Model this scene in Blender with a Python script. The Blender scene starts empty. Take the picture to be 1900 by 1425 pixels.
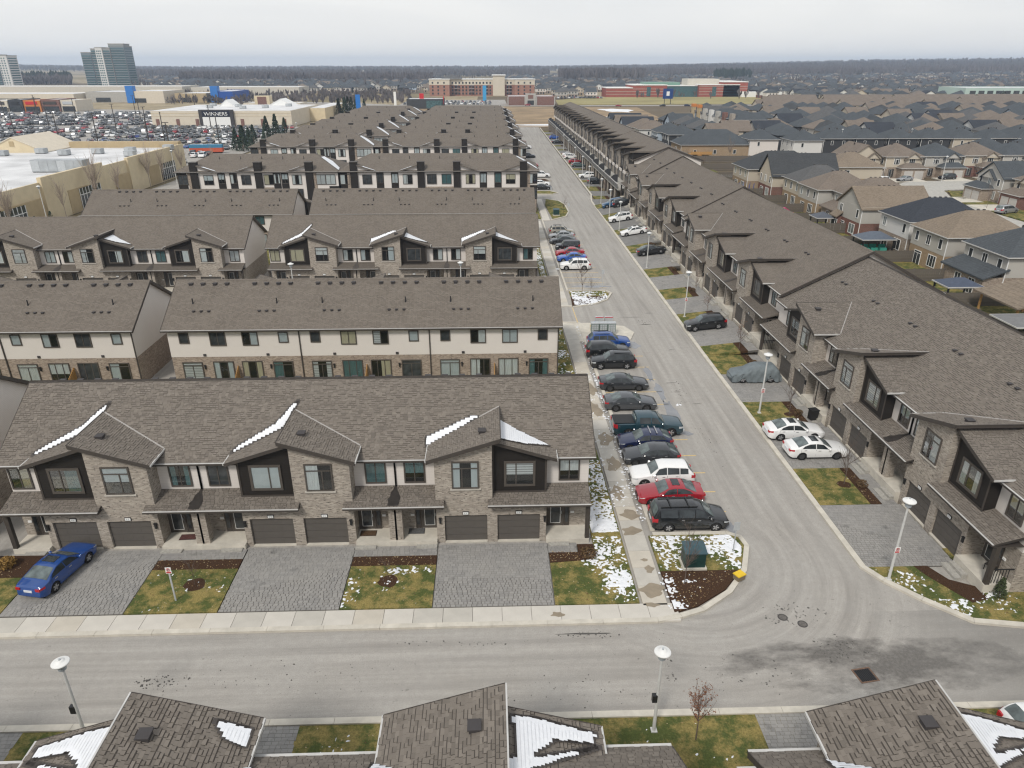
import bpy, math, random
import numpy as np
from math import sin, cos, pi, radians, sqrt, atan2, atan, hypot, floor
from mathutils import Vector, Matrix
R = random.Random(7)
S = bpy.context.scene
C = S.collection

# ------------------------------------------------------------------ camera, sky, sun, exposure
cam_d = bpy.data.cameras.new('camera'); cam = bpy.data.objects.new('camera', cam_d); C.objects.link(cam)
cam_d.sensor_width = 36; cam_d.lens = 36*1319/1900; cam_d.clip_end = 30000; cam_d.clip_start = .5
cam.location = (0, 0, 28); cam.rotation_euler = (radians(90-24.117), 0, radians(-1.7835))
S.camera = cam
SUN_EL, SUN_AZ = radians(46), radians(208)          # azimuth clockwise from +Y
w = bpy.data.worlds.new('World'); S.world = w; w.use_nodes = True
nt = w.node_tree; nt.nodes.clear()
def wn(t, **k):
    n = nt.nodes.new(t)
    for a, b in k.items(): setattr(n, a, b)
    return n
sky = wn('ShaderNodeTexSky', sky_type='NISHITA', sun_disc=False, sun_elevation=SUN_EL, sun_rotation=SUN_AZ)
tc = wn('ShaderNodeTexCoord'); mp = wn('ShaderNodeMapping'); mp.inputs['Scale'].default_value = (1.2, 1.2, 7)
nz = wn('ShaderNodeTexNoise'); nz.inputs['Scale'].default_value = 1.6; nz.inputs['Detail'].default_value = 6; nz.inputs['Distortion'].default_value = .6
mr = wn('ShaderNodeMapRange'); mr.inputs[1].default_value = .36; mr.inputs[2].default_value = .64
cm = wn('ShaderNodeMix', data_type='RGBA'); cm.inputs[6].default_value = (5.25, 5.5, 5.85, 1); cm.inputs[7].default_value = (7.1, 7.1, 7.05, 1)
sx = wn('ShaderNodeSeparateXYZ'); hr = wn('ShaderNodeMapRange'); hr.inputs[1].default_value = 0; hr.inputs[2].default_value = .16
hr.inputs[3].default_value = .85; hr.inputs[4].default_value = 0
hm = wn('ShaderNodeMix', data_type='RGBA'); hm.inputs[7].default_value = (7.75, 7.5, 7.15, 1)
fm = wn('ShaderNodeMix', data_type='RGBA'); fm.inputs[0].default_value = .93
bg = wn('ShaderNodeBackground'); bg.inputs['Strength'].default_value = .082; out = wn('ShaderNodeOutputWorld')
L_ = nt.links.new
L_(tc.outputs['Generated'], mp.inputs[0]); L_(mp.outputs[0], nz.inputs[0]); L_(nz.outputs[0], mr.inputs[0]); L_(mr.outputs[0], cm.inputs[0])
L_(tc.outputs['Generated'], sx.inputs[0]); L_(sx.outputs[2], hr.inputs[0]); L_(hr.outputs[0], hm.inputs[0]); L_(cm.outputs[2], hm.inputs[6])
L_(sky.outputs[0], fm.inputs[6]); L_(hm.outputs[2], fm.inputs[7]); L_(fm.outputs[2], bg.inputs[0]); L_(bg.outputs[0], out.inputs[0])
sd = bpy.data.lights.new('sun', 'SUN'); sd.energy = 1.5; sd.angle = radians(12); sd.color = (1, .95, .88)
so = bpy.data.objects.new('sun', sd); C.objects.link(so); so.location = (-60, -60, 120)
sdir = Vector((sin(SUN_AZ)*cos(SUN_EL), cos(SUN_AZ)*cos(SUN_EL), sin(SUN_EL)))
so.rotation_euler = sdir.to_track_quat('Z', 'Y').to_euler()
vs = S.view_settings; S.display_settings.display_device = 'sRGB'
vs.view_transform = 'Standard'; vs.look = 'None'; vs.exposure = .68; vs.gamma = 1; vs.use_curve_mapping = False
cy = S.cycles; cy.max_bounces = 6; cy.diffuse_bounces = 3; cy.glossy_bounces = 3; cy.transparent_max_bounces = 12; cy.volume_bounces = 1
cy.use_denoising = True; cy.denoiser = 'OPENIMAGEDENOISE'; cy.denoising_input_passes = 'RGB_ALBEDO_NORMAL'; cy.denoising_prefilter = 'ACCURATE'; cy.pixel_filter_type = 'BLACKMAN_HARRIS'; cy.filter_width = 1.25

# the right hand drives climb to the stepped townhouse rows
def RISE(y): return 0 if y < 69.2 else .6 if y < 109.3 else .9 if y < 146.6 else 1.2 if y < 159 else 0
def tilt(o, y):
    r = RISE(y)
    if r: o.matrix_basis = Matrix.Translation((22.8, 0, .1)) @ Matrix.Rotation(-atan(r/5.8), 4, 'Y') @ Matrix.Translation((-22.8, 0, -.1))
    return o
def up(x, y): return RISE(y)*max(0, min(1, (x-22.8)/5.8)) if 22.5 < x < 29 else 0
# ------------------------------------------------------------------ mesh helpers
class MB:
    def __init__(s): s.v = []; s.f = []; s.m = []
    def poly(s, pts, m=0):
        n = len(s.v); s.v += [tuple(p) for p in pts]; s.f.append(tuple(range(n, n+len(pts)))); s.m.append(m)
    def box(s, x0, x1, y0, y1, z0, z1, m=0):
        n = len(s.v)
        s.v += [(x0,y0,z0),(x1,y0,z0),(x1,y1,z0),(x0,y1,z0),(x0,y0,z1),(x1,y0,z1),(x1,y1,z1),(x0,y1,z1)]
        for q in ((0,3,2,1),(4,5,6,7),(0,1,5,4),(1,2,6,5),(2,3,7,6),(3,0,4,7)): s.f.append(tuple(n+i for i in q)); s.m.append(m)
        return s
    def ext(s, pts, d, m=0):
        k = len(pts); n = len(s.v); d = Vector(d)
        s.v += [tuple(p) for p in pts] + [tuple(Vector(p)+d) for p in pts]
        s.f.append(tuple(range(n, n+k))); s.f.append(tuple(range(n+2*k-1, n+k-1, -1))); s.m += [m, m]
        for i in range(k):
            j = (i+1) % k; s.f.append((n+i, n+k+i, n+k+j, n+j)); s.m.append(m)
        return s
    def pz(s, pts, z0, z1, m=0): return s.ext([(x, y, z0) for x, y in pts], (0, 0, z1-z0), m)
    def tube(s, p, q, r, r2=None, n=6, m=0, cap=True):
        p = Vector(p); q = Vector(q); d = (q-p)
        if d.length < 1e-6: return s
        r2 = r if r2 is None else r2
        a = d.orthogonal().normalized(); b = d.normalized().cross(a); k = len(s.v)
        for c, rr in ((p, r), (q, r2)):
            for i in range(n):
                t = 2*pi*i/n; s.v.append(tuple(c + a*(rr*cos(t)) + b*(rr*sin(t))))
        for i in range(n):
            j = (i+1) % n; s.f.append((k+i, k+j, k+n+j, k+n+i)); s.m.append(m)
        if cap:
            s.f.append(tuple(range(k+n-1, k-1, -1))); s.f.append(tuple(range(k+n, k+2*n))); s.m += [m, m]
        return s
    def lathe(s, prof, n=16, c=(0,0,0), axis='z', m=0, ms=None):
        k = len(s.v)
        for r, h in prof:
            for i in range(n):
                t = 2*pi*i/n; a, b = r*cos(t), r*sin(t)
                s.v.append((c[0]+a, c[1]+b, c[2]+h) if axis == 'z' else (c[0]+a, c[1]+h, c[2]+b))
        for j in range(len(prof)-1):
            for i in range(n):
                i2 = (i+1) % n; s.f.append((k+j*n+i, k+j*n+i2, k+(j+1)*n+i2, k+(j+1)*n+i)); s.m.append(ms[j] if ms else m)
        return s
    def mesh(s, name, mats):
        me = bpy.data.meshes.new(name); me.from_pydata(s.v, [], s.f)
        for x in (mats if isinstance(mats, (list, tuple)) else [mats]): me.materials.append(x)
        if any(s.m): me.polygons.foreach_set('material_index', s.m)
        return me
    def build(s, name, mats, parent=None, loc=(0,0,0), rz=0, smooth=False):
        me = s.mesh(name, mats)
        if smooth: me.polygons.foreach_set('use_smooth', [True]*len(me.polygons))
        return inst(name, me, parent, loc, rz)
def inst(name, me, parent=None, loc=(0,0,0), rz=0, mat=None, slot=0):
    o = bpy.data.objects.new(name, me); C.objects.link(o); o.location = loc
    if rz: o.rotation_euler[2] = rz
    if parent: o.parent = parent
    if mat is not None:
        o.material_slots[slot].link = 'OBJECT'; o.material_slots[slot].material = mat
    return o
def thing(name, label, cat, loc=(0,0,0), rz=0, group=None):
    o = bpy.data.objects.new(name, None); C.objects.link(o); o.location = loc; o.rotation_euler[2] = rz
    o.empty_display_size = .3
    return tag(o, label, cat, group)
def tag(o, label, cat, group=None):
    o['label'] = label; o['category'] = cat
    if group: o['group'] = group
    return o
def struct(o): o['kind'] = 'structure'; return o
def stuff(o): o['kind'] = 'stuff'; return o
def dup(root, loc, rz=None, label=None, group=None, scale=None):
    r = root.copy(); C.objects.link(r); r.location = loc
    if rz is not None: r.rotation_euler[2] = rz
    if scale: r.scale = scale
    if label: r['label'] = label
    if group: r['group'] = group
    for ch in root.children:
        c = ch.copy(); C.objects.link(c); c.parent = r
        for g in ch.children:
            d = g.copy(); C.objects.link(d); d.parent = c
    return r

# ------------------------------------------------------------------ materials
class NB:
    def __init__(s, name):
        s.mat = bpy.data.materials.new(name); s.mat.use_nodes = True; s.t = s.mat.node_tree; s.t.nodes.clear()
        s.out = s.n('ShaderNodeOutputMaterial')
    def n(s, t, **k):
        x = s.t.nodes.new(t)
        for a, b in k.items(): setattr(x, a, b)
        return x
    def l(s, a, b): s.t.links.new(a, b)
    def set(s, inp, v):
        if hasattr(v, 'is_output') or isinstance(v, bpy.types.NodeSocket): s.l(v, inp)
        else: inp.default_value = v if not (isinstance(v, tuple) and len(v) == 3 and len(inp.default_value) == 4) else (*v, 1)
    def coord(s, k='Object'): return s.n('ShaderNodeTexCoord').outputs[k]
    def math(s, op, a, b=0.0, c=None):
        x = s.n('ShaderNodeMath', operation=op); s.set(x.inputs[0], a); s.set(x.inputs[1], b)
        if c is not None: s.set(x.inputs[2], c)
        return x.outputs[0]
    def xyz(s, v):
        x = s.n('ShaderNodeSeparateXYZ'); s.l(v, x.inputs[0]); return x.outputs
    def vec(s, x, y, z=0.0):
        c = s.n('ShaderNodeCombineXYZ')
        for i, v in enumerate((x, y, z)): s.set(c.inputs[i], v)
        return c.outputs[0]
    def noise(s, v, scale, detail=4, rough=.55, dist=0):
        x = s.n('ShaderNodeTexNoise'); s.l(v, x.inputs['Vector']); x.inputs['Scale'].default_value = scale
        x.inputs['Detail'].default_value = detail; x.inputs['Roughness'].default_value = rough; x.inputs['Distortion'].default_value = dist
        return x.outputs[0]
    def mr(s, v, a, b, c=0.0, d=1.0):
        x = s.n('ShaderNodeMapRange'); s.set(x.inputs[0], v)
        for i, q in enumerate((a, b, c, d)): s.set(x.inputs[i+1], q)
        return x.outputs[0]
    def mix(s, f, a, b, mode='MIX'):
        x = s.n('ShaderNodeMix', data_type='RGBA', blend_type=mode); s.set(x.inputs[0], f); s.set(x.inputs[6], a); s.set(x.inputs[7], b); return x.outputs[2]
    def brick(s, v, c1, c2, cm, w, h, mort=.01, off=.5, bias=0):
        x = s.n('ShaderNodeTexBrick', offset=off); s.l(v, x.inputs['Vector'])
        for k, q in (('Color1', c1), ('Color2', c2), ('Mortar', cm)): s.set(x.inputs[k], q)
        x.inputs['Scale'].default_value = 1; x.inputs['Mortar Size'].default_value = mort; x.inputs['Brick Width'].default_value = w
        x.inputs['Row Height'].default_value = h; x.inputs['Bias'].default_value = bias; x.inputs['Mortar Smooth'].default_value = .2
        return x.outputs
    def bump(s, h, strength=.4, dist=.02):
        x = s.n('ShaderNodeBump'); s.l(h, x.inputs['Height']); x.inputs['Strength'].default_value = strength; x.inputs['Distance'].default_value = dist
        return x.outputs[0]
    def fin(s, col, rough=.8, spec=.3, metal=0, nrm=None, coat=0, emit=None, es=0):
        p = s.n('ShaderNodeBsdfPrincipled'); s.set(p.inputs['Base Color'], col); s.set(p.inputs['Roughness'], rough)
        p.inputs['Specular IOR Level'].default_value = spec; p.inputs['Metallic'].default_value = metal; p.inputs['Coat Weight'].default_value = coat
        p.inputs['Coat Roughness'].default_value = .04
        if nrm is not None: s.l(nrm, p.inputs['Normal'])
        s.l(p.outputs[0], s.out.inputs[0]); return s.mat
def mul(c, k): return tuple(min(1, x*k) for x in c)
def flat(name, col, rough=.7, var=.12, sc=2.5, bump=0, bs=60, spec=.3, metal=0, coat=0):
    b = NB(name); v = b.coord(); n = b.noise(v, sc, 5, .6)
    c = b.mix(b.mr(n, .3, .7), mul(col, 1-var), mul(col, 1+var))
    nr = b.bump(b.noise(v, bs, 3), bump) if bump else None
    return b.fin(c, rough, spec, metal, nr, coat)
def brickmat(name, c1, c2, c3, mortar, w=.26, h=.085):
    b = NB(name); x, y, z = b.xyz(b.coord()); v = b.vec(b.math('ADD', x, y), z)
    o = b.brick(v, c1, c2, mortar, w, h, .011)
    n = b.noise(b.vec(b.math('MULTIPLY', b.math('ADD', x, y), 4.0), b.math('MULTIPLY', z, 12.0)), 1, 2)
    c = b.mix(b.mr(n, .54, .68), o[0], b.mix(b.mr(o[1], 0, 1), c3, mortar))
    c = b.mix(b.mr(b.noise(b.coord(), .9, 4), .3, .7, 0, .35), c, mul(c2, .8))
    return b.fin(c, .88, .2, 0, b.bump(b.math('SUBTRACT', 1.0, o[1]), .5, .015))
def shingle(name, axis, kz, c1, c2, dark, w=.42):
    b = NB(name); x, y, z = b.xyz(b.coord()); u = x if axis == 'x' else y
    v = b.vec(u, b.math('MULTIPLY', z, kz)); o = b.brick(v, c1, c2, dark, w, .145, .012, .37)
    v2 = b.vec(b.math('ADD', u, 3.3), b.math('MULTIPLY', z, kz)); o2 = b.brick(v2, (0,0,0), (1,1,1), (0,0,0), .2, .145, .0, .5)
    dk = b.math('GREATER_THAN', b.xyz(o2[0])[0], .66)
    c = b.mix(b.math('MULTIPLY', dk, .38), o[0], dark)
    c = b.mix(b.mr(b.noise(b.coord(), .5, 4), .3, .75, 0, .3), c, mul(c1, 1.15))
    return b.fin(c, .92, .15, 0, b.bump(b.math('MULTIPLY', b.math('ADD', b.math('SUBTRACT', 1.0, o[1]), dk), .5), .5, .02))
RC1, RC2, RCD = (.178, .155, .131), (.151, .131, .11), (.092, .078, .066)
m_roofx = shingle('shingle_main', 'x', 1.95, RC1, RC2, RCD)
m_roofr = shingle('shingle_right', 'x', 2.1, RC1, RC2, RCD)
m_roofd = shingle('shingle_dormer', 'y', 3.3, RC1, RC2, RCD)
m_roofp = shingle('shingle_porch', 'x', 3.4, mul(RC1, .8), mul(RC2, .8), RCD)
def shgeo(name, per):
    b = NB(name); 
    r = b.n('ShaderNodeNewGeometry').outputs['Random Per Island'] if per else b.n('ShaderNodeObjectInfo').outputs['Random']
    ramp = b.n('ShaderNodeValToRGB'); b.l(r, ramp.inputs[0]); e = ramp.color_ramp.elements
    e[0].position = 0; e[0].color = (.134, .116, .098, 1); e[1].position = 1; e[1].color = (.208, .182, .154, 1)
    for p, c in ((.14, (.139, .121, .102, 1)), (.2, (.158, .137, .116, 1)), (.75, (.178, .155, .131, 1))):
        q = ramp.color_ramp.elements.new(p); q.color = c
    n = b.noise(b.coord('Object'), 60, 2); c = b.mix(b.mr(n, .3, .7, 0, .3), ramp.outputs[0], (.22, .2, .18, 1))
    return b.fin(c, .93, .12, 0, b.bump(n, .3, .01))
m_shg = shgeo('shingle_tabs', True); m_shp = shgeo('shingle_tab', False)
m_under = flat('roof_felt', (.045, .039, .034), .95); m_damproof = flat('wet_shingle', (.07, .061, .055), .65, .2)
m_brick = brickmat('grey_brick', (.5, .445, .375), (.29, .25, .21), (.075, .064, .055), (.36, .33, .29))
m_brick2 = brickmat('brown_brick', (.45, .37, .295), (.27, .21, .165), (.085, .066, .054), (.38, .335, .285), .3, .1)
def sidingmat(name, col, h=.115):
    b = NB(name); x, y, z = b.xyz(b.coord()); fr = b.math('FRACT', b.math('DIVIDE', z, h))
    edge = b.math('LESS_THAN', fr, .13)
    c = b.mix(b.math('MULTIPLY', edge, .28), col, mul(col, .45)); c = b.mix(b.mr(b.noise(b.coord(), .8, 3), .3, .7, 0, .25), c, mul(col, .86))
    return b.fin(c, .6, .3, 0, b.bump(fr, .35, .02))
m_side = sidingmat('pale_siding', (.7, .655, .61)); m_dside = sidingmat('dark_siding', (.021, .018, .016), .18)
m_gside = sidingmat('grey_siding', (.46, .44, .40)); m_bside = sidingmat('beige_siding', (.52, .46, .37)); m_wside = sidingmat('white_siding', (.66, .65, .62))
m_kside = sidingmat('charcoal_siding', (.05, .052, .056)); m_blside = sidingmat('blue_siding', (.11, .16, .22)); m_lbside = sidingmat('pale_blue_siding', (.42, .49, .56))
m_trim = flat('brown_trim', (.062, .053, .046), .55, .1); m_frame = flat('window_frame_brown', (.085, .074, .064), .5, .08)
m_gut = flat('gutter_aluminium', (.5, .49, .47), .4, .1, spec=.5); m_white = flat('white_paint', (.76, .76, .74), .5, .05)
m_gdoor = flat('garage_door_brown', (.105, .095, .085), .6, .1, 1.2); m_conc = flat('concrete', (.54, .505, .435), .85, .14, 1.3, .2, 90)
m_conc2 = flat('concrete_grey', (.4, .385, .35), .88, .16, 1.1, .2, 90); m_stone = flat('step_stone', (.36, .345, .31), .85, .2, 6, .3)
m_sill = flat('sill_stone', (.46, .43, .38), .8); m_black = flat('black_metal', (.02, .02, .021), .45, .1, spec=.4); m_vent = flat('vent_brown', (.055, .05, .05), .6)
m_rubber = flat('rubber', (.018, .018, .018), .85); m_alloy = flat('alloy', (.42, .42, .43), .35, .1, metal=.6); m_galv = flat('galvanised', (.46, .48, .49), .5, .1, 5, metal=.2)
m_red = flat('red_paint', (.5, .02, .025), .4); m_blue = flat('blue_paint', (.02, .08, .33), .4); m_yel = flat('yellow_paint', (.72, .48, .03), .5)
m_lineY = flat('line_yellow', (.6, .44, .2), .8, .25, 6); m_cream = flat('cream_stucco', (.62, .525, .36), .9, .07, .6, .1); m_cream2 = flat('pale_stucco', (.6, .54, .44), .9, .06, .6)
m_tan = flat('tan_stucco', (.42, .33, .2), .9, .08, .6); m_roofw = flat('white_membrane', (.62, .62, .62), .7, .22, .12, .1)
m_green = flat('transformer_green', (.018, .05, .045), .45, .15); m_teal = flat('teal_tarp', (.05, .3, .24), .6); m_wood = flat('cedar', (.42, .24, .09), .75, .2, 4)
m_fence = flat('weathered_fence', (.135, .118, .1), .9, .3, 3); m_bark = flat('bark', (.13, .1, .085), .9, .3, 8); m_twig = flat('dry_leaves', (.2, .09, .05), .9, .3, 5)
m_conif = flat('conifer', (.035, .055, .035), .85, .4, 1.5); m_shrub = flat('brown_shrub', (.11, .07, .035), .9, .4, 5); m_shrubg = flat('green_shrub', (.05, .065, .03), .9, .4, 5)
m_steel = flat('steel_box', (.38, .4, .41), .5, .15, .5, metal=.2); m_orange = flat('orange_panel', (.55, .2, .05), .6)
m_drk = flat('dark_interior', (.012, .012, .013), .7)
def curtainmat(name, col, stripe=0):
    b = NB(name); x, y, z = b.xyz(b.coord())
    if stripe:
        f = b.math('FRACT', b.math('DIVIDE', z, stripe)); c = b.mix(b.math('LESS_THAN', f, .35), col, mul(col, .45))
    else: c = b.mix(b.mr(b.noise(b.vec(b.math('MULTIPLY', x, 14.0), z, y), 1, 2), .3, .7, 0, .6), col, mul(col, .6))
    return b.fin(c, .9, .1)
FILL = {'curtain': curtainmat('curtain_white', (.8, .83, .82)), 'cream': curtainmat('curtain_cream', (.68, .62, .45)), 'blind': curtainmat('blind_zebra', (.7, .72, .72), .17),
        'shade': flat('shade_pale', (.58, .63, .64), .8, .05), 'bluec': curtainmat('curtain_blue', (.06, .09, .33)), 'teal': curtainmat('curtain_teal', (.13, .24, .25)), 'room': m_drk}
def glassmat():
    b = NB('window_glass'); t = b.n('ShaderNodeBsdfTransparent'); t.inputs[0].default_value = (.975, .99, .99, 1); g = b.n('ShaderNodeBsdfGlossy'); g.inputs['Roughness'].default_value = .03
    f = b.n('ShaderNodeFresnel'); f.inputs[0].default_value = 1.5; m = b.n('ShaderNodeMixShader')
    b.l(b.math('ADD', b.math('MULTIPLY', f.outputs[0], .6), .01), m.inputs[0]); b.l(t.outputs[0], m.inputs[1]); b.l(g.outputs[0], m.inputs[2]); b.l(m.outputs[0], b.out.inputs[0])
    return b.mat
m_glass = glassmat()
def dglass(name, col, nz=.05):
    b = NB(name); v = b.coord(); return b.fin(b.mix(b.mr(b.noise(v, 1.5, 3), .35, .65), mul(col, .6), mul(col, 1.4)), .06, .55, 0, b.bump(b.noise(v, 1.3, 1), .08, .05))
m_dg = dglass('dark_glass', (.04, .045, .048)); m_dg2 = dglass('pale_glass', (.3, .36, .37)); m_dg3 = dglass('teal_glass', (.06, .12, .13)); m_cg = dglass('car_glass', (.028, .033, .035)); m_cw = dglass('windscreen_glass', (.11, .135, .135))  # windscreen glass paler than side glass: sky reflection put into its base colour
# ------------------------------------------------------------------ windows, doors
_wc = {}
LAY = {'1': [(0,1,0,1)], '2': [(0,.5,0,1),(.5,1,0,1)], '12': [(0,.36,0,1),(.36,1,0,1)], '21': [(0,.64,0,1),(.64,1,0,1)],
       'T': [(0,1,.77,1),(0,.36,0,.77),(.36,1,0,.77)], 'U': [(0,1,.77,1),(0,.64,0,.77),(.64,1,0,.77)], '3': [(0,.3,0,1),(.3,.7,0,1),(.7,1,0,1)], 'P': [(0,1,.86,1),(0,.5,0,.86),(.5,1,0,.86)]}
SPAN = {'sides': [(0,.28,0,1),(.74,1,0,1)], 'left': [(0,.48,0,1)], 'right': [(.52,1,0,1)], 'top': [(0,1,.45,1)], 'full': [(0,1,0,1)]}
def win(par, x, y, z, w, h, kind='2', fill='dark', span='full', rz=0, fm=None, trim=.09, name='window', pane=None):
    """window whose bottom centre stands at x,y,z and faces local -y"""
    k = ('f', round(w,2), round(h,2), kind, fill == 'dark', trim, fm)
    if k not in _wc:
        b = MB(); d = .075; hw = w/2; mw = .032
        b.box(-hw-trim, -hw, -d, 0, -trim, h+trim); b.box(hw, hw+trim, -d, 0, -trim, h+trim)
        b.box(-hw, hw, -d, 0, -trim, 0); b.box(-hw, hw, -d, 0, h, h+trim)
        for a0, a1, b0, b1 in LAY[kind]:
            if a1 < 1: b.box(-hw+a1*w-mw, -hw+a1*w+mw, -d+.012, 0, b0*h, b1*h)
            if b0 > 0: b.box(-hw+a0*w, -hw+a1*w, -d+.008, 0, b0*h-mw, b0*h+mw)
        b.poly([(-hw,-.004,0),(hw,-.004,0),(hw,-.004,h),(-hw,-.004,h)], 1)
        ps = []
        for a0, a1, b0, b1 in LAY[kind]:
            p = MB(); p.box(-hw+a0*w+.01, -hw+a1*w-.01, -.04, -.034, b0*h+.01, b1*h-.01); ps.append(p.mesh('pane', m_glass if fill != 'dark' else m_dg))
        _wc[k] = (b.mesh('window', [fm or m_frame, m_drk]), ps)
    fr, ps = _wc[k]
    o = inst(name, fr, par, (x, y, z), rz)
    for p in ps: inst('pane', p, o, mat=pane) if pane else inst('pane', p, o)
    if fill != 'dark':
        kc = ('c', round(w,2), round(h,2), fill, span)
        if kc not in _wc:
            c = MB(); hw = w/2
            for a0, a1, b0, b1 in SPAN[span]:
                n = max(2, int((a1-a0)*w/.07)); xs = [-hw+w*(a0+(a1-a0)*i/n) for i in range(n+1)]
                for i in range(n):
                    ya, yb = (-.012, -.024) if i % 2 else (-.024, -.012)
                    if fill in ('blind', 'shade'): ya = yb = -.016
                    c.poly([(xs[i],ya,b0*h),(xs[i+1],yb,b0*h),(xs[i+1],yb,b1*h),(xs[i],ya,b1*h)])
            _wc[kc] = c.mesh('curtain', FILL[fill])
        inst('blind' if fill in ('blind', 'shade') else 'curtain', _wc[kc], o)
    return o
FR = ['dark', 'curtain', 'curtain', 'shade', 'blind', 'teal', 'cream', 'curtain', 'shade', 'dark']
def rfill(): return R.choice(FR), R.choice(['full', 'full', 'sides', 'left', 'right', 'top'])
_g = {}
def garage(par, x, y, w=2.7, h=2.03, rz=0, m=None):
    k = (w, h, m)
    if k not in _g:
        b = MB(); b.box(-w/2, w/2, 0, .05, 0, h); ps = []
        n = 4
        p = MB(); hh = h/n; p.box(-w/2+.02, w/2-.02, -.025, 0, .012, hh-.012)
        for i in range(4):
            a = -w/2+.1+i*(w-.2)/4; p.box(a+.05, a+(w-.2)/4-.05, -.032, -.025, .1, hh-.1)
        _g[k] = (b.mesh('garage_door', m or m_gdoor), p.mesh('door_panel', m or m_gdoor), n, hh)
    me, p, n, hh = _g[k]
    o = inst('garage_door', me, par, (x, y, 0), rz)
    for i in range(n): inst('door_panel', p, o, (0, 0, i*hh))
    return o
def door(par, x, y, z, side):
    if 'd' not in _g:
        b = MB(); b.box(-.47, .47, -.05, 0, 0, 2.1); b.box(-.55,-.47,-.07,0,0,2.18); b.box(.47,.55,-.07,0,0,2.18); b.box(-.47,.47,-.07,0,2.1,2.18)
        g = MB(); g.box(-.3, .3, -.062, -.05, .25, 1.95); h = MB(); h.box(.36,.4,-.1,-.05,.95,1.15); sl = MB(); sl.box(-.17,.17,-.06,0,0,2.15); sg = MB(); sg.box(-.1,.1,-.07,-.06,.3,2.0)
        fr = MB()
        for q in ((-.33,-.3,.22,1.98),(.3,.33,.22,1.98)): fr.box(q[0],q[1],-.066,-.05,q[2],q[3])
        fr.box(-.3,.3,-.066,-.05,.22,.25); fr.box(-.3,.3,-.066,-.05,1.95,1.98)
        _g['d'] = (b.mesh('front_door', m_frame), g.mesh('door_glass', m_dg), h.mesh('handle', m_galv), sl.mesh('sidelight', m_trim), sg.mesh('pane', m_dg), fr.mesh('glass_trim', m_white))
    a = _g['d']; o = inst('front_door', a[0], par, (x, y, z)); inst('door_glass', a[1], o); inst('handle', a[2], o); inst('glass_trim', a[5], o)
    s = inst('sidelight', a[3], par, (x+side*.74, y, z)); inst('pane', a[4], s)
def lamp_box(par, x, y, z, rz=0):
    if 'l' not in _g:
        b = MB(); b.box(-.06,.06,-.13,0,0,.34); b.box(-.09,.09,-.16,0,.34,.38); b.box(-.03,.03,-.04,0,-.08,0); _g['l'] = b.mesh('wall_lamp', m_black)
    inst('wall_lamp', _g['l'], par, (x, y, z), rz)
def gutter(par, x0, x1, y, z, m=0):
    b = MB(); b.box(x0, x1, y-.13, y, z-.13, z-.015, 0); b.box(x0, x1, y-.13, y-.02, z-.012, z+.012, 1); return b.build('gutter', [m_trim, m_gut], par)
def snow(par, pts, up=(0,0,1), th=.028, jag=.045, name='snow_patch', wet=True):
    """lying snow: one thin ragged-ended layer per shingle course, so the melting edge follows the courses, over a wet margin"""
    P = [Vector(p) for p in pts]; N = Vector((0,0,0))
    for i in range(len(P)): N += (P[i]-P[0]).cross(P[(i+1) % len(P)]-P[0])
    N.normalize(); N = -N if N.z < 0 else N; U = N.cross(Vector((0,0,1))); U = U.normalized() if U.length > .01 else Vector((1,0,0)); Sv = N.cross(U)
    if Sv.z < 0: Sv = -Sv
    Q = [((p-P[0]).dot(U), (p-P[0]).dot(Sv)) for p in P]; b = MB(); wb = MB(); e = .145; s = min(q[1] for q in Q)-R.uniform(0, .1); smax = max(q[1] for q in Q); j1 = j2 = 0
    while s < smax:
        sm = s+e/2; xs = []
        for i in range(len(Q)):
            (u0, s0), (u1, s1) = Q[i], Q[(i+1) % len(Q)]
            if (s0-sm)*(s1-sm) < 0: xs.append(u0+(u1-u0)*(sm-s0)/(s1-s0))
        xs.sort()
        for a, c in zip(xs[::2], xs[1::2]):
            if wet: g = .1; wb.poly([tuple(P[0]+U*u+Sv*v+N*.034) for u, v in ((a-g,s-.08),(c+g,s-.08),(c+g,s+e+.08),(a-g,s+e+.08))])
            a += R.uniform(-jag, jag); c += R.uniform(-jag, jag)
            if c-a < .08: continue
            k = max(1, int((c-a)/.22)); t0 = th*.3
            for q in range(k):
                u0, u1 = a+(c-a)*q/k, a+(c-a)*(q+1)/k; h0 = th if q else t0; h1 = th if q < k-1 else t0; dr = R.uniform(-.03, -.005); n = len(b.v)
                for u, v, h in ((u0,s+dr,t0),(u1,s+dr,t0),(u0,s+.05,h0),(u1,s+.05,h1),(u0,s+e+.01,h0*.92),(u1,s+e+.01,h1*.92)): b.v.append(tuple(P[0]+U*u+Sv*v+N*(h+.03)))
                b.f += [(n,n+1,n+3,n+2),(n+2,n+3,n+5,n+4)]; b.m += [0, 0]
        s += e
    if wet: stuff(wb.build('wet_margin', m_damproof, par))
    return stuff(b.build(name, m_snow, par))
def snowmat():
    b = NB('snow'); v = b.coord(); n = b.noise(v, 6, 4); 
    p = b.fin(b.mix(n, (.66, .68, .72), (.82, .83, .84)), .7, .3, 0, b.bump(n, .4, .04)); return p
m_snow = snowmat()
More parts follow.
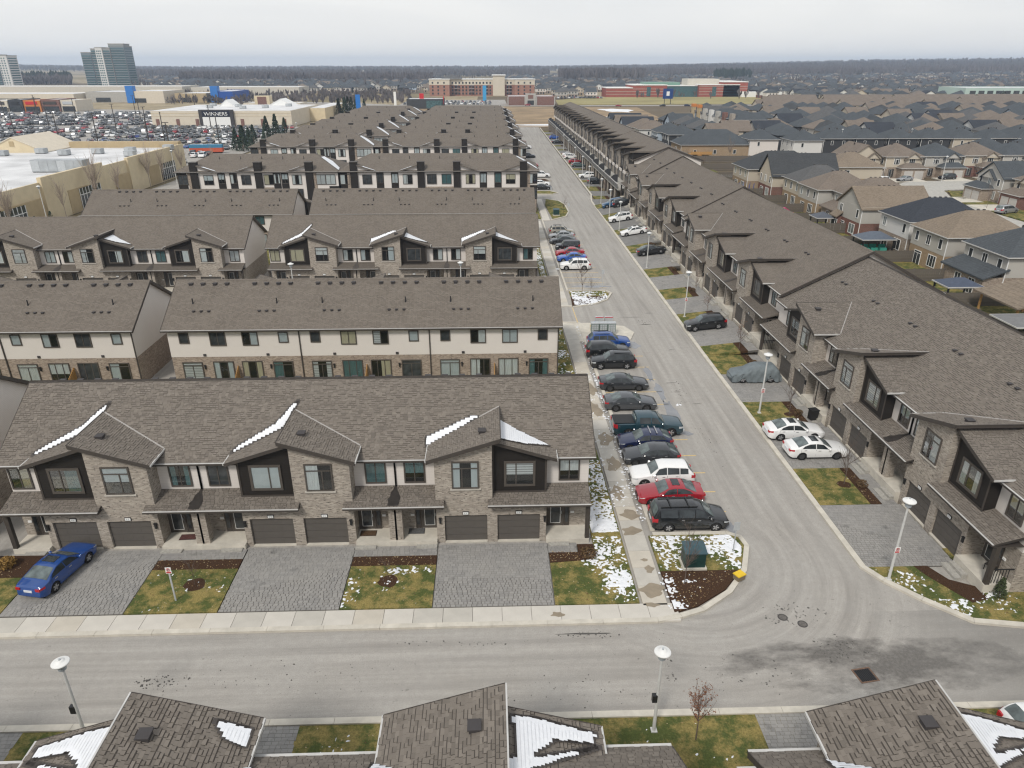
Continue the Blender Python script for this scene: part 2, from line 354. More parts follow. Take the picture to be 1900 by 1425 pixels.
# ------------------------------------------------------------------ shingles as geometry
_sh = {}; m_shband = flat('shingle_printed_band', (.066, .057, .049), .95); m_shband2 = flat('shingle_printed_soft', (.1, .086, .073), .95)  # dark band printed on the laminated shingles, and a paler version of it
def shingles(par, P0, U, Sv, poly, solo=0, w=(.17, .32), e=.145, key=None):
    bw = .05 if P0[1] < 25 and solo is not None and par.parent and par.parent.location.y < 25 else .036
    P0 = Vector(P0); U = Vector(U).normalized(); Sv = Vector(Sv).normalized(); N = U.cross(Sv)
    if N.z < 0: N = -N
    smin = min(p[1] for p in poly); smax = max(p[1] for p in poly); tabs = []; s = smin; c = 0
    while s < smax-.02:
        sm = min(s+e*.5, smax); xs = []
        for i in range(len(poly)):
            (u0, s0), (u1, s1) = poly[i], poly[(i+1) % len(poly)]
            if (s0-sm)*(s1-sm) < 0: xs.append(u0+(u1-u0)*(sm-s0)/(s1-s0))
        if len(xs) >= 2:
            a, z = min(xs), max(xs); u = a - R.uniform(0, .25)
            while u < z:
                ww = R.uniform(*w); a1, z1 = max(u, a), min(u+ww, z)
                if z1-a1 > .03: tabs.append((a1, z1, s, min(s+e*1.02, smax), R.choice((.008, .03))))
                u += ww
        s += e; c += 1
    if solo:
        far = sorted(tabs, key=lambda t: key(P0+U*((t[0]+t[1])/2)+Sv*t[2])) if key else tabs
        for t in far[:solo]:
            q = max(.1, round((t[1]-t[0])*10)/10); k = (q, t[4])
            if k not in _sh:
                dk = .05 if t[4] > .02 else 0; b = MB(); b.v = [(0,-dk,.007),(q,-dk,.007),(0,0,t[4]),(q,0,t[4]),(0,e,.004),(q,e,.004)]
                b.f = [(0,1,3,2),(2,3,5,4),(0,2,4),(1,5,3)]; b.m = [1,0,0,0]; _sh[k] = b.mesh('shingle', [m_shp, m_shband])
            o = inst('shingle', _sh[k], par); M = Matrix((U, Sv, N)).transposed().to_4x4(); M.translation = P0+U*t[0]+Sv*t[2]
            o.matrix_local = M @ Matrix.Diagonal(((t[1]-t[0]-.006)/q, 1, 1, 1))
        tabs = far[solo:]
    if tabs:
        b = MB()
        for a, z, s0, s1, h in tabs:
            n = len(b.v); z -= .02
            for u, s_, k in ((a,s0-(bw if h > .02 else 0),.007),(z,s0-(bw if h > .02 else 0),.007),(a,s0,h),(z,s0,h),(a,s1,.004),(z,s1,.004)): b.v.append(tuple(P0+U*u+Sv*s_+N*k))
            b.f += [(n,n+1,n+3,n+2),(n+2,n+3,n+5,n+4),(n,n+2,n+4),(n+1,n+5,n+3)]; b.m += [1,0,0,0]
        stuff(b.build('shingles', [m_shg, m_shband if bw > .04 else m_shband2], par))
def roof_vent(par, x, y, z, s=.28, h=.17, tilt=0):
    k = ('rv', s, h)
    if k not in _g:
        b = MB(); b.box(-s/2, s/2, -s/2, s/2, -.15, h*.7); b.box(-s/2-.05, s/2+.05, -s/2-.05, s/2+.05, h*.7, h); _g[k] = b.mesh('roof_vent', m_vent)
    inst('roof_vent', _g[k], par, (x, y, z))
def pipe(par, x, y, z):
    if 'pp' not in _g:
        b = MB(); b.tube((0,0,-.2), (0,0,.5), .055, n=7); b.tube((0,0,-.2), (0,0,.12), .13, .06, n=7); _g['pp'] = b.mesh('vent_pipe', m_black)
    inst('vent_pipe', _g['pp'], par, (x, y, z))
m_flash = flat('valley_metal', (.33, .31, .29), .5, .1)
# ------------------------------------------------------------------ two-storey townhouse rows
def row(label, loc, rz, L, pairs, dz=0, yE=.8, zE=5.7, yR=6.2, zR=9.0, yB=11.6, geo=0, front=True, rear=False, frontvents=False, vents=True, snowset=(), solo=None, roofm=None, ends=(1,1)):
    t = thing('townhouse_row', label, 'townhouses', loc, rz, 'brown townhouse rows')
    zE += dz; zR += dz; yW = yE+.4; yBw = yB-.4; sl = (zR-zE)/(yR-yE); roofm = roofm or m_roofx
    def mz(y): return zE+(y-yE)*sl if y < yR else zR-(y-yR)*(zR-zE)/(yB-yR)
    # body
    b = MB(); b.ext([(0,yW,2.9),(0,yW,mz(yW)-.22),(0,yR,zR-.22),(0,yBw,mz(yBw)-.22),(0,yBw,2.9)], (L,0,0)); b.build('wall', m_side, t)
    b = MB(); b.box(.01, L-.01, yW+.01, yBw-.01, -1.0, 2.9); b.build('brick_wall', m_brick2 if rear else m_brick, t)
    # main roof
    x0, x1 = -.35, L+.35; b = MB()
    b.ext([(x0,yE,zE),(x0,yR,zR),(x0,yB,zE),(x0,yB,zE-.2),(x0,yR,zR-.22),(x0,yE,zE-.2)], (x1-x0,0,0))
    rf = b.build('roof', roofm if not geo else roofm, t)
    for xx in (x0-.03, x1):
        b = MB(); b.ext([(xx,yE-.01,zE+.03),(xx,yR,zR+.035),(xx,yB+.01,zE+.03),(xx,yB,zE-.24),(xx,yR,zR-.24),(xx,yE,zE-.24)], (.03,0,0)); b.build('fascia', m_trim, t)
    b = MB(); b.ext([(x0,yR-.16,zR-.16*sl+.03),(x0,yR,zR+.045),(x0,yR+.16,zR-.16*sl+.03),(x0,yR,zR-.05)], (x1-x0,0,0)); b.build('ridge_cap', m_under if geo else roofm, t)
    if geo:
        Ls = hypot(yR-yE, zR-zE); shingles(rf, (x0, yE, zE+.004), (1,0,0), (0, yR-yE, zR-zE), [(0,0),(x1-x0,0),(x1-x0,Ls),(0,Ls)])
    gutter(t, x0, x1, yB+.13, zE)
    if vents:
        n = int(L//6)
        for i in range(n):
            for j in range(4): roof_vent(t, 3.1+6.1*i+(j-1.5)*1.15, yR+.55, mz(yR+.55), .3, .16)
            pipe(t, 3.1+6.1*i+(1 if i % 2 else -.8), yR+2.6, mz(yR+2.6))
            for j in range(3): roof_vent(t, 3.1+6.1*i+(j-1)*.7, yR+3.5, mz(yR+3.5), .17, .12)
    if frontvents:
        n = int(L//6)
        for i in range(n):
            for j in range(2): roof_vent(t, 3.1+6.1*i+(j-.5)*.75, yE+(yR-yE)*.58, mz(yE+(yR-yE)*.58), .2, .13)
    # eave gutter pieces between the dormers are one run behind them
    gutter(t, x0, x1, yE, zE)
    k = 0
    for pi_, (xc, s, hb, hd) in enumerate(pairs):
        X = lambda q: xc+s*q
        def bx(B, t0, t1, y0, y1, z0, z1, m=0):
            a, c = sorted((X(t0), X(t1))); B.box(a, c, y0, y1, z0, z1, m)
        def slab(fn, t0, t1, yf, th, name, mat, back=None):
            ya, yb = (yE+(fn(t0)-zE)/sl, yE+(fn(t1)-zE)/sl)
            top = [(X(t0),yf,fn(t0)),(X(t1),yf,fn(t1)),(X(t1),yb+.15,fn(t1)),(X(t0),ya+.15,fn(t0))]
            B = MB(); B.ext(top, (0,0,-th)); return B.build(name, mat, t), ya, yb
        fb = lambda q: 7.69+dz+.32*(q-.5); fd = lambda q: 7.18+dz-.32*(q-.25)
        # brick front, dark bay
        B = MB()
        bx(B,-3.55,-3.05,0,.3,-1.0,2.05); bx(B,-.35,.3,0,.3,-1.0,2.05); bx(B,3.0,3.4,0,.3,-1.0,2.05); bx(B,-3.55,3.4,0,.3,2.05,2.95+dz)
        B.ext([(X(-3.55),0,2.95+dz),(X(0),0,2.95+dz),(X(0),0,fb(0)-.2),(X(-3.55),0,fb(-3.55)-.2)], (0,yW+.6,0))
        bx(B,-3.55,-3.45,.3,yW+.02,-1.0,2.95); bx(B,3.3,3.4,.3,yW+.02,-1.0,2.95)
        B.build('brick_wall', m_brick, t)
        B = MB(); B.ext([(X(.02),.5,3.1+dz),(X(3.38),.5,3.1+dz),(X(3.38),.5,fd(3.38)-.18),(X(.02),.5,fd(.02)-.18)], (0,1.2,0)); B.build('dark_siding', m_dside, t)
        B = MB(); bx(B,.02,.12,.46,.5,3.4+dz,fd(.1)-.3); bx(B,3.3,3.42,.46,.5,3.4+dz,fd(3.4)-.25); bx(B,.12,3.3,.46,.5,3.4+dz,3.52+dz); B.build('corner_trim', m_trim, t)
        # dormer roofs
        for nm, fn, ta, tb, yf, th, sol in (('brick', fb, -4.0, .5, -.4, .2, 1), ('dark', fd, .0, 4.0, .1, .16, 0)):
            rr, ya, yb = slab(fn, ta, tb, yf, th, 'dormer_roof', m_roofd if not geo else m_under)
            low, hi = (ta, tb) if sol else (tb, ta)
            if geo:
                ylo, yhi = (ya, yb) if sol else (yb, ya); ln = hypot(hi-low, fn(hi)-fn(low))
                poly = [(yf,0),(ylo+.1,0),(yhi+.1,ln),(yf,ln)]
                ns = solo(pi_, sol) if solo else 0
                shingles(rr, (X(low), 0, fn(low)+.004), (0,1,0), (s*(hi-low), 0, fn(hi)-fn(low)), poly, ns, key=(lambda p: p.y) if ns else None)
            # verge and low-side gutter
            B = MB(); B.ext([(X(ta),yf-.025,fn(ta)+.03),(X(tb),yf-.025,fn(tb)+.03),(X(tb),yf-.025,fn(tb)-th-.03),(X(ta),yf-.025,fn(ta)-th-.03)], (0,.03,0)); B.build('fascia', m_trim, t)
            yl = ya if sol else yb; B = MB(); q = X(low)
            a, c = sorted((q, q+(-s if sol else s)*.07)); B.box(a, c, yf, yl, fn(low)-.1, fn(low)+.012); B.build('gutter', m_gut, t)
            if sol:
                yv = lambda q: yE+(fn(q)-zE)/sl; u0, u1 = low, hi; p0, p1 = Vector((X(u0), yv(u0), fn(u0)+.03)), Vector((X(u1), yv(u1), fn(u1)+.03)); dd = Vector((-s*.03, .03, .01)); B = MB(); B.ext([p0-dd, p1-dd, p1+dd, p0+dd], (0,0,.015)); B.build('valley_flashing', m_flash, t)
                B = MB(); a, c = sorted((X(hi), X(hi)+s*.06)); B.box(a, c, yf, yb+.05, fn(hi)-.02, fn(hi)+.035); a, c = sorted((X(hi), X(hi)+s*.03)); B.box(a, c, yf, yb-.3, fn(hi)-th, fn(hi)-.02); B.build('ridge_trim', m_gut if solo else m_trim, t)
                roof_vent(rr, X(-.6), 1.2, fn(-.6), .38, .2)
        # porch roofs
        for t0, t1, yt in ((-hb, -3.0, yW), (-.3, hd, yW)):
            z0, zt = 3.1+dz, 3.62+dz; y0 = -.5
            a, c = sorted((X(t0), X(t1))); B = MB(); B.ext([(a,y0,z0),(a,yW+.02,zt),(a,yW+.02,zt-.16),(a,y0,z0-.12)], (c-a,0,0))
            pr = B.build('porch_roof', m_roofp if not geo else m_under, t)
            if geo: shingles(pr, (a, y0, z0+.004), (1,0,0), (0, yW-y0, zt-z0), [(0,0),(c-a,0),(c-a,hypot(yW-y0,zt-z0)),(0,hypot(yW-y0,zt-z0))])
            gutter(t, a, c, y0, z0)
            B = MB(); B.box(a+.02, c-.02, y0+.05, yW, z0-.19, z0-.13); B.build('soffit', m_trim, t)
        if not front: continue
        # porches, doors, posts
        for side, (t0, t1, hh) in enumerate(((-hb, -3.55, hb), (3.4, hd, hd))):
            pz = .35+dz*.9; e = 1 if side else -1
            a, c = sorted((X(t0), X(t1))); edge = X(t0) if not side else X(t1); end = abs(edge) < .1 or abs(edge-L) < .1
            B = MB(); B.box(a+.005, c-.005, -.35, yW, -1.0, pz); B.build('porch_floor', m_conc, t)
            mid = X(e*4.2); B = MB(); B.box(mid-.65, mid+.65, -.72, -.37, -1.0, pz*.5); B.build('step', m_stone, t)
            if dz > .1: B = MB(); B.box(mid-.75, mid+.75, -1.15, -.73, -1.0, pz*.25); B.build('step', m_stone, t)
            door(t, X(e*4.1), yW, pz, s*e)
            B = MB(); ex = edge
            if end: a2, c2 = sorted((ex, ex-s*e*.26)); B.box(a2, c2, -.3, -.04, pz, 2.9+dz); B.build('post', m_trim, t)
            else:
                a2, c2 = sorted((ex-s*e*.06, ex-s*e*.42)); B.box(a2, c2, -.1, .5, pz, 2.95+dz); B.build('pillar', m_brick, t)
                if side == (0 if s > 0 else 1) or True:
                    B = MB(); B.box(ex-.045, ex+.045, -.12, -.03, .1, 3.0+dz); B.box(ex-.045, ex+.045, yW-.1, yW-.01, 3.6+dz, zE-.15); B.build('downspout', m_trim, t)
                    zp = lambda y: 3.1+dz+.306*(y+.5); 
                    if front and (pi_ % 2 == 0 or geo): B = MB(); B.poly([(ex+q*.8*(1-.35*(y-.2)), y, zp(y)+.036) for q, y in ((-.42,-.42),(-.1,-.45),(.3,-.42),(.38,-.1),(.46,.2),(.34,.55),(.2,.8),(.12,1.15),(-.12,1.15),(-.2,.85),(-.4,.6),(-.36,.3),(-.52,.05),(-.4,-.15))]); B.build('damp_stain', m_damproof, t)
            if end and dz > .1:
                B = MB(); xx = ex-s*e*.13
                for q in range(7): B.box(xx-.015, xx+.015, -.05+q*.17, -.02+q*.17, pz, pz+.95)
                B.box(xx-.03, xx+.03, -.1, yW, pz+.95, pz+1.0); B.build('railing', m_black, t)
            # mailbox plate and wall lamp
            lamp_box(t, X(e*3.3 if e > 0 else -3.32), 0, 1.55)
            B = MB(); B.box(X(e*5.2)-.12, X(e*5.2)+.12, yW-.06, yW, .95+pz, 1.1+pz); B.build('mailbox', m_white, t)
            f, sp = rfill(); win(t, X(e*4.9), yW, 3.9+dz, 1.15, 1.38, '2', f, sp)
        garage(t, X(-1.7), .17); garage(t, X(1.65), .17)
        B = MB(); bx(B,-3.05,-.35,-.05,.17,-1.0,.07); bx(B,.3,3.0,-.05,.17,-1.0,.07); B.build('garage_sill', m_conc, t)
        for q in (-1.7, 1.65):
            B = MB(); B.box(X(q)-.2, X(q)+.2, -.05, 0, 2.12, 2.36); B.box(X(q)-.17, X(q)+.17, -.056, -.05, 2.15, 2.33, 1); B.box(X(q)-.09, X(q)-.03, -.06, -.056, 2.19, 2.29, 2); B.box(X(q)+.02, X(q)+.08, -.06, -.056, 2.19, 2.29, 2)
            B.build('house_number', [m_black, m_white, m_galv], t)
        f, sp = rfill(); f = 'curtain' if f == 'dark' else f; win(t, X(-1.66), 0, 4.15+dz, 1.5, 1.75, 'T' if s > 0 else 'U', f, sp)
        B = MB(); a, c = X(-1.66)-.95, X(-1.66)+.95; B.box(a, c, -.1, 0, 3.96+dz, 4.06+dz); B.build('window_sill', m_sill, t)
        f, sp = rfill(); f = R.choice(['curtain', 'blind', 'shade', 'cream']) if geo and f == 'dark' else f; win(t, X(1.72), .5, 4.02+dz, 1.66, 1.5, '12' if pi_ % 2 == 0 else '21', f, sp, trim=.15)
    if snowset: 
        for xa, kind in snowset:
            fb = lambda q: 7.69+dz+.32*(q-.5); fd = lambda q: 7.18+dz-.32*(q-.25)
            xc, s = pairs[xa][:2]; X = lambda q: xc+s*q; up = .032
            mainp = lambda x, y: (x, y, mz(y)+up)
            if kind == 'valley_b':      # main roof beside the low edge of the brick dormer roof
                yv = lambda q: yE+(fb(q)-zE)/sl
                snow(t, [mainp(X(-4.1), yv(-4)-.1), mainp(X(-.7), yv(-.7)+.05), mainp(X(-1.2), yv(-1.2)+.3), mainp(X(-4.15), yv(-3.9)+.35)])
            if kind == 'dark':          # on the dark bay's roof
                pd = lambda q, y: (X(q), y, fd(q)+up)
                snow(t, [pd(.6, .75), pd(2.0, .9), pd(2.9, 1.3), pd(3.7, 1.55), pd(1.6, 2.5), pd(.6, 3.3)])
            if kind == 'dark2':
                pd = lambda q, y: (X(q), y, fd(q)+up); yv = lambda q: yE+(fd(q)-zE)/sl
                snow(t, [pd(.75,.5),pd(1.6,.4),pd(3.7,.55),pd(3.6,.95),pd(2.2,1.1),pd(1.5,1.7),pd(1.15,2.6),pd(.45,3.3),pd(.4,2.5),pd(.9,2.0)])
                snow(t, [pd(3.8,yv(3.8)-.3),pd(.4,yv(.4)-.25),pd(.35,yv(.35)-.75),pd(2.5,yv(2.5)-.42)])
            if kind == 'corner':
                pb = lambda q, y: (X(q), y, fb(q)+up)
                snow(t, [pb(-3.8,.2),pb(-2.5,.1),pb(-3.0,.7),pb(-3.8,.9)])
            if kind == 'valley_d':
                yv = lambda q: yE+(fd(q)-zE)/sl
                snow(t, [mainp(X(3.9), yv(3.9)+.05), mainp(X(1.0), yv(1.0)+.1), mainp(X(.3), yv(.4)+1.5), mainp(X(.7), yv(.9)+1.35), mainp(X(1.5), yv(1.6)+.6), mainp(X(3.6), yv(3.6)+.25)])
            if kind == 'verge':
                pb = lambda q, y: (X(q), y, fb(q)+up)
                snow(t, [pb(-3.9, .15), pb(-3.9, 1.2), pb(-2.9, .6), pb(-3.0, .1)])
    if rear:
        n = int(round(L/6.1)); uw = L/n
        for i in range(n):
            a = i*uw; m = i % 2
            P = lambda q: a+(q if m else uw-q)
            f, sp = rfill(); win(t, P(1.5), yBw, 4.1, 1.3, 1.2, '2', f, sp, pi); f, sp = rfill(); win(t, P(4.6), yBw, 4.35, .75, .9, '1', 'dark' if R.random() < .5 else 'shade', 'full', pi)
            f, sp = rfill(); win(t, P(4.25), yBw, .35, 1.7, 1.95, 'P', f, sp, pi, name='patio_door'); f, sp = rfill(); win(t, P(1.35), yBw, .5, 1.75, 1.85, '3', f, sp, pi)
            lamp_box(t, P(3.1), yBw, 1.7, pi)
            B = MB(); B.box(P(2.95)-.13, P(2.95)+.13, yBw, yBw+.06, 2.98, 3.2); B.build('exhaust_vent', m_vent, t)
            if m == 0:
                B = MB(); B.box(a-.05, a+.05, yBw, yBw+.09, 0, zE-.1); B.build('downspout', m_trim, t)
            else:
                B = MB()
                for q in range(9): B.box(a-.05, a+.02, yBw+.05+q*.2, yBw+.24+q*.2, .2, 2.0-.12*q)
                B.build('privacy_panel', m_wood, t)
    return t
U = 6.1
def mk(xs, L): # pairs from (centre, sign): boundaries midway between neighbours
    xs = sorted(xs); res = []
    for i, (x, s) in enumerate(xs):
        lo = 0 if i == 0 else (xs[i-1][0]+x)/2; hi = L if i == len(xs)-1 else (x+xs[i+1][0])/2
        res.append((x, s, x-lo, hi-x) if s > 0 else (x, s, hi-x, x-lo))
    return res
LR = 36.2
P3 = lambda a, b, c, L=LR: mk([(L-6.15, a), (L-6.15-12.25, b), (L-6.15-24.4, c)], L)
X0 = 6.1-LR
row1 = row('front grey brick townhouse row facing the cross street, snow in its roof valleys', (X0, 37.7, 0), 0, LR, P3(1,-1,-1), geo=1, snowset=((2,'valley_b'),(2,'dark'),(1,'valley_d'),(0,'valley_d')))
row('townhouse row at the left edge with only its pale gable showing beside the front row', (X0-39.1, 36.9, 1.0), 0, 36.2, P3(1,-1,-1), front=False, vents=False)
row('townhouse row behind the front row, its pale siding and brown brick rear facing the camera', (6.35, 74.4, 0), pi, LR+.3, P3(1,-1,1,LR+.3), front=False, rear=True)
row('rear facing townhouse row at the left edge, second row from the front', (X0-3.3, 74.4, 0), pi, LR, P3(1,1,-1), front=False, rear=True)
row('third townhouse row back, its front with split gables left of the red parked car', (X0+.3, 94.5, 0), 0, LR, P3(1,1,-1), snowset=((2,'dark'),(1,'dark'),(2,'valley_b'),(1,'valley_b'),(0,'valley_d')))
row('third townhouse row back at the left, front with dark bays beside the cream store', (X0-38.1, 94.5, 0), 0, 35.0, P3(-1,1,-1,35.0), snowset=((1,'dark'),))
row('fourth townhouse row back, only its vented roof showing in front of the three-storey blocks', (7.3, 130.6, 0), pi, LR+.4, P3(1,-1,1,LR+.4), front=False, rear=True)
row('fourth townhouse row back at the left, vented roof beside the low cream store wall', (X0-2.6, 130.6, 0), pi, 33.5, P3(1,1,-1,33.5), front=False, rear=True)
RK = dict(dz=.38, yE=.85, yR=9.5, zR=10.1, yB=17.8, frontvents=True, vents=False, roofm=m_roofr)
def PR(b, L): return mk([(L-b[0], 1), (L-b[1], 1), (L-b[2], -1)], L)
row('right townhouse row nearest the junction with two white sedans on its drive', (28.55, 69.2, 0), -pi/2, 37.4, PR((6.2, 18.1, 29.7), 37.4), geo=1, **RK)
row('right townhouse row second from the junction, black suv on its drive', (28.75, 109.3, .6), -pi/2, 40.0, PR((7, 20, 32.5), 40.0), **RK)
row('right townhouse row third from the junction, white and blue suvs on its drives', (29.0, 146.6, .9), -pi/2, 37.2, PR((6.2, 18.6, 30.8), 37.2), **RK)
row('short right townhouse pair stepped up beside the balconied block', (29.1, 159.0, 1.2), -pi/2, 12.3, mk([(6.15,-1)], 12.3), **RK)
def solo1(p, d): return 300 if (p == 1 and d) else 0
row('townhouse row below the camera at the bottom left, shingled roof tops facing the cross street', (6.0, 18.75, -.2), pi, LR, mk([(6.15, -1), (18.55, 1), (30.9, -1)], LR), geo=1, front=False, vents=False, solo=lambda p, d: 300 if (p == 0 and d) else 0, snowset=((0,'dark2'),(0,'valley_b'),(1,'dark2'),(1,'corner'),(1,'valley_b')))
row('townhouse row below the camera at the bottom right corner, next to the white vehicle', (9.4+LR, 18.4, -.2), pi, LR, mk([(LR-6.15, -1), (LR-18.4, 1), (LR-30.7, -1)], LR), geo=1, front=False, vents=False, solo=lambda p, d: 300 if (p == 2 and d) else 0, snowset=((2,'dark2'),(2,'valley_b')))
# ------------------------------------------------------------------ ground materials
def grassmat():
    b = NB('winter_grass'); v = b.coord(); n = b.noise(v, .8, 7, .72); f = b.noise(v, 11, 5, .8)
    c = b.mix(b.mr(n, .42, .56), (.31, .245, .09), (.09, .112, .036)); c = b.mix(b.mr(f, .3, .75), mul((1, 1, 1), 1), (.25, .25, .22), 'MULTIPLY') if 0 else b.mix(b.mr(f, .42, .72, 0, .7), c, (.045, .05, .018)); c = b.mix(b.mr(f, .25, .42, .45, 0), c, (.3, .25, .12))
    return b.fin(c, .95, .1, 0, b.bump(f, .7, .06))
m_grass = grassmat()
def mulchmat():
    b = NB('mulch'); v = b.coord(); f = b.noise(v, 16, 3, .8); c = b.mix(b.mr(f, .3, .7), (.032, .018, .012), (.105, .06, .036)); c = b.mix(b.math('GREATER_THAN', f, .72), c, (.26, .2, .15))
    return b.fin(c, .95, .1, 0, b.bump(f, 1, .06))
m_mulch = mulchmat()
def paver(name, per):
    b = NB(name); r = b.n('ShaderNodeNewGeometry').outputs['Random Per Island'] if per else b.n('ShaderNodeObjectInfo').outputs['Random']
    g = b.n('ShaderNodeNewGeometry').outputs['Position']
    c = b.mix(r, (.235, .228, .218), (.3, .29, .275)); c = b.mix(b.mr(b.noise(g, .45, 5, .6), .35, .68, 0, .5), c, (.32, .305, .28)); c = b.mix(b.mr(b.noise(g, 1.1, 4, .6), .6, .75, 0, .55), c, (.07, .07, .068))
    return b.fin(c, .85, .2, 0, b.bump(b.noise(g, 30, 3), .3, .01))
m_pav = paver('paver', True); m_pav1 = paver('paver_single', False); m_joint = flat('joint_sand', (.12, .112, .1), .95)
def asphalt(name, cross):
    b = NB(name); g = b.n('ShaderNodeNewGeometry').outputs['Position']; x, y, z = b.xyz(g)
    s1 = b.noise(b.vec(b.math('MULTIPLY', x, .05 if cross else 1.5), b.math('MULTIPLY', y, 1.5 if cross else .05)), 1, 5, .6)
    ex, ey = b.math('SUBTRACT', x, 11.5), b.math('SUBTRACT', y, 36.0); rr = b.math('SQRT', b.math('ADD', b.math('MULTIPLY', ex, ex), b.math('MULTIPLY', ey, ey)))
    sr = b.noise(b.vec(b.math('MULTIPLY', rr, 1.7), b.math('MULTIPLY', b.math('ARCTAN2', ey, ex), .8)), 1, 5, .6); jx, jy = b.math('SUBTRACT', x, 16.0), b.math('SUBTRACT', y, 30.5)
    jm = b.mr(b.math('SQRT', b.math('ADD', b.math('MULTIPLY', jx, jx), b.math('MULTIPLY', jy, jy))), 5, 11, 1, 0); s1 = b.math('ADD', b.math('MULTIPLY', s1, b.math('SUBTRACT', 1.0, jm)), b.math('MULTIPLY', sr, jm))
    c = b.mix(b.mr(s1, .34, .66), (.295, .275, .247), (.47, .443, .4))
    c = b.mix(b.mr(b.noise(g, .22, 5, .6), .35, .7, 0, .5), c, (.44, .425, .395)); c = b.mix(b.mr(b.noise(g, 2.2, 6, .75), .35, .68, 0, .45), c, (.27, .255, .235)); sp = b.noise(g, 16, 4, .85)
    c = b.mix(b.mr(sp, .38, .68, 0, .5), c, (.2, .19, .178))
    bits = b.math('MULTIPLY', b.math('GREATER_THAN', b.noise(g, 2.6, 4, .75), .655), b.mr(b.noise(g, .3, 3), .42, .6))
    c = b.mix(b.math('MULTIPLY', bits, .6), c, (.09, .08, .07))
    if cross:       # damp triangle round the gully and greyer asphalt to the east
        dx = b.math('DIVIDE', b.math('SUBTRACT', x, 20.0), 9.0); dy = b.math('DIVIDE', b.math('SUBTRACT', y, 26.9), 2.0)
        d = b.math('ADD', b.math('MULTIPLY', dx, dx), b.math('MULTIPLY', dy, dy)); nn = b.noise(b.vec(b.math('MULTIPLY', x, .5), y), .7, 5, .65)
        wet = b.math('MULTIPLY', b.mr(b.math('ADD', b.math('MULTIPLY', d, .5), b.math('MULTIPLY', nn, 2.0)), 1.0, 1.45, .92, 0), b.mr(b.noise(g, 6, 4, .8), .3, .6, .7, 1))
        c = b.mix(wet, c, (.11, .103, .095)); c = b.mix(b.mr(x, 20, 27, 0, .5), c, (.17, .165, .155))
        c = b.mix(b.math('MULTIPLY', b.mr(x, 24, 30), b.mr(b.noise(g, 5, 3, .8), .6, .75, 0, .5)), c, (.6, .6, .6))
    return b.fin(c, .9, .2, 0, b.bump(sp, .35, .01))
m_asx = asphalt('asphalt_cross', True); m_asy = asphalt('asphalt_main', False)
def groundmat():
    b = NB('open_ground'); g = b.n('ShaderNodeNewGeometry').outputs['Position']
    vo = b.n('ShaderNodeTexVoronoi', distance='MANHATTAN'); b.l(g, vo.inputs['Vector']); vo.inputs['Scale'].default_value = 1/260
    cr = b.n('ShaderNodeValToRGB'); b.l(b.xyz(vo.outputs['Color'])[0], cr.inputs[0]); e = cr.color_ramp.elements; cr.color_ramp.interpolation = 'CONSTANT'
    e[0].color = (.26, .215, .13, 1); e[1].position = .7; e[1].color = (.42, .35, .23, 1)
    for p, c in ((.3, (.16, .13, .09, 1)), (.5, (.27, .23, .13, 1))):
        q = e.new(p); q.color = c
    c = b.mix(b.mr(b.noise(g, .05, 6, .7), .3, .7, 0, .7), cr.outputs[0], (.11, .085, .055)); 
    return b.fin(c, .95, .1)
m_ground = groundmat()
# ------------------------------------------------------------------ terrain
def lump(x, y): return .5+.5*sin(x*.0011+1.3)*cos(y*.0007+.4)*.7+.15*sin(x*.0031+y*.0017)
def hz(x, y):
    d = hypot(x, y)
    if d < 1500: return 0
    k = min(1, (d-1500)/2300); k = k*k*(3-2*k); a = atan2(x, max(y, 1))
    return k*(2+30*max(0, min(1, (a+.02)/.45))*lump(x, y)*1.1+17*lump(x+900, y)*(1 if a > -.15 else .9))
ax = sorted({round(s*v, 1) for s in (1, -1) for v in [0, 150, 300, 500, 800]+[1200+200*i for i in range(36)]})
ay = [-300, 0, 150, 400, 800, 1200]+[1500+150*i for i in range(46)]
v = [(x, y, hz(x, y)-.3) for y in ay for x in ax]; nx = len(ax)
f = [(j*nx+i, j*nx+i+1, (j+1)*nx+i+1, (j+1)*nx+i) for j in range(len(ay)-1) for i in range(nx-1)]
me = bpy.data.meshes.new('ground'); me.from_pydata(v, [], f); me.materials.append(m_ground); struct(inst('ground', me))
def sheet(name, pts, z, mat, th=.25): b = MB(); b.pz(pts, z-th, z, 0); return struct(b.build(name, mat))
SK = lambda y: .006*max(0, y-70)
sheet('cross_street', [(-110,23.6),(110,23.6),(110,30.6),(-110,30.6)], 0, m_asx)
sheet('main_street', [(-80,30.6),(31,30.6),(31,36),(23,36),(23.3,70),(24.9,376),(-75,376),(-80,200)], 0, m_asy)
# ------------------------------------------------------------------ kerbs
def kerb(pts, w=.3, h=.14, mat=None, name='kerb', closed=False):
    b = MB(); n = len(pts); P = [Vector((x, y, 0)) for x, y in pts]; off = []
    for i in range(n):
        a = P[(i-1) % n] if (i or closed) else P[i]; c = P[(i+1) % n] if (i < n-1 or closed) else P[i]
        t = (c-a).normalized(); off.append(Vector((-t.y, t.x, 0))*w)
    for i in range(n if closed else n-1):
        j = (i+1) % n; a, c, d, e = P[i], P[j], P[j]+off[j], P[i]+off[i]
        L = (c-a).length; k = max(1, int(L/3))
        for q in range(k):
            g0 = q/k+.004/L*2; g1 = (q+1)/k-.004/L*2
            A = a.lerp(c, g0); B = a.lerp(c, g1); D = e.lerp(d, g1); E = e.lerp(d, g0)
            b.pz([(p.x, p.y) for p in (A, B, D, E)], -.1, h)
    return struct(b.build(name, mat or m_conc))
kerb([(-110,29.75),(9.0,30.05),(10.4,30.35),(11.8,30.85),(13.8,32.3),(15.3,34.2),(16.25,36.6),(16.1,37.7),(15.2,38.2),(10.35,38.2)], .32)
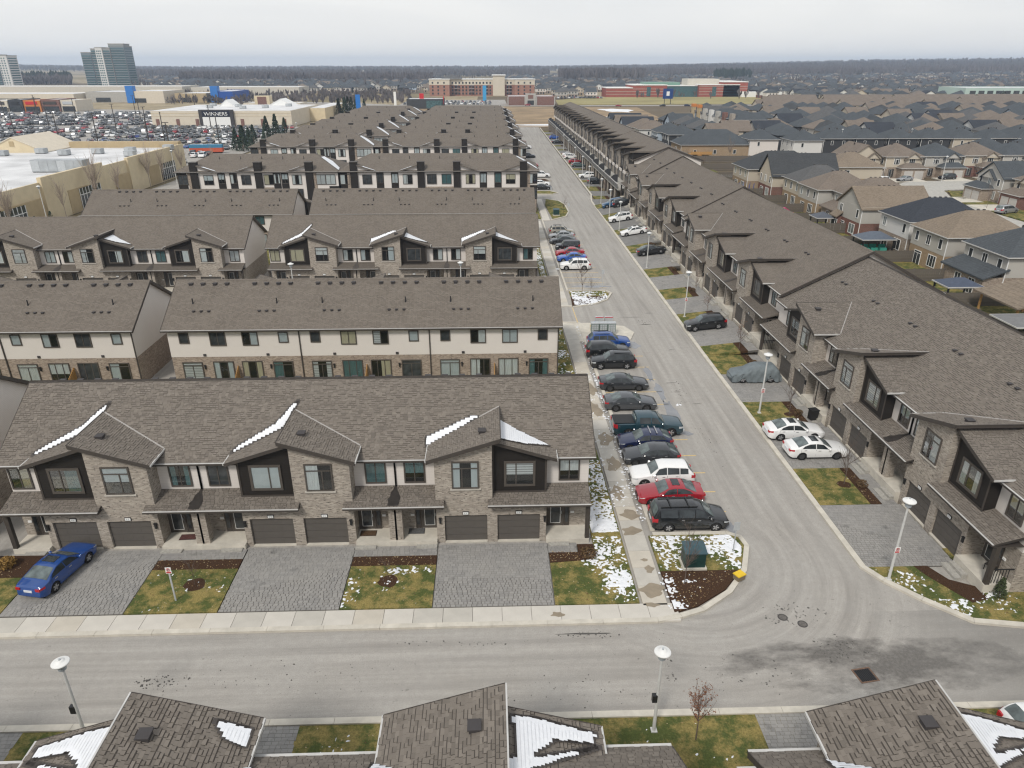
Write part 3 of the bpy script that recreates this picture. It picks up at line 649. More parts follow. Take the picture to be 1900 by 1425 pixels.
kerb([(10.3,80.0),(10.3,38.5)], .3)
kerb([(110,29.0),(29,29.0),(26.3,29.45),(24.4,31.3),(23.0,33.0),(22.3,34.4),(22.3,70),(22.85,163),(24.0,172),(25.2,372)][::-1], .38)
kerb([(110,24.1),(-110,24.4)], .35)
kerb([(10.6,93.1),(15.6,93.0),(16.1,91.9),(15.1,89.1),(13.4,87.4),(10.4,86.2)], .25); kerb([(10.3,143),(10.3,93.2)], .25)
kerb([(10.3,86.2),(-60,86.2)][::-1], .3); kerb([(10.2,80.2),(-60,80.2)], .3)
isl = [(12.3,141.6),(15.6,145.3),(16.7,150.3),(16.7,159),(15.8,163.6),(12.6,166.5)]; kerb(isl, .28)
kerb([(10.2,173),(15,172.6),(16.6,174.5),(15,177.5),(10.2,178)], .28); kerb([(10.2,193),(15,192.8),(16.6,195),(15,198),(10.2,198.5)], .28)
# ------------------------------------------------------------------ lawns, beds
def lawn(pts, z=.11, mat=None, name='lawn'): return sheet(name, pts, z, mat or m_grass)
def rect(a, c, y0, y1): return [(a,y0),(c,y0),(c,y1),(a,y1)]
def dabs(name, inside, box, n, smin, smax, z=.112, seed=1, clus=1.6, keep=.5, mat=None, hh=.06):
    r = random.Random(seed); b = MB(); x0, x1, y0, y1 = box
    ph = [r.uniform(0, 6) for _ in range(4)]
    for _ in range(n):
        x, y = r.uniform(x0, x1), r.uniform(y0, y1)
        k = .5+.25*(sin(x*clus+ph[0])*cos(y*clus*1.3+ph[1]))+.25*sin(x*clus*2.7+y*clus*2.1+ph[2])
        if not inside(x, y) or k < keep*r.uniform(.6, 1.4): continue
        s = r.uniform(smin, smax)*(r.random()*.7+.5); m = 7; a0 = r.random()*6; el = r.uniform(.4, 1); c, d = cos(a0), sin(a0)
        pts = []
        for i in range(m):
            q = 2*pi*i/m; rr = s*r.uniform(.55, 1.25); u, w_ = rr*cos(q), rr*sin(q)*el; pts.append((x+u*c-w_*d, y+u*d+w_*c))
        k0 = len(b.v); b.v += [(p[0], p[1], z-.01) for p in pts]+[(x+(p[0]-x)*.6, y+(p[1]-y)*.6, z+.012+s*hh) for p in pts]
        for i in range(m): j = (i+1) % m; b.f.append((k0+i, k0+j, k0+m+j, k0+m+i)); b.m.append(0)
        b.f.append(tuple(range(k0+m, k0+2*m))); b.m.append(0)
    return stuff(b.build(name, mat or m_snow))
inr = lambda *q: (lambda x, y: True)
for a, c in ((-8.72,-3.55),(-20.7,-15.55)):
    lawn(rect(a, c, 31.6, 35.35)); lawn(rect(a, c, 35.36, 36.25), .13, m_mulch, 'mulch_bed')
lawn(rect(-46,-34.2,31.6,36.9)); lawn(rect(-34.2,-27.6,31.6,34.9)); lawn(rect(-34.2,-27.6,34.91,37.0), .13, m_mulch, 'mulch_bed')
lawn([(3.45,31.6),(8.25,31.6),(8.25,38.2),(6.35,38.2),(6.35,36.4),(5.7,35.5),(3.45,35.3)]); lawn([(3.45,35.31),(5.68,35.51),(6.34,36.41),(6.34,37.1),(5.3,37.1),(5.3,36.3),(3.45,36.3)], .13, m_mulch, 'mulch_bed')
lawn(rect(6.36,8.25,38.21,80)); lawn(rect(-70,6.3,49.2,63.1), .1); lawn(rect(-70,7.0,106,118.8), .1)
lawn(rect(7.2,8.3,86.5,141), .1)
isl1 = [(10.05,30.75),(11.5,31.25),(13.5,32.6),(15,34.4),(15.95,36.6),(15.8,37.6),(15,37.88),(10.05,37.88)]
lawn([(10.05,34.3),(14.95,34.3),(15.95,36.6),(15.8,37.6),(15,37.88),(10.05,37.88)]); lawn([(10.05,30.75),(11.5,31.25),(13.5,32.6),(14.94,34.29),(10.05,34.29)], .12, m_mulch, 'mulch_bed')
lawn([(10.6,90.4),(15.5,90.4),(15.85,91.7),(15.4,92.8),(10.6,92.85)]); lawn([(10.4,86.5),(13.3,87.6),(15,89.3),(15.45,90.39),(10.6,90.39)], .12, m_mulch, 'mulch_bed')
lawn([(12.6,142.2),(15.4,145.5),(16.4,150.3),(16.4,159),(15.5,163.3),(12.9,166),(12.2,158),(12.4,150)]); lawn(rect(9.6,10.3,143,166))
lawn([(10.3,173.3),(14.8,173),(16.2,174.5),(14.8,177.2),(10.3,177.7)]); lawn([(10.3,193.3),(14.8,193.1),(16.2,195),(14.8,197.7),(10.3,198.2)], .12, m_mulch, 'mulch_bed')
RL = [(41.0,45.9),(52.6,57.6),(64.0,69.1),(69.11,71.7),(78.4,82.6),(88.6,93),(99.2,103.6),(113.6,118.6),(127.4,131.3),(139.6,146),(153,157.4),(165.3,169.8),(177,184),(191,195),(203,208),(215,219),(228,232),(241,245),(254,258),(268,272),(282,287),(298,303),(314,319),(330,336),(346,352)]
for i, (a, c) in enumerate(RL):
    xo = SK(a); x0 = 22.72+xo*.4 if a < 160 else 23.9+SK(a)*.7
    tilt(lawn(rect(x0, 26.3+xo, a, c)), a+1)
    tilt(lawn(rect(26.31+xo, 27.1+xo, a, c), .12, m_mulch, 'mulch_bed'), a+1)
lawn([(29,29.4),(60,29.4),(60,32.3),(28.3,32.3),(27.0,33.0),(26.4,34.3),(22.75,34.3),(23.3,33.2),(24.7,31.6),(26.5,29.85)]); 
lawn([(26.41,34.3),(27.01,33.01),(28.31,32.31),(28.31,31.3),(27.2,31.0),(25.9,33.4),(25.6,34.3)], .13, m_mulch, 'mulch_bed')
lawn(rect(28.4,60,32.31,36), .1); lawn(rect(46.2,57.3,36.1,380), .05); 
lawn(rect(-110,110,2,23.98), .06)
# lying snow on the lawns: a height field that dips below the grass where it has melted
from mathutils import noise as mn
def snowfield(box, thr, z=.11, seed=1, cell=.062, f=1.0, name='lying_snow'):
    x0, x1, y0, y1 = box; nx, ny = int((x1-x0)/cell), int((y1-y0)/cell); H = {}
    def hh(i, j):
        if (i, j) not in H:
            x, y = x0+i*cell, y0+j*cell; t = thr(x, y) if callable(thr) else thr
            n = mn.noise((x*.55*f+seed*7.3, y*.55*f, seed))*.36+mn.noise((x*2.6*f, y*2.6*f+seed*3.1, 5))*.34+mn.noise((x*5.0*f**.5, y*5.6*f**.5, seed))*.5+mn.noise((x*9, y*10.5, seed+3))*.4
            e = min(i, j, nx-i, ny-j); H[(i, j)] = max(-.02, min(.045, (n-t)*.16))-(.03 if e == 0 else 0)
        return H[(i, j)]
    b = MB(); idx = {}
    def vid(i, j):
        if (i, j) not in idx: idx[(i, j)] = len(b.v); b.v.append((x0+i*cell, y0+j*cell, z+hh(i, j)))
        return idx[(i, j)]
    for i in range(nx):
        for j in range(ny):
            if max(hh(i, j), hh(i+1, j), hh(i, j+1), hh(i+1, j+1)) > 0: b.f.append((vid(i, j), vid(i+1, j), vid(i+1, j+1), vid(i, j+1))); b.m.append(0)
    if b.f: stuff(b.build(name, m_snow, smooth=True))
NO = 9
snowfield((6.4,8.24,38.3,58), lambda x, y: -.05 if y < 47 else .08, seed=2); snowfield((6.4,8.24,58,79), .2, seed=22, cell=.1)
snowfield((3.5,8.24,31.65,38), lambda x, y: .6-.62*max(0, min(1, (x-4.6-(36-y)*.35)/1.6)) if y < 36.4 else (-.05 if x > 6.4 else NO), seed=3)
snowfield((-8.7,-3.6,31.65,35.3), lambda x, y: .54-.4*max(0, 1-(x+8.7)/1.2)-.42*max(0, 1-abs(y-34.9)/.5)*(1 if x > -6.8 else 0)-.35*max(0, 1-hypot(x+6.2, (y-33.9)*1.2)/1.6), seed=5)
snowfield((-20.65,-15.6,31.65,35.3), lambda x, y: .52-.25*max(0, 1-hypot(x+17.4, y-34.4)/1.6)-.25*max(0, 1-hypot(x+16.3, y-33.6)/1.0)-.2*max(0, (33-y)*.5), seed=6)
snowfield((10.1,15.8,34.35,37.85), lambda x, y: (.24-.26*max(0, min(1, (y-35.4)/1.2))-.25*max(0, (x-13.8)/1.5)) if x < 15.75-abs(y-36.6)*.35 else NO, seed=7)
snowfield((10.1,14.9,31.0,34.25), lambda x, y: (.46-.4*max(0, 1-(x-10.05-(34-y)*.2)/.5)) if y > 30.9+max(0, x-11)*.95 else NO, z=.125, seed=8)
snowfield((10.7,15.6,86.7,92.7), lambda x, y: (.12 if y > 90.3 else -.05) if y > 86.5+max(0, x-12.6)*1.2 else NO, z=.125, seed=9, cell=.11)
snowfield((22.9,34,29.75,34.2), lambda x, y: (.2+.07*max(0, x-29.5)) if (x > 23.4 or y > 33) and y > 34-(x-22.9)*1.35 and y > 29.9 and x+2.2*y < 99 and not (25.6 < x < 28.2 and y > 31.3) else NO, seed=10)
snowfield((-33,6,50,63), .42, z=.1, seed=11, cell=.22, f=.5); snowfield((7.3,8.25,86.6,118), .05, z=.1, seed=14, cell=.11)
snowfield((9.95,10.26,38.6,79), .25, z=.14, seed=12, cell=.06); snowfield((8.35,9.92,40,68), lambda x, y: .38-.2*max(0, 1-abs(y-44)/3), z=.117, seed=13); snowfield((9.7,10.3,31,60), .45, z=.117, seed=33)
for i, (a, c) in enumerate(((41,45.9),(52.6,57.6),(64,68.5))): snowfield((22.8,27.0,a,c), .66, seed=15+i, z=.112)
snowfield((-9,21,20.5,23.6), .52, z=.062, seed=17, cell=.09); snowfield((-34,-27.7,31.7,34.8), .7, seed=18)
for (x, y, r_, m_) in ((-17.6,33.9,.62,0),(-6.3,33.9,.6,0),(25.6,43.6,.5,0),(26.0,55.0,.45,0)): pts = [(x+r_*R.uniform(.85,1.15)*cos(q*.42), y+r_*R.uniform(.75,1.05)*sin(q*.42)) for q in range(15)]; sheet('mulch_ring', pts, .122, m_mulch, .1)
for k, (x, y, r_) in enumerate(((10.55,52.9,.95),(10.4,42.6,.5),(10.45,39.9,.5),(10.3,104.5,.8),(16.8,57.4,.4),(10.5,57.5,.6))): snowfield((x-r_,x+r_,y-r_*.8,y+r_*.8), lambda X, Y: -.5+1.1*hypot(X-x, (Y-y)*1.3)/r_, z=.1 if x < 10.4 else .005, seed=50+k, cell=.07)
def litter(box, n, seed, z=.118, ok=None):
    r = random.Random(seed); b = MB()
    for _ in range(n):
        x, y = r.uniform(*box[:2]), r.uniform(*box[2:])
        if ok and not ok(x, y): continue
        a = r.random()*6; s = r.uniform(.025, .06); c, d = cos(a)*s, sin(a)*s; b.poly([(x+c,y+d,z+r.uniform(.0,.03)),(x-d*.6,y+c*.6,z+.012),(x-c,y-d,z+r.uniform(0,.03)),(x+d*.6,y-c*.6,z+.006)], r.choice((0,0,1,2)))
    stuff(b.build('leaf_litter', [m_leaf1, m_leaf2, m_leaf3]))
m_leaf1 = flat('leaf_tan', (.3,.2,.1), .9, .2, 5); m_leaf2 = flat('leaf_brown', (.13,.065,.035), .9, .2, 5); m_leaf3 = flat('leaf_pale', (.45,.36,.22), .9, .2, 5)
litter((10.1,14.9,30.9,34.3), 420, 1, .128, lambda x, y: y > 30.9+max(0, x-11)*.95)
for i, bx in enumerate(((-8.7,-3.6,35.3,36.3),(-20.7,-15.6,35.3,36.3),(3.5,6.3,35.4,36.4),(-34,-27.7,34.9,36.9))): litter(bx, 110, 2+i, .14)
for i, bx in enumerate(((-8.7,-3.6,31.7,35.3),(-20.7,-15.6,31.7,35.3),(3.5,8.2,31.7,35.5),(22.9,26.3,41,45.9),(22.9,26.3,52.7,57.5),(22.9,26.3,64,69),(24,33,30,34),(-9,9,20,23.8))): litter(bx, 90, 12+i, .115 if i < 7 else .065, (lambda x, y: x+y > 57.5) if i == 6 else None)
for i, (a, c) in enumerate(RL[:3]): litter((26.35+SK(a),27.1+SK(a),a,c), 90, 32+i, .13)
# ------------------------------------------------------------------ pavement slabs
SLM = [flat('slab_pale', (.54, .51, .455), .85, .07, .9, .15, 90), flat('slab_mid', (.47, .445, .395), .85, .09, .9, .15, 90), flat('slab_tan', (.5, .46, .39), .85, .09, .9, .15, 90)]
pv = struct(bpy.data.objects.new('sidewalk', None)); C.objects.link(pv)
b = MB(); b.box(-.81,.81,-.69,.69,-.2,0); b.box(-.815,.815,-.7,.7,-.21,-.02); sl1 = b.mesh('concrete_slab', SLM[0])
x = -44.0
while x < 9.6:
    inst('concrete_slab', sl1, pv, (x+.82, 30.82+.004*min(0, x)*.3, .115), 0, R.choice(SLM) if x < 1 else SLM[0]); x += 1.645
y = 32.2
while y < 79: inst('concrete_slab', sl1, pv, (9.12, y, .115), pi/2, R.choice(SLM)); y += 1.645
y = 87
while y < 141: inst('concrete_slab', sl1, pv, (9.25, y, .115), pi/2, R.choice(SLM)); y += 1.645
y = 142.3
while y < 166: inst('concrete_slab', sl1, pv, (11.25, y, .115), pi/2, SLM[0]); y += 1.645
sheet('mailbox_pad', [(8.4,73.6),(10.3,73.6),(15.6,74.1),(16.4,76.4),(15.6,78.6),(12,79.8),(8.4,79.9)], .1, m_conc)
# damp patches and puddles
def blob(name, x, y, rx, ry, z, mat, seed, n=22):
    r = random.Random(seed); p1, p2 = r.random()*6, r.random()*6
    pts = [(x+rx*cos(q)*(1+.25*sin(3*q+p1)+.12*sin(7*q+p2)), y+ry*sin(q)*(1+.25*sin(2*q+p2)+.12*sin(5*q+p1)), z) for q in [2*pi*i/n for i in range(n)]]
    b = MB(); b.ext(pts, (0,0,-.003)); return struct(b.build(name, mat))
m_damp = flat('damp_concrete', (.26, .215, .155), .6, .15, 1.5, spec=.5); m_pud = flat('puddle_water', (.21, .215, .225), .08, .15, .6, spec=.6); m_oil = flat('dark_stain', (.09, .085, .078), .8, .35, 2)
for i, (x, y, a, c) in enumerate(((9.3,35.4,.22,.12),(9.4,34.5,.28,.3),(9.2,32.6,.7,.55),(8.9,31.4,.4,.18),(9.0,38.4,.6,.5),(9.3,40.3,.6,.5),(8.9,43,.45,.8),(9.2,47,.5,1.2),(9.2,51,.6,1.0),(3.5,30.8,.35,.22),(9.2,56.5,.5,1.5),(9.3,61,.5,1.4))): blob('damp_patch', x, y, a, c, .1225, m_damp, i)
for i, (x, y, a, c) in enumerate(((15.9,56.2,.5,2.6),(15.8,60.2,.35,2.2),(15.6,64.5,.3,2.2),(16.2,52.0,.5,.35),(15.7,38.9,.35,.8),(15.6,72.6,.7,.9),(14.6,95.2,1.9,.55),(12.6,95.6,1.2,.35),(14.8,99.2,1.0,.5))): blob('puddle', x, y, a, c, .005, m_pud, 30+i)
for i, (x, y, a, c, n, hi) in enumerate(((-16.6,26.8,1.5,.7,160,.1),(-2,28.9,4,.25,120,.07),(5.2,29.3,2.2,.25,110,.08),(16.6,30.6,2.4,1.1,200,.09),(18.2,27.9,1.6,1.2,160,.08),(13,26.2,3,1.6,120,.07),(4,25.6,6,1.3,160,.06),(-10,27,8,1.6,160,.06),(17.4,60,.9,4,60,.12),(18.4,80,1.4,1.2,120,.1),(12.6,32.4,1.6,.9,0,.06),(8.9,27.4,.35,2.6,60,.1),(17.6,50,1.6,5,80,.07),(13.5,97,2,1.4,120,.1))):
    dabs('road_dirt', lambda X, Y: ((X-x)/a)**2+((Y-y)/c)**2 < R.random(), (x-a,x+a,y-c,y+c), n, .015, hi, z=.004, seed=60+i, keep=.2, mat=m_oil, hh=.02)
for i, (x, y, a, c) in enumerate(((17.3,62.3,.5,.06),(17.4,60.2,.3,.05),(18.3,79.3,.6,.1),(17.2,82,1.3,.06),(18.6,57.6,.4,.05),(5,29.4,1.4,.06),(19.6,83.5,.5,.06),(19.4,71,.3,.05))): blob('stain', x, y, a, c, .004, m_oil, 90+i)
# yellow bay lines
bl = struct(bpy.data.objects.new('parking_bays', None)); C.objects.link(bl)
b = MB(); b.box(-2.8, 2.8, -.055, .055, -.003, .005); lm = b.mesh('bay_line', m_lineY)
for y in (40.6, 43.1, 45.7, 48.3, 50.9, 53.7, 57.6, 60.3, 63.2, 66.3, 69.3, 94.6, 97.2, 99.9, 102.6, 105.3, 108.2, 111.2, 114, 117, 120.5, 124, 127.2): inst('bay_line', lm, bl, (13.2, y, 0), R.uniform(-.004, .004))
b = MB(); b.box(-.05, .05, -2.9, 2.9, -.003, .005); lm2 = b.mesh('crossing_line', m_lineY)
for x in (8.55, 10.35): inst('crossing_line', lm2, bl, (x, 83.1, 0))
# ------------------------------------------------------------------ paved drives
_pv = {}; m_pavd = flat('paved_drive', (.2,.195,.185), .9, .15, 1, .2, 20)
def drive(x0, x1, y0, y1, solo=0, z=.1, near='y', along='x'):
    d = struct(bpy.data.objects.new('driveway', None)); C.objects.link(d)
    b = MB(); b.box(x0, x1, y0, y1, -.15, z-.03); b.build('bedding', m_joint, d)
    P = []; a, c = ((x0, x1), (y0, y1)) if along == 'x' else ((y0, y1), (x0, x1)); v = c[0]; k = 0
    while v < c[1]-.05:
        h = min(.2, c[1]-v); u = a[0]-(0, .15, .07, .22)[k % 4]
        while u < a[1]:
            ww = R.choice((.3, .3, .3, .2)); p, q = max(u, a[0]), min(u+ww, a[1])
            if q-p > .05: P.append((p, q, v, v+h))
            u += ww
        v += h; k += 1
    if along != 'x': P = [(c0, c1, p, q) for p, q, c0, c1 in P]
    P.sort(key=lambda t: hypot(t[0], t[2]))
    for p in P[:solo]:
        kk = (round(p[1]-p[0], 2), round(p[3]-p[2], 2))
        if kk not in _pv:
            m = MB(); w_, h_ = kk[0]/2-.007, kk[1]/2-.007; m.box(-w_, w_, -h_, h_, -.04, -.006); m.v[4:] = [(x_*(1-.012/w_), y_*(1-.012/h_), 0) for x_, y_, _ in m.v[4:]]; _pv[kk] = m.mesh('paver', m_pav1)
        inst('paver', _pv[kk], d, ((p[0]+p[1])/2, (p[2]+p[3])/2, z+R.uniform(-.002, .002)))
    m = MB()
    for p in P[solo:]: m.box(p[0]+.006, p[1]-.006, p[2]+.006, p[3]-.006, z-.04, z+R.uniform(-.002, .002))
    if m.v: stuff(m.build('pavers', m_pav, d))
    return d
for a, c, s in ((-3.5,3.4,300),(-15.5,-8.77,300),(-27.55,-20.75,300)): drive(a, c, 31.6, 37.35, s)
for a, c in ((-8.76,-3.56),(-20.74,-15.56)): drive(a+.01, c-.01, 36.28, 37.3, 0)
drive(3.42,5.25,36.32,37.3)
RD = []; prev = 34.31
for a, c in RL: (RD.append((prev+.01, a-.01)) if a-prev > .5 else None); prev = c
for i, (a, c) in enumerate(RD):
    xo = SK(a); x0 = 22.72+xo*.4 if a < 160 else 23.9+SK(a)*.7
    if a < 112: tilt(drive(x0, 28.35+xo*.5, a, c, 300 if i < 2 else 0), (a+c)/2)
    else: tilt(sheet('driveway', rect(x0, 28.6+xo, a, c), .1, m_pavd), (a+c)/2)
for a, c in RL[:6]: tilt(drive(27.12+SK(a), 28.2+SK(a), a, c), a+1)
for a, c in ((-16,-9.1),(12.2,19),(-29,-21.7),(23.9,31)): drive(a, c, 19.5, 23.95, 0, .075)
# ------------------------------------------------------------------ vehicles
def lerp_pts(P, x):
    if x >= P[0][0]: return P[0][1]
    for (a, b), (c, d) in zip(P, P[1:]):
        if x >= c:
            t = (a-x)/(a-c); t2 = t; return b+(d-b)*t2
    return P[-1][1]
# profiles: x from the nose (+) to the tail (-): top line, belt line, windscreen (base, top), rear glass (top, base), wheels, wheel radius
KIND = {
 'sedan': dict(L=4.65, W=1.82, top=[(2.32,.5),(2.3,.68),(2.1,.79),(1.5,.9),(.98,.97),(.2,1.38),(-.25,1.44),(-.8,1.41),(-1.75,1.07),(-2.2,1.02),(-2.28,.9),(-2.32,.6)], belt=[(2.3,.66),(1.0,.88),(-1.6,.99),(-2.3,.88)], ws=(.98,.2), rg=(-.85,-1.72), side=[(.7,-.3),(-.36,-1.45)], wx=(1.38,-1.35), r=.33),
 'hatch': dict(L=4.3, W=1.8, top=[(2.15,.5),(2.12,.7),(1.9,.82),(1.35,.93),(.95,1.0),(.2,1.42),(-.3,1.49),(-1.2,1.42),(-1.95,1.08),(-2.1,.95),(-2.15,.6)], belt=[(2.1,.68),(1.0,.9),(-1.7,1.02),(-2.1,.92)], ws=(.95,.2), rg=(-1.25,-1.93), side=[(.7,-.25),(-.31,-1.15),(-1.2,-1.6)], wx=(1.32,-1.25), r=.32),
 'suv': dict(L=4.6, W=1.86, top=[(2.3,.55),(2.27,.82),(2.1,.95),(1.4,1.06),(1.0,1.1),(.35,1.58),(-.1,1.68),(-1.6,1.62),(-1.75,1.58),(-2.18,1.1),(-2.27,.9),(-2.3,.6)], belt=[(2.27,.8),(1.0,1.0),(-1.9,1.08),(-2.27,.95)], ws=(1.0,.36), rg=(-1.72,-2.14), side=[(.75,-.2),(-.26,-1.1),(-1.16,-1.75)], wx=(1.38,-1.3), r=.37),
 'van': dict(L=5.1, W=1.98, top=[(2.55,.5),(2.52,.75),(2.35,.92),(1.75,1.05),(1.5,1.1),(.75,1.6),(.3,1.74),(-2.0,1.72),(-2.2,1.66),(-2.47,1.1),(-2.53,.9),(-2.55,.5)], belt=[(2.5,.74),(1.5,1.0),(-2.2,1.1),(-2.5,1.0)], ws=(1.5,.76), rg=(-2.18,-2.45), side=[(1.2,.25),(.19,-.85),(-.91,-2.05)], wx=(1.62,-1.48), r=.35),
 'boxy': dict(L=4.05, W=1.78, top=[(2.02,.5),(2.0,.9),(1.85,1.0),(1.1,1.06),(.55,1.6),(.4,1.66),(-1.8,1.66),(-1.95,1.6),(-2.0,1.0),(-2.02,.6)], belt=[(2.0,.8),(1.0,1.02),(-2.0,1.05)], ws=(1.1,.55), rg=(-1.93,-2.0), side=[(.7,-.3),(-.38,-1.2),(-1.27,-1.85)], wx=(1.28,-1.25), r=.34),
 'pickup': dict(L=5.8, W=2.0, top=[(2.9,.6),(2.87,.95),(2.7,1.08),(1.6,1.2),(1.35,1.22),(.75,1.72),(.35,1.82),(-.75,1.82),(-.98,1.76),(-1.1,1.28),(-2.75,1.25),(-2.86,1.22),(-2.9,.65)], belt=[(2.87,.9),(1.4,1.15),(-1.0,1.2),(-2.9,1.2)], ws=(1.35,.76), rg=(-.98,-1.1), side=[(1.05,.22),(.12,-.75)], wx=(1.85,-1.65), r=.41),
}
def body_fn(K):
    L, W = K['L'], K['W']
    def sec(x):
        zt, zb = lerp_pts(K['top'], x), lerp_pts(K['belt'], x); e = abs(x)/(L/2); zb = min(zb, zt-.03)
        hw = W/2*(1-.20*max(0, (e-.82)/.18)**2); g = zt-zb
        wt = hw*.965-.42*g if g > .06 else hw*.9; wt = max(wt, hw*.62)
        zlo = .24+.1*max(0, (e-.9)/.1); arch = 0
        for wx in K['wx']:
            d = abs(x-wx); ra = K['r']+.06
            if d < ra: arch = max(arch, sqrt(ra*ra-d*d)+K['r']-.02)
        zlo = max(zlo, arch); z1 = max(zlo+.01, .44); z2 = max(z1+.01, min(.66, zb-.05))
        return [(hw*.95, zlo), (hw*1.0, z1), (hw*1.0, z2), (hw*.97, max(zb, z2+.01)), (wt, max(zt-.07-.02*min(1,g*2), zb+.005)), (wt*.72, zt-.015), (0, zt)]
    return sec
_car = {}
def car_parts(kind, n=46):
    if (kind, n) in _car: return _car[(kind, n)]
    K = KIND[kind]; L = K['L']; sec = body_fn(K); d = {}
    xs = sorted({round(L/2-L*i/n, 3) for i in range(n+1)} | {round(q[0], 3) for q in K['top']} | ({round(wx+s*(K['r']+.06), 3) for wx in K['wx'] for s in (1, -1)} if n > 20 else set()), reverse=True)
    b = MB(); m = 13
    for x in xs:
        q = sec(x); ring = [(x, y, z) for y, z in q]+[(x, -y, z) for y, z in q[-2::-1]]; b.v += ring
    for i in range(len(xs)-1):
        for j in range(m-1): b.f.append((i*m+j, i*m+j+1, (i+1)*m+j+1, (i+1)*m+j)); b.m.append(0)
    b.f.append(tuple(range(m))); b.m.append(0); k = (len(xs)-1)*m; b.f.append(tuple(range(k+m-1, k-1, -1))); b.m.append(0)
    if n <= 20:      # far version: one mesh
        bb = b
        def gl(x0, x1, j0, j1, off=.02):
            q = [Vector((x, *sec(x)[j])) for x in (x0, x1) for j in (j0, j1)]
            for s in (1, -1): bb.poly([(p.x, s*(p.y+off*.7), p.z+off*.5) for p in (q[0], q[1], q[3], q[2])], 1)
        for a, c in K['side']: gl(a, c, 3, 4)
        for a, c in (K['ws'], K['rg']):
            A, B_ = sec(a), sec(c); bb.poly([(a,-A[4][0]*.9,A[6][1]+.02),(a,A[4][0]*.9,A[6][1]+.02),(c,B_[4][0]*.9,B_[6][1]+.02),(c,-B_[4][0]*.9,B_[6][1]+.02)], 1)
        for wx in K['wx']:
            for s in (1, -1): bb.tube((wx, s*(K['W']/2-.2), K['r']), (wx, s*K['W']/2, K['r']), K['r'], n=8, m=2)
        bb.box(-L/2-.01, -L/2+.1, -K['W']*.38, -K['W']*.25, .75, .9, 3); bb.box(-L/2-.01, -L/2+.1, K['W']*.25, K['W']*.38, .75, .9, 3)
        _car[(kind, n)] = bb; return bb
    d['body'] = b
    def strip(x0, x1, j, t0, t1, side, off=.012, k=8, slant0=0, slant1=0):
        B = MB(); rows = []
        for i in range(k+1):
            col = []
            for t in (t0, t1):
                a = x0+slant0*t; c = x1+slant1*t; x = a+(c-a)*i/k; q = sec(x); p0, p1 = q[j], q[j+1]
                col.append((x, side*(p0[0]+(p1[0]-p0[0])*t+off), p0[1]+(p1[1]-p0[1])*t+off*.4))
            rows.append(col)
        for i in range(k): B.poly([rows[i][0], rows[i][1], rows[i+1][1], rows[i+1][0]])
        return B
    d['side_window'] = []
    for i, (a, c) in enumerate(K['side']):
        for s in (1, -1): d['side_window'].append(strip(a, c, 3, .1, .9, s, slant0=-.42 if i == 0 and kind != 'boxy' else 0, slant1=.25 if i == len(K['side'])-1 and kind in ('sedan', 'hatch') else 0, k=6))
    def shield(a, c):
        B = MB(); k = 5; rows = []
        for i in range(k+1):
            x = a+(c-a)*(.06+.88*i/k); q = sec(x); h = .014; row = []
            for f_ in (-.9, -.6, 0, .6, .9):
                y = q[4][0]*f_; z = q[6][1]-(q[6][1]-q[5][1])*min(1, abs(f_)/.72) if abs(f_) < .72 else q[5][1]+(q[4][1]-q[5][1])*(abs(f_)-.72)/.28
                row.append((x+(.01 if a > 0 else -.01), y, z+h))
            rows.append(row)
        for i in range(k):
            for j in range(4): B.poly([rows[i][j], rows[i][j+1], rows[i+1][j+1], rows[i+1][j]])
        return B
    d['windscreen'] = shield(*K['ws']); d['rear_window'] = shield(*K['rg'])
    if kind in ('boxy', 'pickup'):
        B = MB(); xr = K['rg'][1]-(.03 if kind == 'boxy' else .0); B.box(xr-.01, xr+.06, -K['W']*.34, K['W']*.34, sec(-.5)[3][1]+.12, sec(-.5)[6][1]-.16); d['rear_window'] = B
    h = L/2; zl = lerp_pts(K['belt'], h-.1)
    d['headlight'] = [strip(h-.42, h-.07, 2, .35, .95, s, .012) for s in (1, -1)]
    for B, s in zip(d['headlight'], (1, -1)): B.box(h-.1, h-.01, *sorted((s*K['W']*.26, s*K['W']*.41)), zl-.16, zl-.05)
    tl = []
    for s in (1, -1):
        zt_ = lerp_pts(K['belt'], -h+.15); tall = kind in ('suv', 'van', 'pickup', 'boxy')
        B = strip(-h+.32, -h+.06, 2, .35 if tall else .45, 1.0, s, .012); B.box(-h-.012, -h+.14, *sorted((s*K['W']*.27, s*K['W']*.42)), zt_-(.3 if tall else .17), zt_-.02); tl.append(B)
    d['taillight'] = tl
    B = MB(); B.box(h-.05, h+.012, -.36, .36, .5, .62); B.box(h-.05, h+.01, -.55, .55, .3, .42); d['grille'] = B
    B = MB(); B.box(-h-.02, -h+.05, -.26, .26, .62 if kind != 'pickup' else .5, .75 if kind != 'pickup' else .62); d['licence_plate'] = B
    ms = []
    for s in (1, -1):
        x = K['ws'][0]-.28; y = K['W']/2*.97; z = lerp_pts(K['belt'], x)+.08; B = MB(); B.lathe([(.0,-.1),(.09,-.07),(.1,.05),(.06,.1),(0,.11)], 8, (x, s*(y+.12), z)); B.box(x-.03, x+.03, *sorted((s*(y-.08), s*(y+.1))), z-.05, z); ms.append(B)
    d['mirror'] = ms
    B = MB(); B.box(-h+.2, h-.2, -K['W']*.4, K['W']*.4, .13, .6); d['chassis'] = B
    d['door_handle'] = []
    for s in (1, -1):
        for a, c in K['side'][:2]: x = (a+c)/2-.25; q = sec(x); B = MB(); B.box(x-.1, x+.1, *sorted((s*(q[3][0]+.0), s*(q[3][0]+.035))), q[3][1]-.13, q[3][1]-.09); d['door_handle'].append(B)
    B = MB()
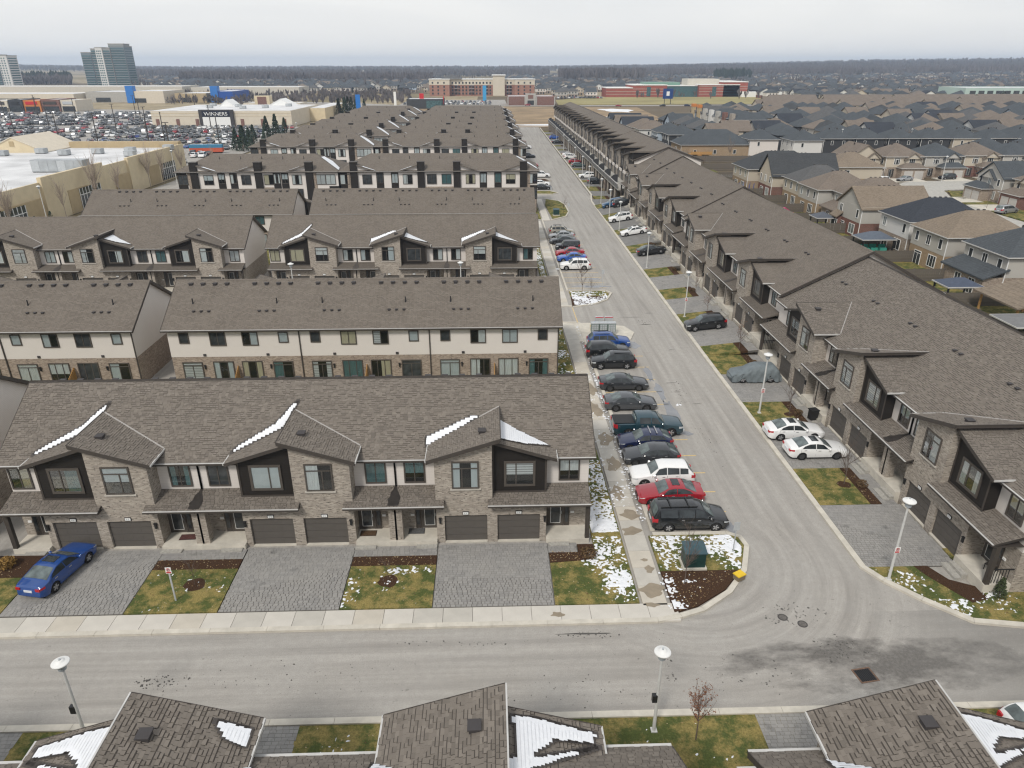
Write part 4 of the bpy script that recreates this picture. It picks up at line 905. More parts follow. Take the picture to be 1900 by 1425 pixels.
    for s in (1, -1):
        for x in [K['side'][0][0]+.12]+[c-.03 for a, c in K['side']][:2]: q = sec(x); B.poly([(x-.008, s*(q[1][0]+.004), q[1][1]), (x+.008, s*(q[1][0]+.004), q[1][1]), (x+.008, s*(q[3][0]+.006), q[3][1]), (x-.008, s*(q[3][0]+.006), q[3][1])])
    d['door_seam'] = B
    r = K['r']; T = MB(); T.lathe([(r*.62,-.1),(r*.93,-.11),(r,-.07),(r,.07),(r*.93,.11),(r*.62,.1)], 20, axis='y'); d['tyre'] = T
    Rm = MB(); Rm.lathe([(r*.64,-.1),(r*.6,-.1),(r*.56,-.06),(0.001,-.05)], 20, axis='y')
    Sp = MB(); 
    for i in range(5):
        a = 2*pi*i/5; u = Vector((cos(a), 0, sin(a))); v = Vector((-sin(a), 0, cos(a)))
        P = [u*.03-v*.035, u*.03+v*.035, u*r*.6+v*.045, u*r*.6-v*.045]; Sp.ext([(p.x, -.105, p.z) for p in P], (0, .03, 0))
    d['rim'] = Rm; d['spoke'] = Sp
    M = {}
    for k_, v_ in d.items(): M[k_] = [q.mesh(k_, MATS_[k_]) for q in v_] if isinstance(v_, list) else v_.mesh(k_, MATS_[k_])
    M['body'].polygons.foreach_set('use_smooth', [True]*len(M['body'].polygons))
    try: M['body'].set_sharp_from_angle(angle=radians(38))
    except Exception: pass
    for k_ in ('windscreen', 'rear_window', 'tyre'):
        M[k_].polygons.foreach_set('use_smooth', [True]*len(M[k_].polygons))
    _car[(kind, n)] = M; return M
m_hl = flat('headlight_glass', (.5, .52, .53), .12, .1, spec=.6); m_tl = flat('taillight_red', (.42, .012, .02), .2, .1, spec=.6); m_plate = flat('plate', (.6, .62, .66), .5); m_grille = flat('grille_black', (.02, .02, .02), .5)
m_rimd = flat('rim_dark', (.06, .06, .062), .5)
def paint(name, col, metal=.0, rough=.28): return flat('paint_'+name, col, rough, .03, 1.5, spec=.5, metal=metal, coat=.8)
PAINT = {'black': paint('black', (.011, .012, .014)), 'white': paint('white', (.78, .78, .77)), 'red': paint('red', (.30, .012, .022)), 'grey': paint('grey', (.075, .08, .087), .3), 'dgrey': paint('dark_grey', (.042, .045, .05), .3),
         'blue': paint('blue', (.009, .055, .23)), 'navy': paint('navy', (.012, .019, .06)), 'teal': paint('teal', (.018, .052, .07), .2), 'silver': paint('silver', (.34, .35, .36), .4), 'beige': paint('beige', (.38, .35, .29), .3), 'bblue': paint('bright_blue', (.02, .09, .38)), 'mblue': paint('mid_blue', (.02, .08, .17), .2), 'green': paint('green_grey', (.09, .13, .13), .3), 'orange': paint('orange', (.5, .2, .02))}
MATS_ = dict(body=PAINT['white'], side_window=m_cg, windscreen=m_cw, rear_window=m_cw, headlight=m_hl, taillight=m_tl, grille=m_grille, licence_plate=m_plate, mirror=PAINT['white'], chassis=m_rubber, door_handle=m_alloy, door_seam=m_black, tyre=m_rubber, rim=m_rimd, spoke=m_alloy)
def car(kind, col, x, y, hdg, label, cat='car', extra=(), group=None, z=0, rims=None):
    """hdg: direction of the nose in degrees, 0 = +x"""
    M = car_parts(kind); K = KIND[kind]; t = thing('parked_'+{'sedan':'car','hatch':'car','boxy':'car','suv':'suv','van':'minivan','pickup':'pickup'}[kind], label, cat, (x, y, z), radians(hdg), group)
    P = PAINT[col]; bo = inst('body', M['body'], t, mat=P)
    for q in M['side_window']: inst('side_window', q, t)
    inst('windscreen', M['windscreen'], t); inst('rear_window', M['rear_window'], t); inst('grille', M['grille'], t); inst('licence_plate', M['licence_plate'], t); inst('chassis', M['chassis'], t)
    [inst('door_handle', q, bo) for q in M['door_handle']]; inst('door_seam', M['door_seam'], bo)
    for q in M['headlight']: inst('headlight', q, t)
    for q in M['taillight']: inst('taillight', q, t)
    for q in M['mirror']: inst('mirror', q, t, mat=P)
    for wx in K['wx']:
        for s in (1, -1):
            o = inst('wheel', M['tyre'], t, (wx, s*(K['W']/2-.12), K['r']), 0 if s < 0 else pi); inst('rim', M['rim'], o); inst('spoke', M['spoke'], o, mat=rims) if rims else inst('spoke', M['spoke'], o)
    sec = body_fn(K); xr = K['ws'][1]-.15; xb = K['rg'][0]+.15
    if 'rails' in extra or 'bars' in extra:
        B = MB()
        for s in (1, -1):
            y0 = sec((xr+xb)/2)[5][0]*1.15
            if 'rails' in extra: B.box(xb, xr-.2, s*y0-.025, s*y0+.025, sec(-.5)[5][1], sec(-.5)[5][1]+.05)
        if 'bars' in extra:
            for q in (.3, .75): xx = xr+(xb-xr)*q; B.box(xx-.04, xx+.04, -y0-.05, y0+.05, sec(xx)[6][1]+.03, sec(xx)[6][1]+.07)
        B.build('roof_rack', m_alloy if 'silver' in extra else m_black, t)
    if 'sunroof' in extra:
        B = MB(); zz = sec(xr-.35)[6][1]; B.box(xr-.62, xr-.1, -.4, .4, zz-.02, zz+.012); B.build('sunroof', m_cg, t)
    if kind == 'pickup':
        B = MB(); B.box(-2.82, -1.15, -.8, .8, 1.2, 1.285); B.build('bed_cover', m_grille, t); B = MB(); B.box(-2.98, -2.86, -.95, .95, .45, .62); B.box(2.86, 2.96, -.95, .95, .48, .66); B.build('bumper', m_galv, t)
    return t
GP = 'cars parked along the main street'
CARS = [('van','black',12.95,39.25,0,'black minivan with black roof rails, nearest car in the bays beside the island',('rails','bars')),
 ('sedan','red',12.4,42.2,180,'dark red sedan with sunroof parked between the black minivan and the white suv',('sunroof',)),
 ('suv','white',12.35,44.6,180,'white suv parked between the dark red sedan and a dark grey hatchback',()),
 ('hatch','dgrey',12.2,47.55,180,'dark grey hatchback parked nose to the sidewalk behind the near white suv',()),
 ('hatch','navy',12.2,49.9,180,'navy hatchback with two silver roof bars parked beside the teal pickup',('bars','silver')),
 ('pickup','teal',12.85,52.35,0,'dark teal pickup with a black bed cover parked in the bays',()),
 ('sedan','grey',12.3,57.05,0,'grey sedan parked just beyond the teal pickup with an empty bay between',()),
 ('sedan','dgrey',12.45,61.3,0,'darker grey sedan parked between the black suv and the grey sedan',()),
 ('suv','black',12.35,66.6,180,'black suv with nose to the sidewalk, nearest of the three by the mailboxes',('rails',)),
 ('suv','black',12.2,69.5,0,'black suv half hidden between the blue suv and another black suv',()),
 ('suv','blue',12.75,72.2,0,'bright blue suv parked next to the community mailboxes',('rails',)),
 ('suv','white',12.75,104.7,180,'white suv at the near end of the second parking bank, empty wet bays before it',()),
 ('sedan','bblue',12.75,109.4,180,'vivid blue sedan in the second parking bank behind the white suv',()),
 ('sedan','red',12.8,112.9,180,'red car in the second parking bank between the blue sedan and the boxy one',()),
 ('boxy','black',12.85,116.8,180,'black boxy car with upright tail in the second parking bank',()),
 ('sedan','dgrey',12.5,121.4,180,'dark sedan behind the boxy black car in the second parking bank',()),
 ('sedan','silver',12.6,125.3,180,'silver grey sedan between a dark sedan and the beige suv',()),
 ('suv','beige',13.0,128.7,0,'beige suv with roof bars at the far end of the second parking bank',('rails','bars')),
 ('sedan','black',13.2,180.4,0,'black sedan parked beyond the round island by the three-storey block',()),
 ('sedan','white',13.2,186.5,0,'white sedan parked next to the black one beside the three-storey block',()),
 ('van','white',14.2,201.5,0,'white cargo van parked in the far bays, largest vehicle there',()),
 ('suv','red',12.6,223.5,0,'dark red suv in the far bays past the white van',()),
 ('suv','dgrey',13.2,247,0,'dark grey suv in the far bays past the red one',()),
 ('pickup','white',12.8,275,0,'white pickup in the far bays near the street end',()),
 ('sedan','red',12.4,298,0,'red car in the farthest bays near the street end',()),
 ('suv','black',24.75,77.0,180,'black suv on the right side paved drive, nose to the street',()),
 ('sedan','white',24.75,51.1,0,'white sedan with sunroof on the right drive, farther of the pair',('sunroof',)),
 ('sedan','white',25.25,48.0,0,'white sedan with sunroof and dark wheels on the right drive, nearer of the pair',('sunroof',)),
 ('sedan','black',25.8,111.8,0,'black sedan on a right drive with red taillights to the street',()),
 ('sedan','white',25.65,126.1,180,'white coupe with black roof on a right drive beneath the lamp post',('sunroof',)),
 ('suv','white',25.45,138.4,180,'white suv with roof rails on a right drive, lamp post across it',('rails',)),
 ('suv','mblue',26.2,152.4,180,'mid blue suv on a right drive between two lawns',()),
 ('suv','black',28.2,151.0,0,'black car squeezed in beside the blue suv on the right drive',()),
 ('suv','white',26.6,199,180,'white suv on a right drive below the dark balconies',()),
 ('suv','black',27.6,188.5,0,'black suv on a right drive near the first balcony',()),
 ('hatch','green',27.0,222,0,'grey green car on a right drive far up the street',()),
 ('hatch','red',27.0,231,0,'red car on a right drive far up the street',()),
 ('suv','white',26.9,243,0,'white car on a right drive, nearer of the far pair',()),
 ('sedan','white',27.0,250,0,'white car on a right drive, farther of the far pair',()),
 ('suv','bblue',27.5,312,0,'blue car on a right drive near the street end',()),
 ('sedan','black',27.0,293,0,'dark car on a right drive before the farthest blue car',()),
 ('suv','white',25.4,22.3,2,'white vehicle tail poking out from behind the bottom right roof',())]
for q in CARS:
    dk = q[1] in ('dgrey', 'grey') or 'dark wheels' in q[5]
    t = car(*q[:6], cat={'suv': 'suv', 'van': 'van', 'pickup': 'pickup'}.get(q[0], 'car'), extra=q[6], group=GP, z=.1+up(q[2], q[3]) if q[2] > 22.8 and q[3] > 30 else 0, rims=m_rimd if dk else None)
    if q[2] > 22.8 and RISE(q[3]): t.rotation_euler[1] = (-1 if q[4] == 0 else 1)*atan(RISE(q[3])/5.8)
car('sedan', 'blue', -26.0, 35.1, 79, 'bright blue sedan parked on the paved drive at the left, tail to the street', extra=('sunroof',), group=GP, z=.1)
# car under a grey cover
K = KIND['suv']; sec = body_fn(K); b = MB(); xs = [2.42-4.84*i/40 for i in range(41)]; m = 21
for x in xs:
    q = sec(max(-2.28, min(2.28, x))); e = max(0, abs(x)-2.2); prof = [(q[1][0]+.1, .12)]+[(q[1][0]+.06, .5), (q[2][0]+.04, .75), (q[3][0]+.03, q[3][1]), ((q[3][0]+q[4][0])/2+.05, (q[3][1]+q[4][1])/2), (q[4][0]+.03, q[4][1]), (q[5][0], q[5][1]+.02), (q[5][0]*.5, q[6][1]+.03), (0, q[6][1]+.03)]
    pr = []
    for i, (y, z) in enumerate(prof):
        wv = .035*sin(x*9+i*1.7)*(1 if i < 6 else .25)+.02*sin(x*23+i)
        arch = max([0]+[.62-abs(x-wx)*1.1 for wx in K['wx']]) if i == 0 else 0
        pr.append((y+wv-(.06 if arch > 0 else 0), max(z, arch)*(1-e*.8)+.0))
    b.v += [(x, y, z) for y, z in pr]+[(x, -y, z) for y, z in pr[-2::-1]]
m = 17
for i in range(40):
    for j in range(m-1): b.f.append((i*m+j, i*m+j+1, (i+1)*m+j+1, (i+1)*m+j)); b.m.append(0)
b.f += [tuple(range(m)), tuple(range(40*m+m-1, 40*m-1, -1))]; b.m += [0, 0]
t = thing('covered_car', 'car under a wrinkled grey blue cover on the right drive, silver wheels showing', 'car', (25.5, 62.7, .1), pi, GP)
b.build('car_cover', flat('cover_fabric', (.15, .175, .185), .6, .2, 2, .4, 6), t, smooth=True); Mc = car_parts('suv')
for wx in K['wx']:
    for s in (1, -1): o = inst('wheel', Mc['tyre'], t, (wx, s*(K['W']/2-.08), K['r']), 0 if s < 0 else pi); inst('rim', Mc['rim'], o); inst('spoke', Mc['spoke'], o)
# ------------------------------------------------------------------ street furniture
def lampmesh(h):
    a = MB(); a.tube((0,0,0), (0,0,h), .085, .055, 10); a.box(-.14,.14,-.14,.14,0,.06)
    g = MB(); g.lathe([(.06,h-.02),(.17,h+.05),(.2,h+.34),(.17,h+.38)], 14)
    d = MB(); d.lathe([(.05,h+.3),(.34,h+.36),(.37,h+.42),(.35,h+.45),(.2,h+.5),(.12,h+.56),(.0,h+.57)], 22)
    p = MB(); p.lathe([(.05,h+.56),(.05,h+.62),(0,h+.63)], 8)
    return a.mesh('pole', m_pole), g.mesh('lamp_head', m_lens), d.mesh('lamp_shade', m_shade), p.mesh('sensor', m_galv)
m_pole = flat('lamp_pole', (.55, .55, .53), .5, .08); m_lens = flat('lamp_lens', (.34, .37, .39), .2, .15, spec=.6); m_shade = flat('lamp_shade', (.7, .7, .68), .45, .06)
LM = {}
def lamp(x, y, label, h=4.5, z=.1, sign=0, box=0):
    if h not in LM: LM[h] = lampmesh(h)
    t = thing('street_lamp', label, 'street lamp', (x, y, z+up(x, y)), 0, 'street lamps of the townhouse streets'); a = LM[h]
    inst('pole', a[0], t); o = inst('lamp_head', a[1], t); inst('lamp_shade', a[2], o); inst('sensor', a[3], o)
    if box: B = MB(); B.box(-.24,-.02,-.1,.1,1.85,2.25); B.build('junction_box', m_black, t)
    if sign: signplate(t, 0, -.1, 2.0)
    return t
_sg = {}
def signplate(t, x, y, z, rz=0):
    if not _sg:
        a = MB(); a.box(-.16,.16,-.012,0,0,.42); r = MB(); r.lathe([(.115,0),(.115,.004),(.09,.004),(.09,0)], 20, (0,-.02,.26), 'y'); r.box(-.13,.13,-.017,-.012,.03,.12)
        c, s = cos(.78), sin(.78); r.ext([(-.1*c-.012*s,-.018,.26+.1*s-.012*c),(-.1*c+.012*s,-.018,.26+.1*s+.012*c),(.1*c+.012*s,-.018,.26-.1*s+.012*c),(.1*c-.012*s,-.018,.26-.1*s-.012*c)], (0,.004,0))
        k = MB(); k.box(-.045,-.015,-.0165,-.012,.18,.33); k.box(-.015,.045,-.0165,-.012,.305,.33); k.box(.02,.045,-.0165,-.012,.25,.305); k.box(-.015,.02,-.0165,-.012,.245,.27)
        _sg.update(a=a.mesh('sign_plate', m_white), r=r.mesh('prohibition_ring', m_red), k=k.mesh('letter', m_black))
    o = inst('sign_plate', _sg['a'], t, (x, y, z), rz); inst('prohibition_ring', _sg['r'], o); inst('letter', _sg['k'], o)
lamp(-18.5, 23.35, 'white disc street lamp at the bottom left in front of the shingled roofs', 4.35, .06, 0, 1)
lamp(7.25, 23.15, 'white disc street lamp at the bottom centre in front of the bare sapling', 4.35, .06, 0, 1)
RLP = [(23.45,33.15,'white disc street lamp with a no parking sign at the right corner lawn'),(23.5,55.4,'white disc street lamp with a no parking sign before the covered car'),(23.5,81.5,'white disc street lamp with a no parking sign beside the black suv'),
 (23.6,104.5,'white disc street lamp on the lawn next to the black sedan'),(23.8,130.4,'white disc street lamp in front of the white coupe'),(24.1,144,'white disc street lamp standing across the white suv'),(24.4,157.8,'white disc street lamp just past the blue suv'),(24.9,181.6,'white disc street lamp on a lawn below the first balcony'),
 (25.8,202.8,'white disc street lamp next to the far white suv'),(26.3,226.2,'white disc street lamp before the far red car'),(26.7,249,'white disc street lamp by the far white pair of cars'),(27,268.5,'white disc street lamp beyond the white cars'),(27.3,300,'farthest white disc street lamp on the right drives')]
for i, (x, y, l) in enumerate(RLP): lamp(x, y, l, 5.1 if i < 3 else 4.8, .1, i < 3)
lamp(-24.6, 86.8, 'white disc street lamp rising between the second roofs on the left', 5.2); lamp(-3.7, 86.8, 'white disc street lamp rising behind the second roof near the bays', 5.2)
t = thing('no_parking_sign', 'white and red no parking sign on a grey post on the front lawn', 'sign', (-18.2, 32.6, .1), 0); MB().box(-.045,.045,-.02,.02,0,2.35).build('post', m_galv, t); signplate(t, 0, -.025, 1.95)
for i, (x, y, h, l) in enumerate(((15.0,36.0,2.3,'grey back of a small traffic sign on the front island'),(15.4,94.6,2.5,'small grey sign on a thin post by the wet empty bays'),(16.0,145.5,2.6,'small grey sign on a post at the near tip of the long island'),(14.2,167.2,2.5,'small sign on a post where the side street joins far up'))):
    t = thing('road_sign', l, 'sign', (x, y, .08)); MB().box(-.03,.03,-.02,.02,0,h).build('post', m_galv, t); B = MB(); B.box(-.19,.19,-.035,-.02,h-.6,h); B.build('sign_plate', m_galv, t)
def transformer(x, y, label, s=1):
    t = thing('transformer_box', label, 'transformer', (x, y, .11), 0); B = MB(); B.box(-.72*s,.72*s,-.62*s,.62*s,0,.14); B.build('base', m_conc, t)
    B = MB(); B.ext([(-.62*s,-.5*s,.14),(-.62*s,-.5*s,1.15*s),(-.62*s,.5*s,1.3*s),(-.62*s,.5*s,.14)], (1.24*s,0,0)); o = B.build('cabinet', m_green, t)
    B = MB(); B.ext([(-.67*s,-.57*s,1.13*s),(-.67*s,-.57*s,1.19*s),(-.67*s,.1*s,1.36*s),(-.67*s,.55*s,1.36*s),(-.67*s,.55*s,1.28*s)], (1.34*s,0,0)); B.build('lid', flat('lid_green', (.045,.085,.1), .4, .2), o)
    B = MB()
    for q in (-.3, .3): B.box(q*s-.28*s, q*s+.28*s, -.515*s, -.5*s, .2, 1.08*s)
    B.build('door', m_green, o)
transformer(12.15, 34.9, 'dark green transformer cabinet on the front island behind a sapling'); transformer(13.6, 146.5, 'dark green transformer cabinet on the long grassy island', .95)
t = thing('fire_hydrant', 'yellow fire hydrant beside the community mailboxes', 'hydrant', (11.7, 77.5, .1)); B = MB(); B.lathe([(.2,0),(.2,.05),(.13,.06),(.13,.55),(.17,.56),(.17,.62),(.13,.68),(.06,.78),(0,.8)], 12); B.build('barrel', m_yel, t)
B = MB(); B.tube((-.24,0,.42), (.24,0,.42), .06, n=8); B.tube((0,-.24,.38), (0,0,.38), .08, n=8); B.build('outlet', m_yel, t)
for i, x in enumerate((11.75, 12.7, 13.65)):
    t = thing('mailbox_cabinet', ('left','middle','right')[i]+' one of three grey green community mailbox cabinets by the blue suv', 'mailbox', (x, 75.8, .1), 0, 'community mailboxes'); B = MB(); B.box(-.44,.44,-.3,.3,.35,1.35); B.box(-.1,.1,-.1,.1,0,.35); c = B.build('cabinet', flat('mail_green', (.2,.25,.23), .5), t)
    B = MB(); B.box(-.47,.47,-.34,.34,1.35,1.45); B.build('top_cover', m_galv, t); B = MB()
    for r in range(4):
        for q in range(3): B.box(-.38+q*.26, -.16+q*.26, -.315, -.3, .42+r*.22, .6+r*.22)
    B.build('compartment_door', m_galv, c)
for i, x in enumerate((12.6, 13.7)):
    t = thing('parcel_cabinet', ('left','right')[i]+' one of two pale cabinets with a red edge behind the mailboxes', 'mailbox', (x, 78.3, .1), 0, 'red topped cabinets'); B = MB(); B.box(-.45,.45,-.3,.3,0,1.25); B.build('cabinet', m_galv, t); B = MB(); B.box(-.46,.46,-.32,-.2,1.25,1.3); B.build('red_trim', m_red, t)
t = thing('litter_bin', 'small dark blue bin between the hydrant and the pale cabinets', 'bin', (12.05, 78.0, .1)); MB().lathe([(.18,0),(.2,.6),(.2,.75),(.05,.82),(0,.82)], 10).build('bin_body', m_blue, t); MB().box(-.06,.06,-.21,-.19,.55,.7).build('label_plate', m_white, t)
t = thing('grit_box', 'small box with a yellow lid standing on the kerb of the front island', 'box', (14.55, 33.45, .14), .5); MB().box(-.28,.28,-.22,.22,0,.32).build('bin_body', flat('box_brown', (.2,.16,.11), .8), t); MB().box(-.31,.31,-.25,.25,.32,.38).build('lid', m_yel, t)
m_iron = flat('cast_iron', (.12,.11,.1), .6, .3, 9)
for x, y, l in ((16.0, 30.3, 'round iron manhole cover, left of the two by the junction'), (16.9, 29.75, 'round iron manhole cover, right of the two by the junction')):
    t = thing('manhole_cover', l, 'manhole', (x, y, .002)); MB().lathe([(.27,-.02),(.27,.012),(.23,.012),(.23,.004),(0,.004)], 20).build('rim', m_vent, t); MB().lathe([(.215,.002),(.215,.014),(0,.016)], 16).build('cover_plate', m_iron, t)
t = thing('storm_drain', 'square rusty storm drain grate in the damp patch of the junction', 'drain', (18.6, 26.1, .006), .15); B = MB()
for q in ((-.5,.5,-.45,-.38),(-.5,.5,.38,.45),(-.5,-.43,-.38,.38),(.43,.5,-.38,.38)): B.box(*q, -.02, .02)
B.build('frame', flat('rust', (.16,.1,.07), .9, .3, 8), t)
for i in range(9): MB().box(-.41+i*.095,-.36+i*.095,-.37,.37,-.01,.012).build('grate_bar', m_black, t)
MB().box(-.42,.42,-.37,.37,-.008,-.004).build('pit', m_drk, t)
for i, (x, y, rz, c) in enumerate(((-8.1,38.35,0,'brown'),(-19.6,38.3,.05,'dark red'),(-26.4,38.3,.1,'rust'),(-5.0,38.5,0,'grey'))):
    t = thing('doormat', c+' doormat on a porch of the front townhouse row', 'doormat', (x, y, .362), rz, None); MB().box(-.5,.5,-.28,.28,0,.018).build('mat', flat('mat_'+c.replace(' ', '_'), {'brown':(.09,.055,.03),'dark red':(.1,.045,.04),'rust':(.16,.06,.03),'grey':(.1,.1,.1)}[c], .95, .3, 8), t); MB().box(-.52,.52,-.3,.3,0,.01).build('edging', m_rubber, t)
t = thing('garbage_bin', 'black wheeled garbage bin by the step next to the white sedan', 'bin', (27.6, 53.9, .1), .2); B = MB(); B.ext([(-.28,-.25,.08),(.28,-.25,.08),(.33,-.3,.95),(-.33,-.3,.95)], (0,.58,0)); B.build('bin_body', m_black, t); MB().box(-.36,.36,-.34,.36,.95,1.02).build('lid', m_rubber, t)
t = thing('porch_chair', 'dark folding chair on the corner porch of the right row', 'chair', (29.3, 33.0, .75), -1.2); MB().box(-.25,.25,-.25,.25,.38,.43).build('seat', m_trim, t); MB().box(-.25,.25,.2,.26,.43,.95).build('backrest', m_trim, t)
for q in ((-.22,-.22),(.22,-.22),(-.22,.22),(.22,.22)): MB().box(q[0]-.02,q[0]+.02,q[1]-.02,q[1]+.02,0,.38).build('leg', m_black, t)
# ------------------------------------------------------------------ young trees and shrubs
def branch(b, p, d, L, r, depth, rnd, spread=.6, seg=3):
    q = p; 
    for i in range(seg):
        d2 = (d+Vector((rnd.uniform(-.16,.16), rnd.uniform(-.16,.16), rnd.uniform(-.02,.1)))).normalized(); e = q+d2*(L/seg); b.tube(q, e, r*(1-.6*i/seg), r*(1-.6*(i+1)/seg), 4 if depth else 5, cap=False)
        if depth > 0 and i >= (0 if depth < 2 else 1) or (depth > 0 and seg == 1):
            for _ in range(2 if depth > 1 else 3):
                a = rnd.uniform(0, 2*pi); nd = (d2+Vector((cos(a), sin(a), .25))*spread).normalized(); branch(b, q.lerp(e, rnd.random()), nd, L*rnd.uniform(.4,.62), r*.5, depth-1, rnd, spread, 2)
        q, d = e, d2
def sapling(x, y, h, label, seed, leaves=0, z=.1, spread=.6, depth=2, group='young street trees', name='sapling', mat=None):
    r = random.Random(seed); t = thing(name, label, 'tree', (x, y, z+up(x, y)), 0, group); b = MB(); b.tube((0,0,-.05), (0,0,h*.35), .03*h/3, .024*h/3, 6); b.build('trunk', mat or m_bark, t)
    b = MB()
    for i in range(max(4, int(h*1.8))):
        a = r.uniform(0, 2*pi); zz = h*(.3+.3*r.random()); branch(b, Vector((0,0,zz)), Vector((cos(a)*spread, sin(a)*spread, 1)).normalized(), h*r.uniform(.3,.45), .016*h/3, depth-1, r, spread)
    branch(b, Vector((0,0,h*.35)), Vector((0,0,1)), h*.65, .022*h/3, depth, r, spread, 4); c = b.build('crown', mat or m_bark, t)
    if leaves:
        P = [Vector(q) for q in b.v]; l = MB()
        for i in range(leaves):
            p = r.choice(P)+Vector((r.gauss(0,.05), r.gauss(0,.05), r.gauss(0,.05))); u = Vector((r.gauss(0,1), r.gauss(0,1), r.gauss(0,1))).normalized(); v = u.orthogonal().normalized(); s = r.uniform(.025, .05); l.poly([p+u*s, p+v*s*.6, p-u*s, p-v*s*.6])
        stuff(l.build('leaves', m_twig, c))
    return t
sapling(9.05, 22.6, 3.0, 'small tree with dry brown leaves by the bottom centre lamp', 3, 520, .06, .35)
sapling(11.2, 33.1, 3.4, 'bare sapling in the mulch of the front island', 4, 0, .12, .5); sapling(-17.6, 33.9, 1.9, 'thin bare sapling on the front lawn beside the no parking sign', 5); sapling(-6.3, 34.0, 1.5, 'tiny bare sapling in the ring of the front lawn', 6)
for i, (x, y, h, lv, l) in enumerate(((25.6,43.6,3.3,0,'bare sapling in a mulch ring on the right lawn before the white sedans'),(26.0,55.0,3.0,0,'bare sapling on the lawn between white sedan and covered car'),(26.2,69.4,2.8,160,'sapling with a few rusty leaves beside the covered car lawn'),(26.0,80.9,2.6,120,'sapling with rusty leaves next to the black suv'),
    (27.1,90,2.4,80,'sapling on the third lawn up the right side'),(12.2,91.3,4.2,0,'tall bare sapling on the snowy island before the wet bays'),(13.4,91.6,2.2,0,'short bare sapling on the snowy island'),(15.2,147.6,2.8,0,'bare sapling at the near tip of the long island'),(27.4,172.5,3.2,150,'rusty leaved sapling by the third row drives'))): sapling(x, y, h, l, 20+i, lv)
def shrub(x, y, s, label, mat, seed, n=420, h=1.0, z=.1, cone=False, name='shrub', group=None):
    r = random.Random(seed); t = thing(name, label, 'shrub', (x, y, z+up(x, y)), 0, group); b = MB()
    for i in range(n):
        zz = r.random()**.8; rad = s*(1-zz*.92 if cone else sqrt(max(.05, 1-(zz*2-1)**2)))*r.uniform(.55, 1.05); a = r.uniform(0, 2*pi); p = Vector((rad*cos(a), rad*sin(a), zz*h)); u = Vector((r.gauss(0,1), r.gauss(0,1), r.gauss(0,1.3))).normalized(); v = u.orthogonal().normalized(); q = r.uniform(.06, .13)*max(s, .6)*1.3
        b.poly([p+u*q, p+v*q*.5, p-u*q, p-v*q*.5])
    b.build('foliage', mat, t); c = MB(); c.tube((0,0,-.05), (0,0,h*.7), s*.12, s*.04, 5); c.build('stem', m_bark, t); return t
shrub(29.0, 31.5, .45, 'small brown green conical cedar at the right corner porch', m_shrubg, 1, 700, 1.3, .12, True); shrub(-31.2, 36.6, .6, 'evergreen shrub by the left porch of the front row', m_shrubg, 2, 500, 1.1); shrub(-29.6, 35.9, .5, 'ochre dried shrub in the bed left of the blue sedan', flat('ochre_leaf', (.25,.15,.045), .9, .3, 5), 3, 420, .7); shrub(-32.4, 35.6, .55, 'dark reddish shrub in the bed at the left edge', flat('wine_leaf', (.1,.045,.035), .9, .3, 5), 4, 420, .8)
shrub(5.9, 35.9, .55, 'low brown shrub in the bed at the right end of the front row', m_shrub, 5, 360, .5)
for i, (a, c) in enumerate([q for q in RL if q[0] != 69.11][:9]): shrub(26.75+SK(a), a+.8+(c-a)*.3, .4, ['low dormant shrub on the mulch strip of the nearest right lawn','low dormant shrub on the mulch strip before the covered car','low dormant shrub on the mulch strip past the covered car','low dormant shrub on the mulch strip past the black suv','low dormant shrub two drives past the black suv','low dormant shrub before the far black sedan','low dormant shrub past the far black sedan','low dormant shrub beside the white coupe','rusty shrub beside the white suv with rails'][i], m_shrub if i != 8 else m_twig, 40+i, 240, .5)
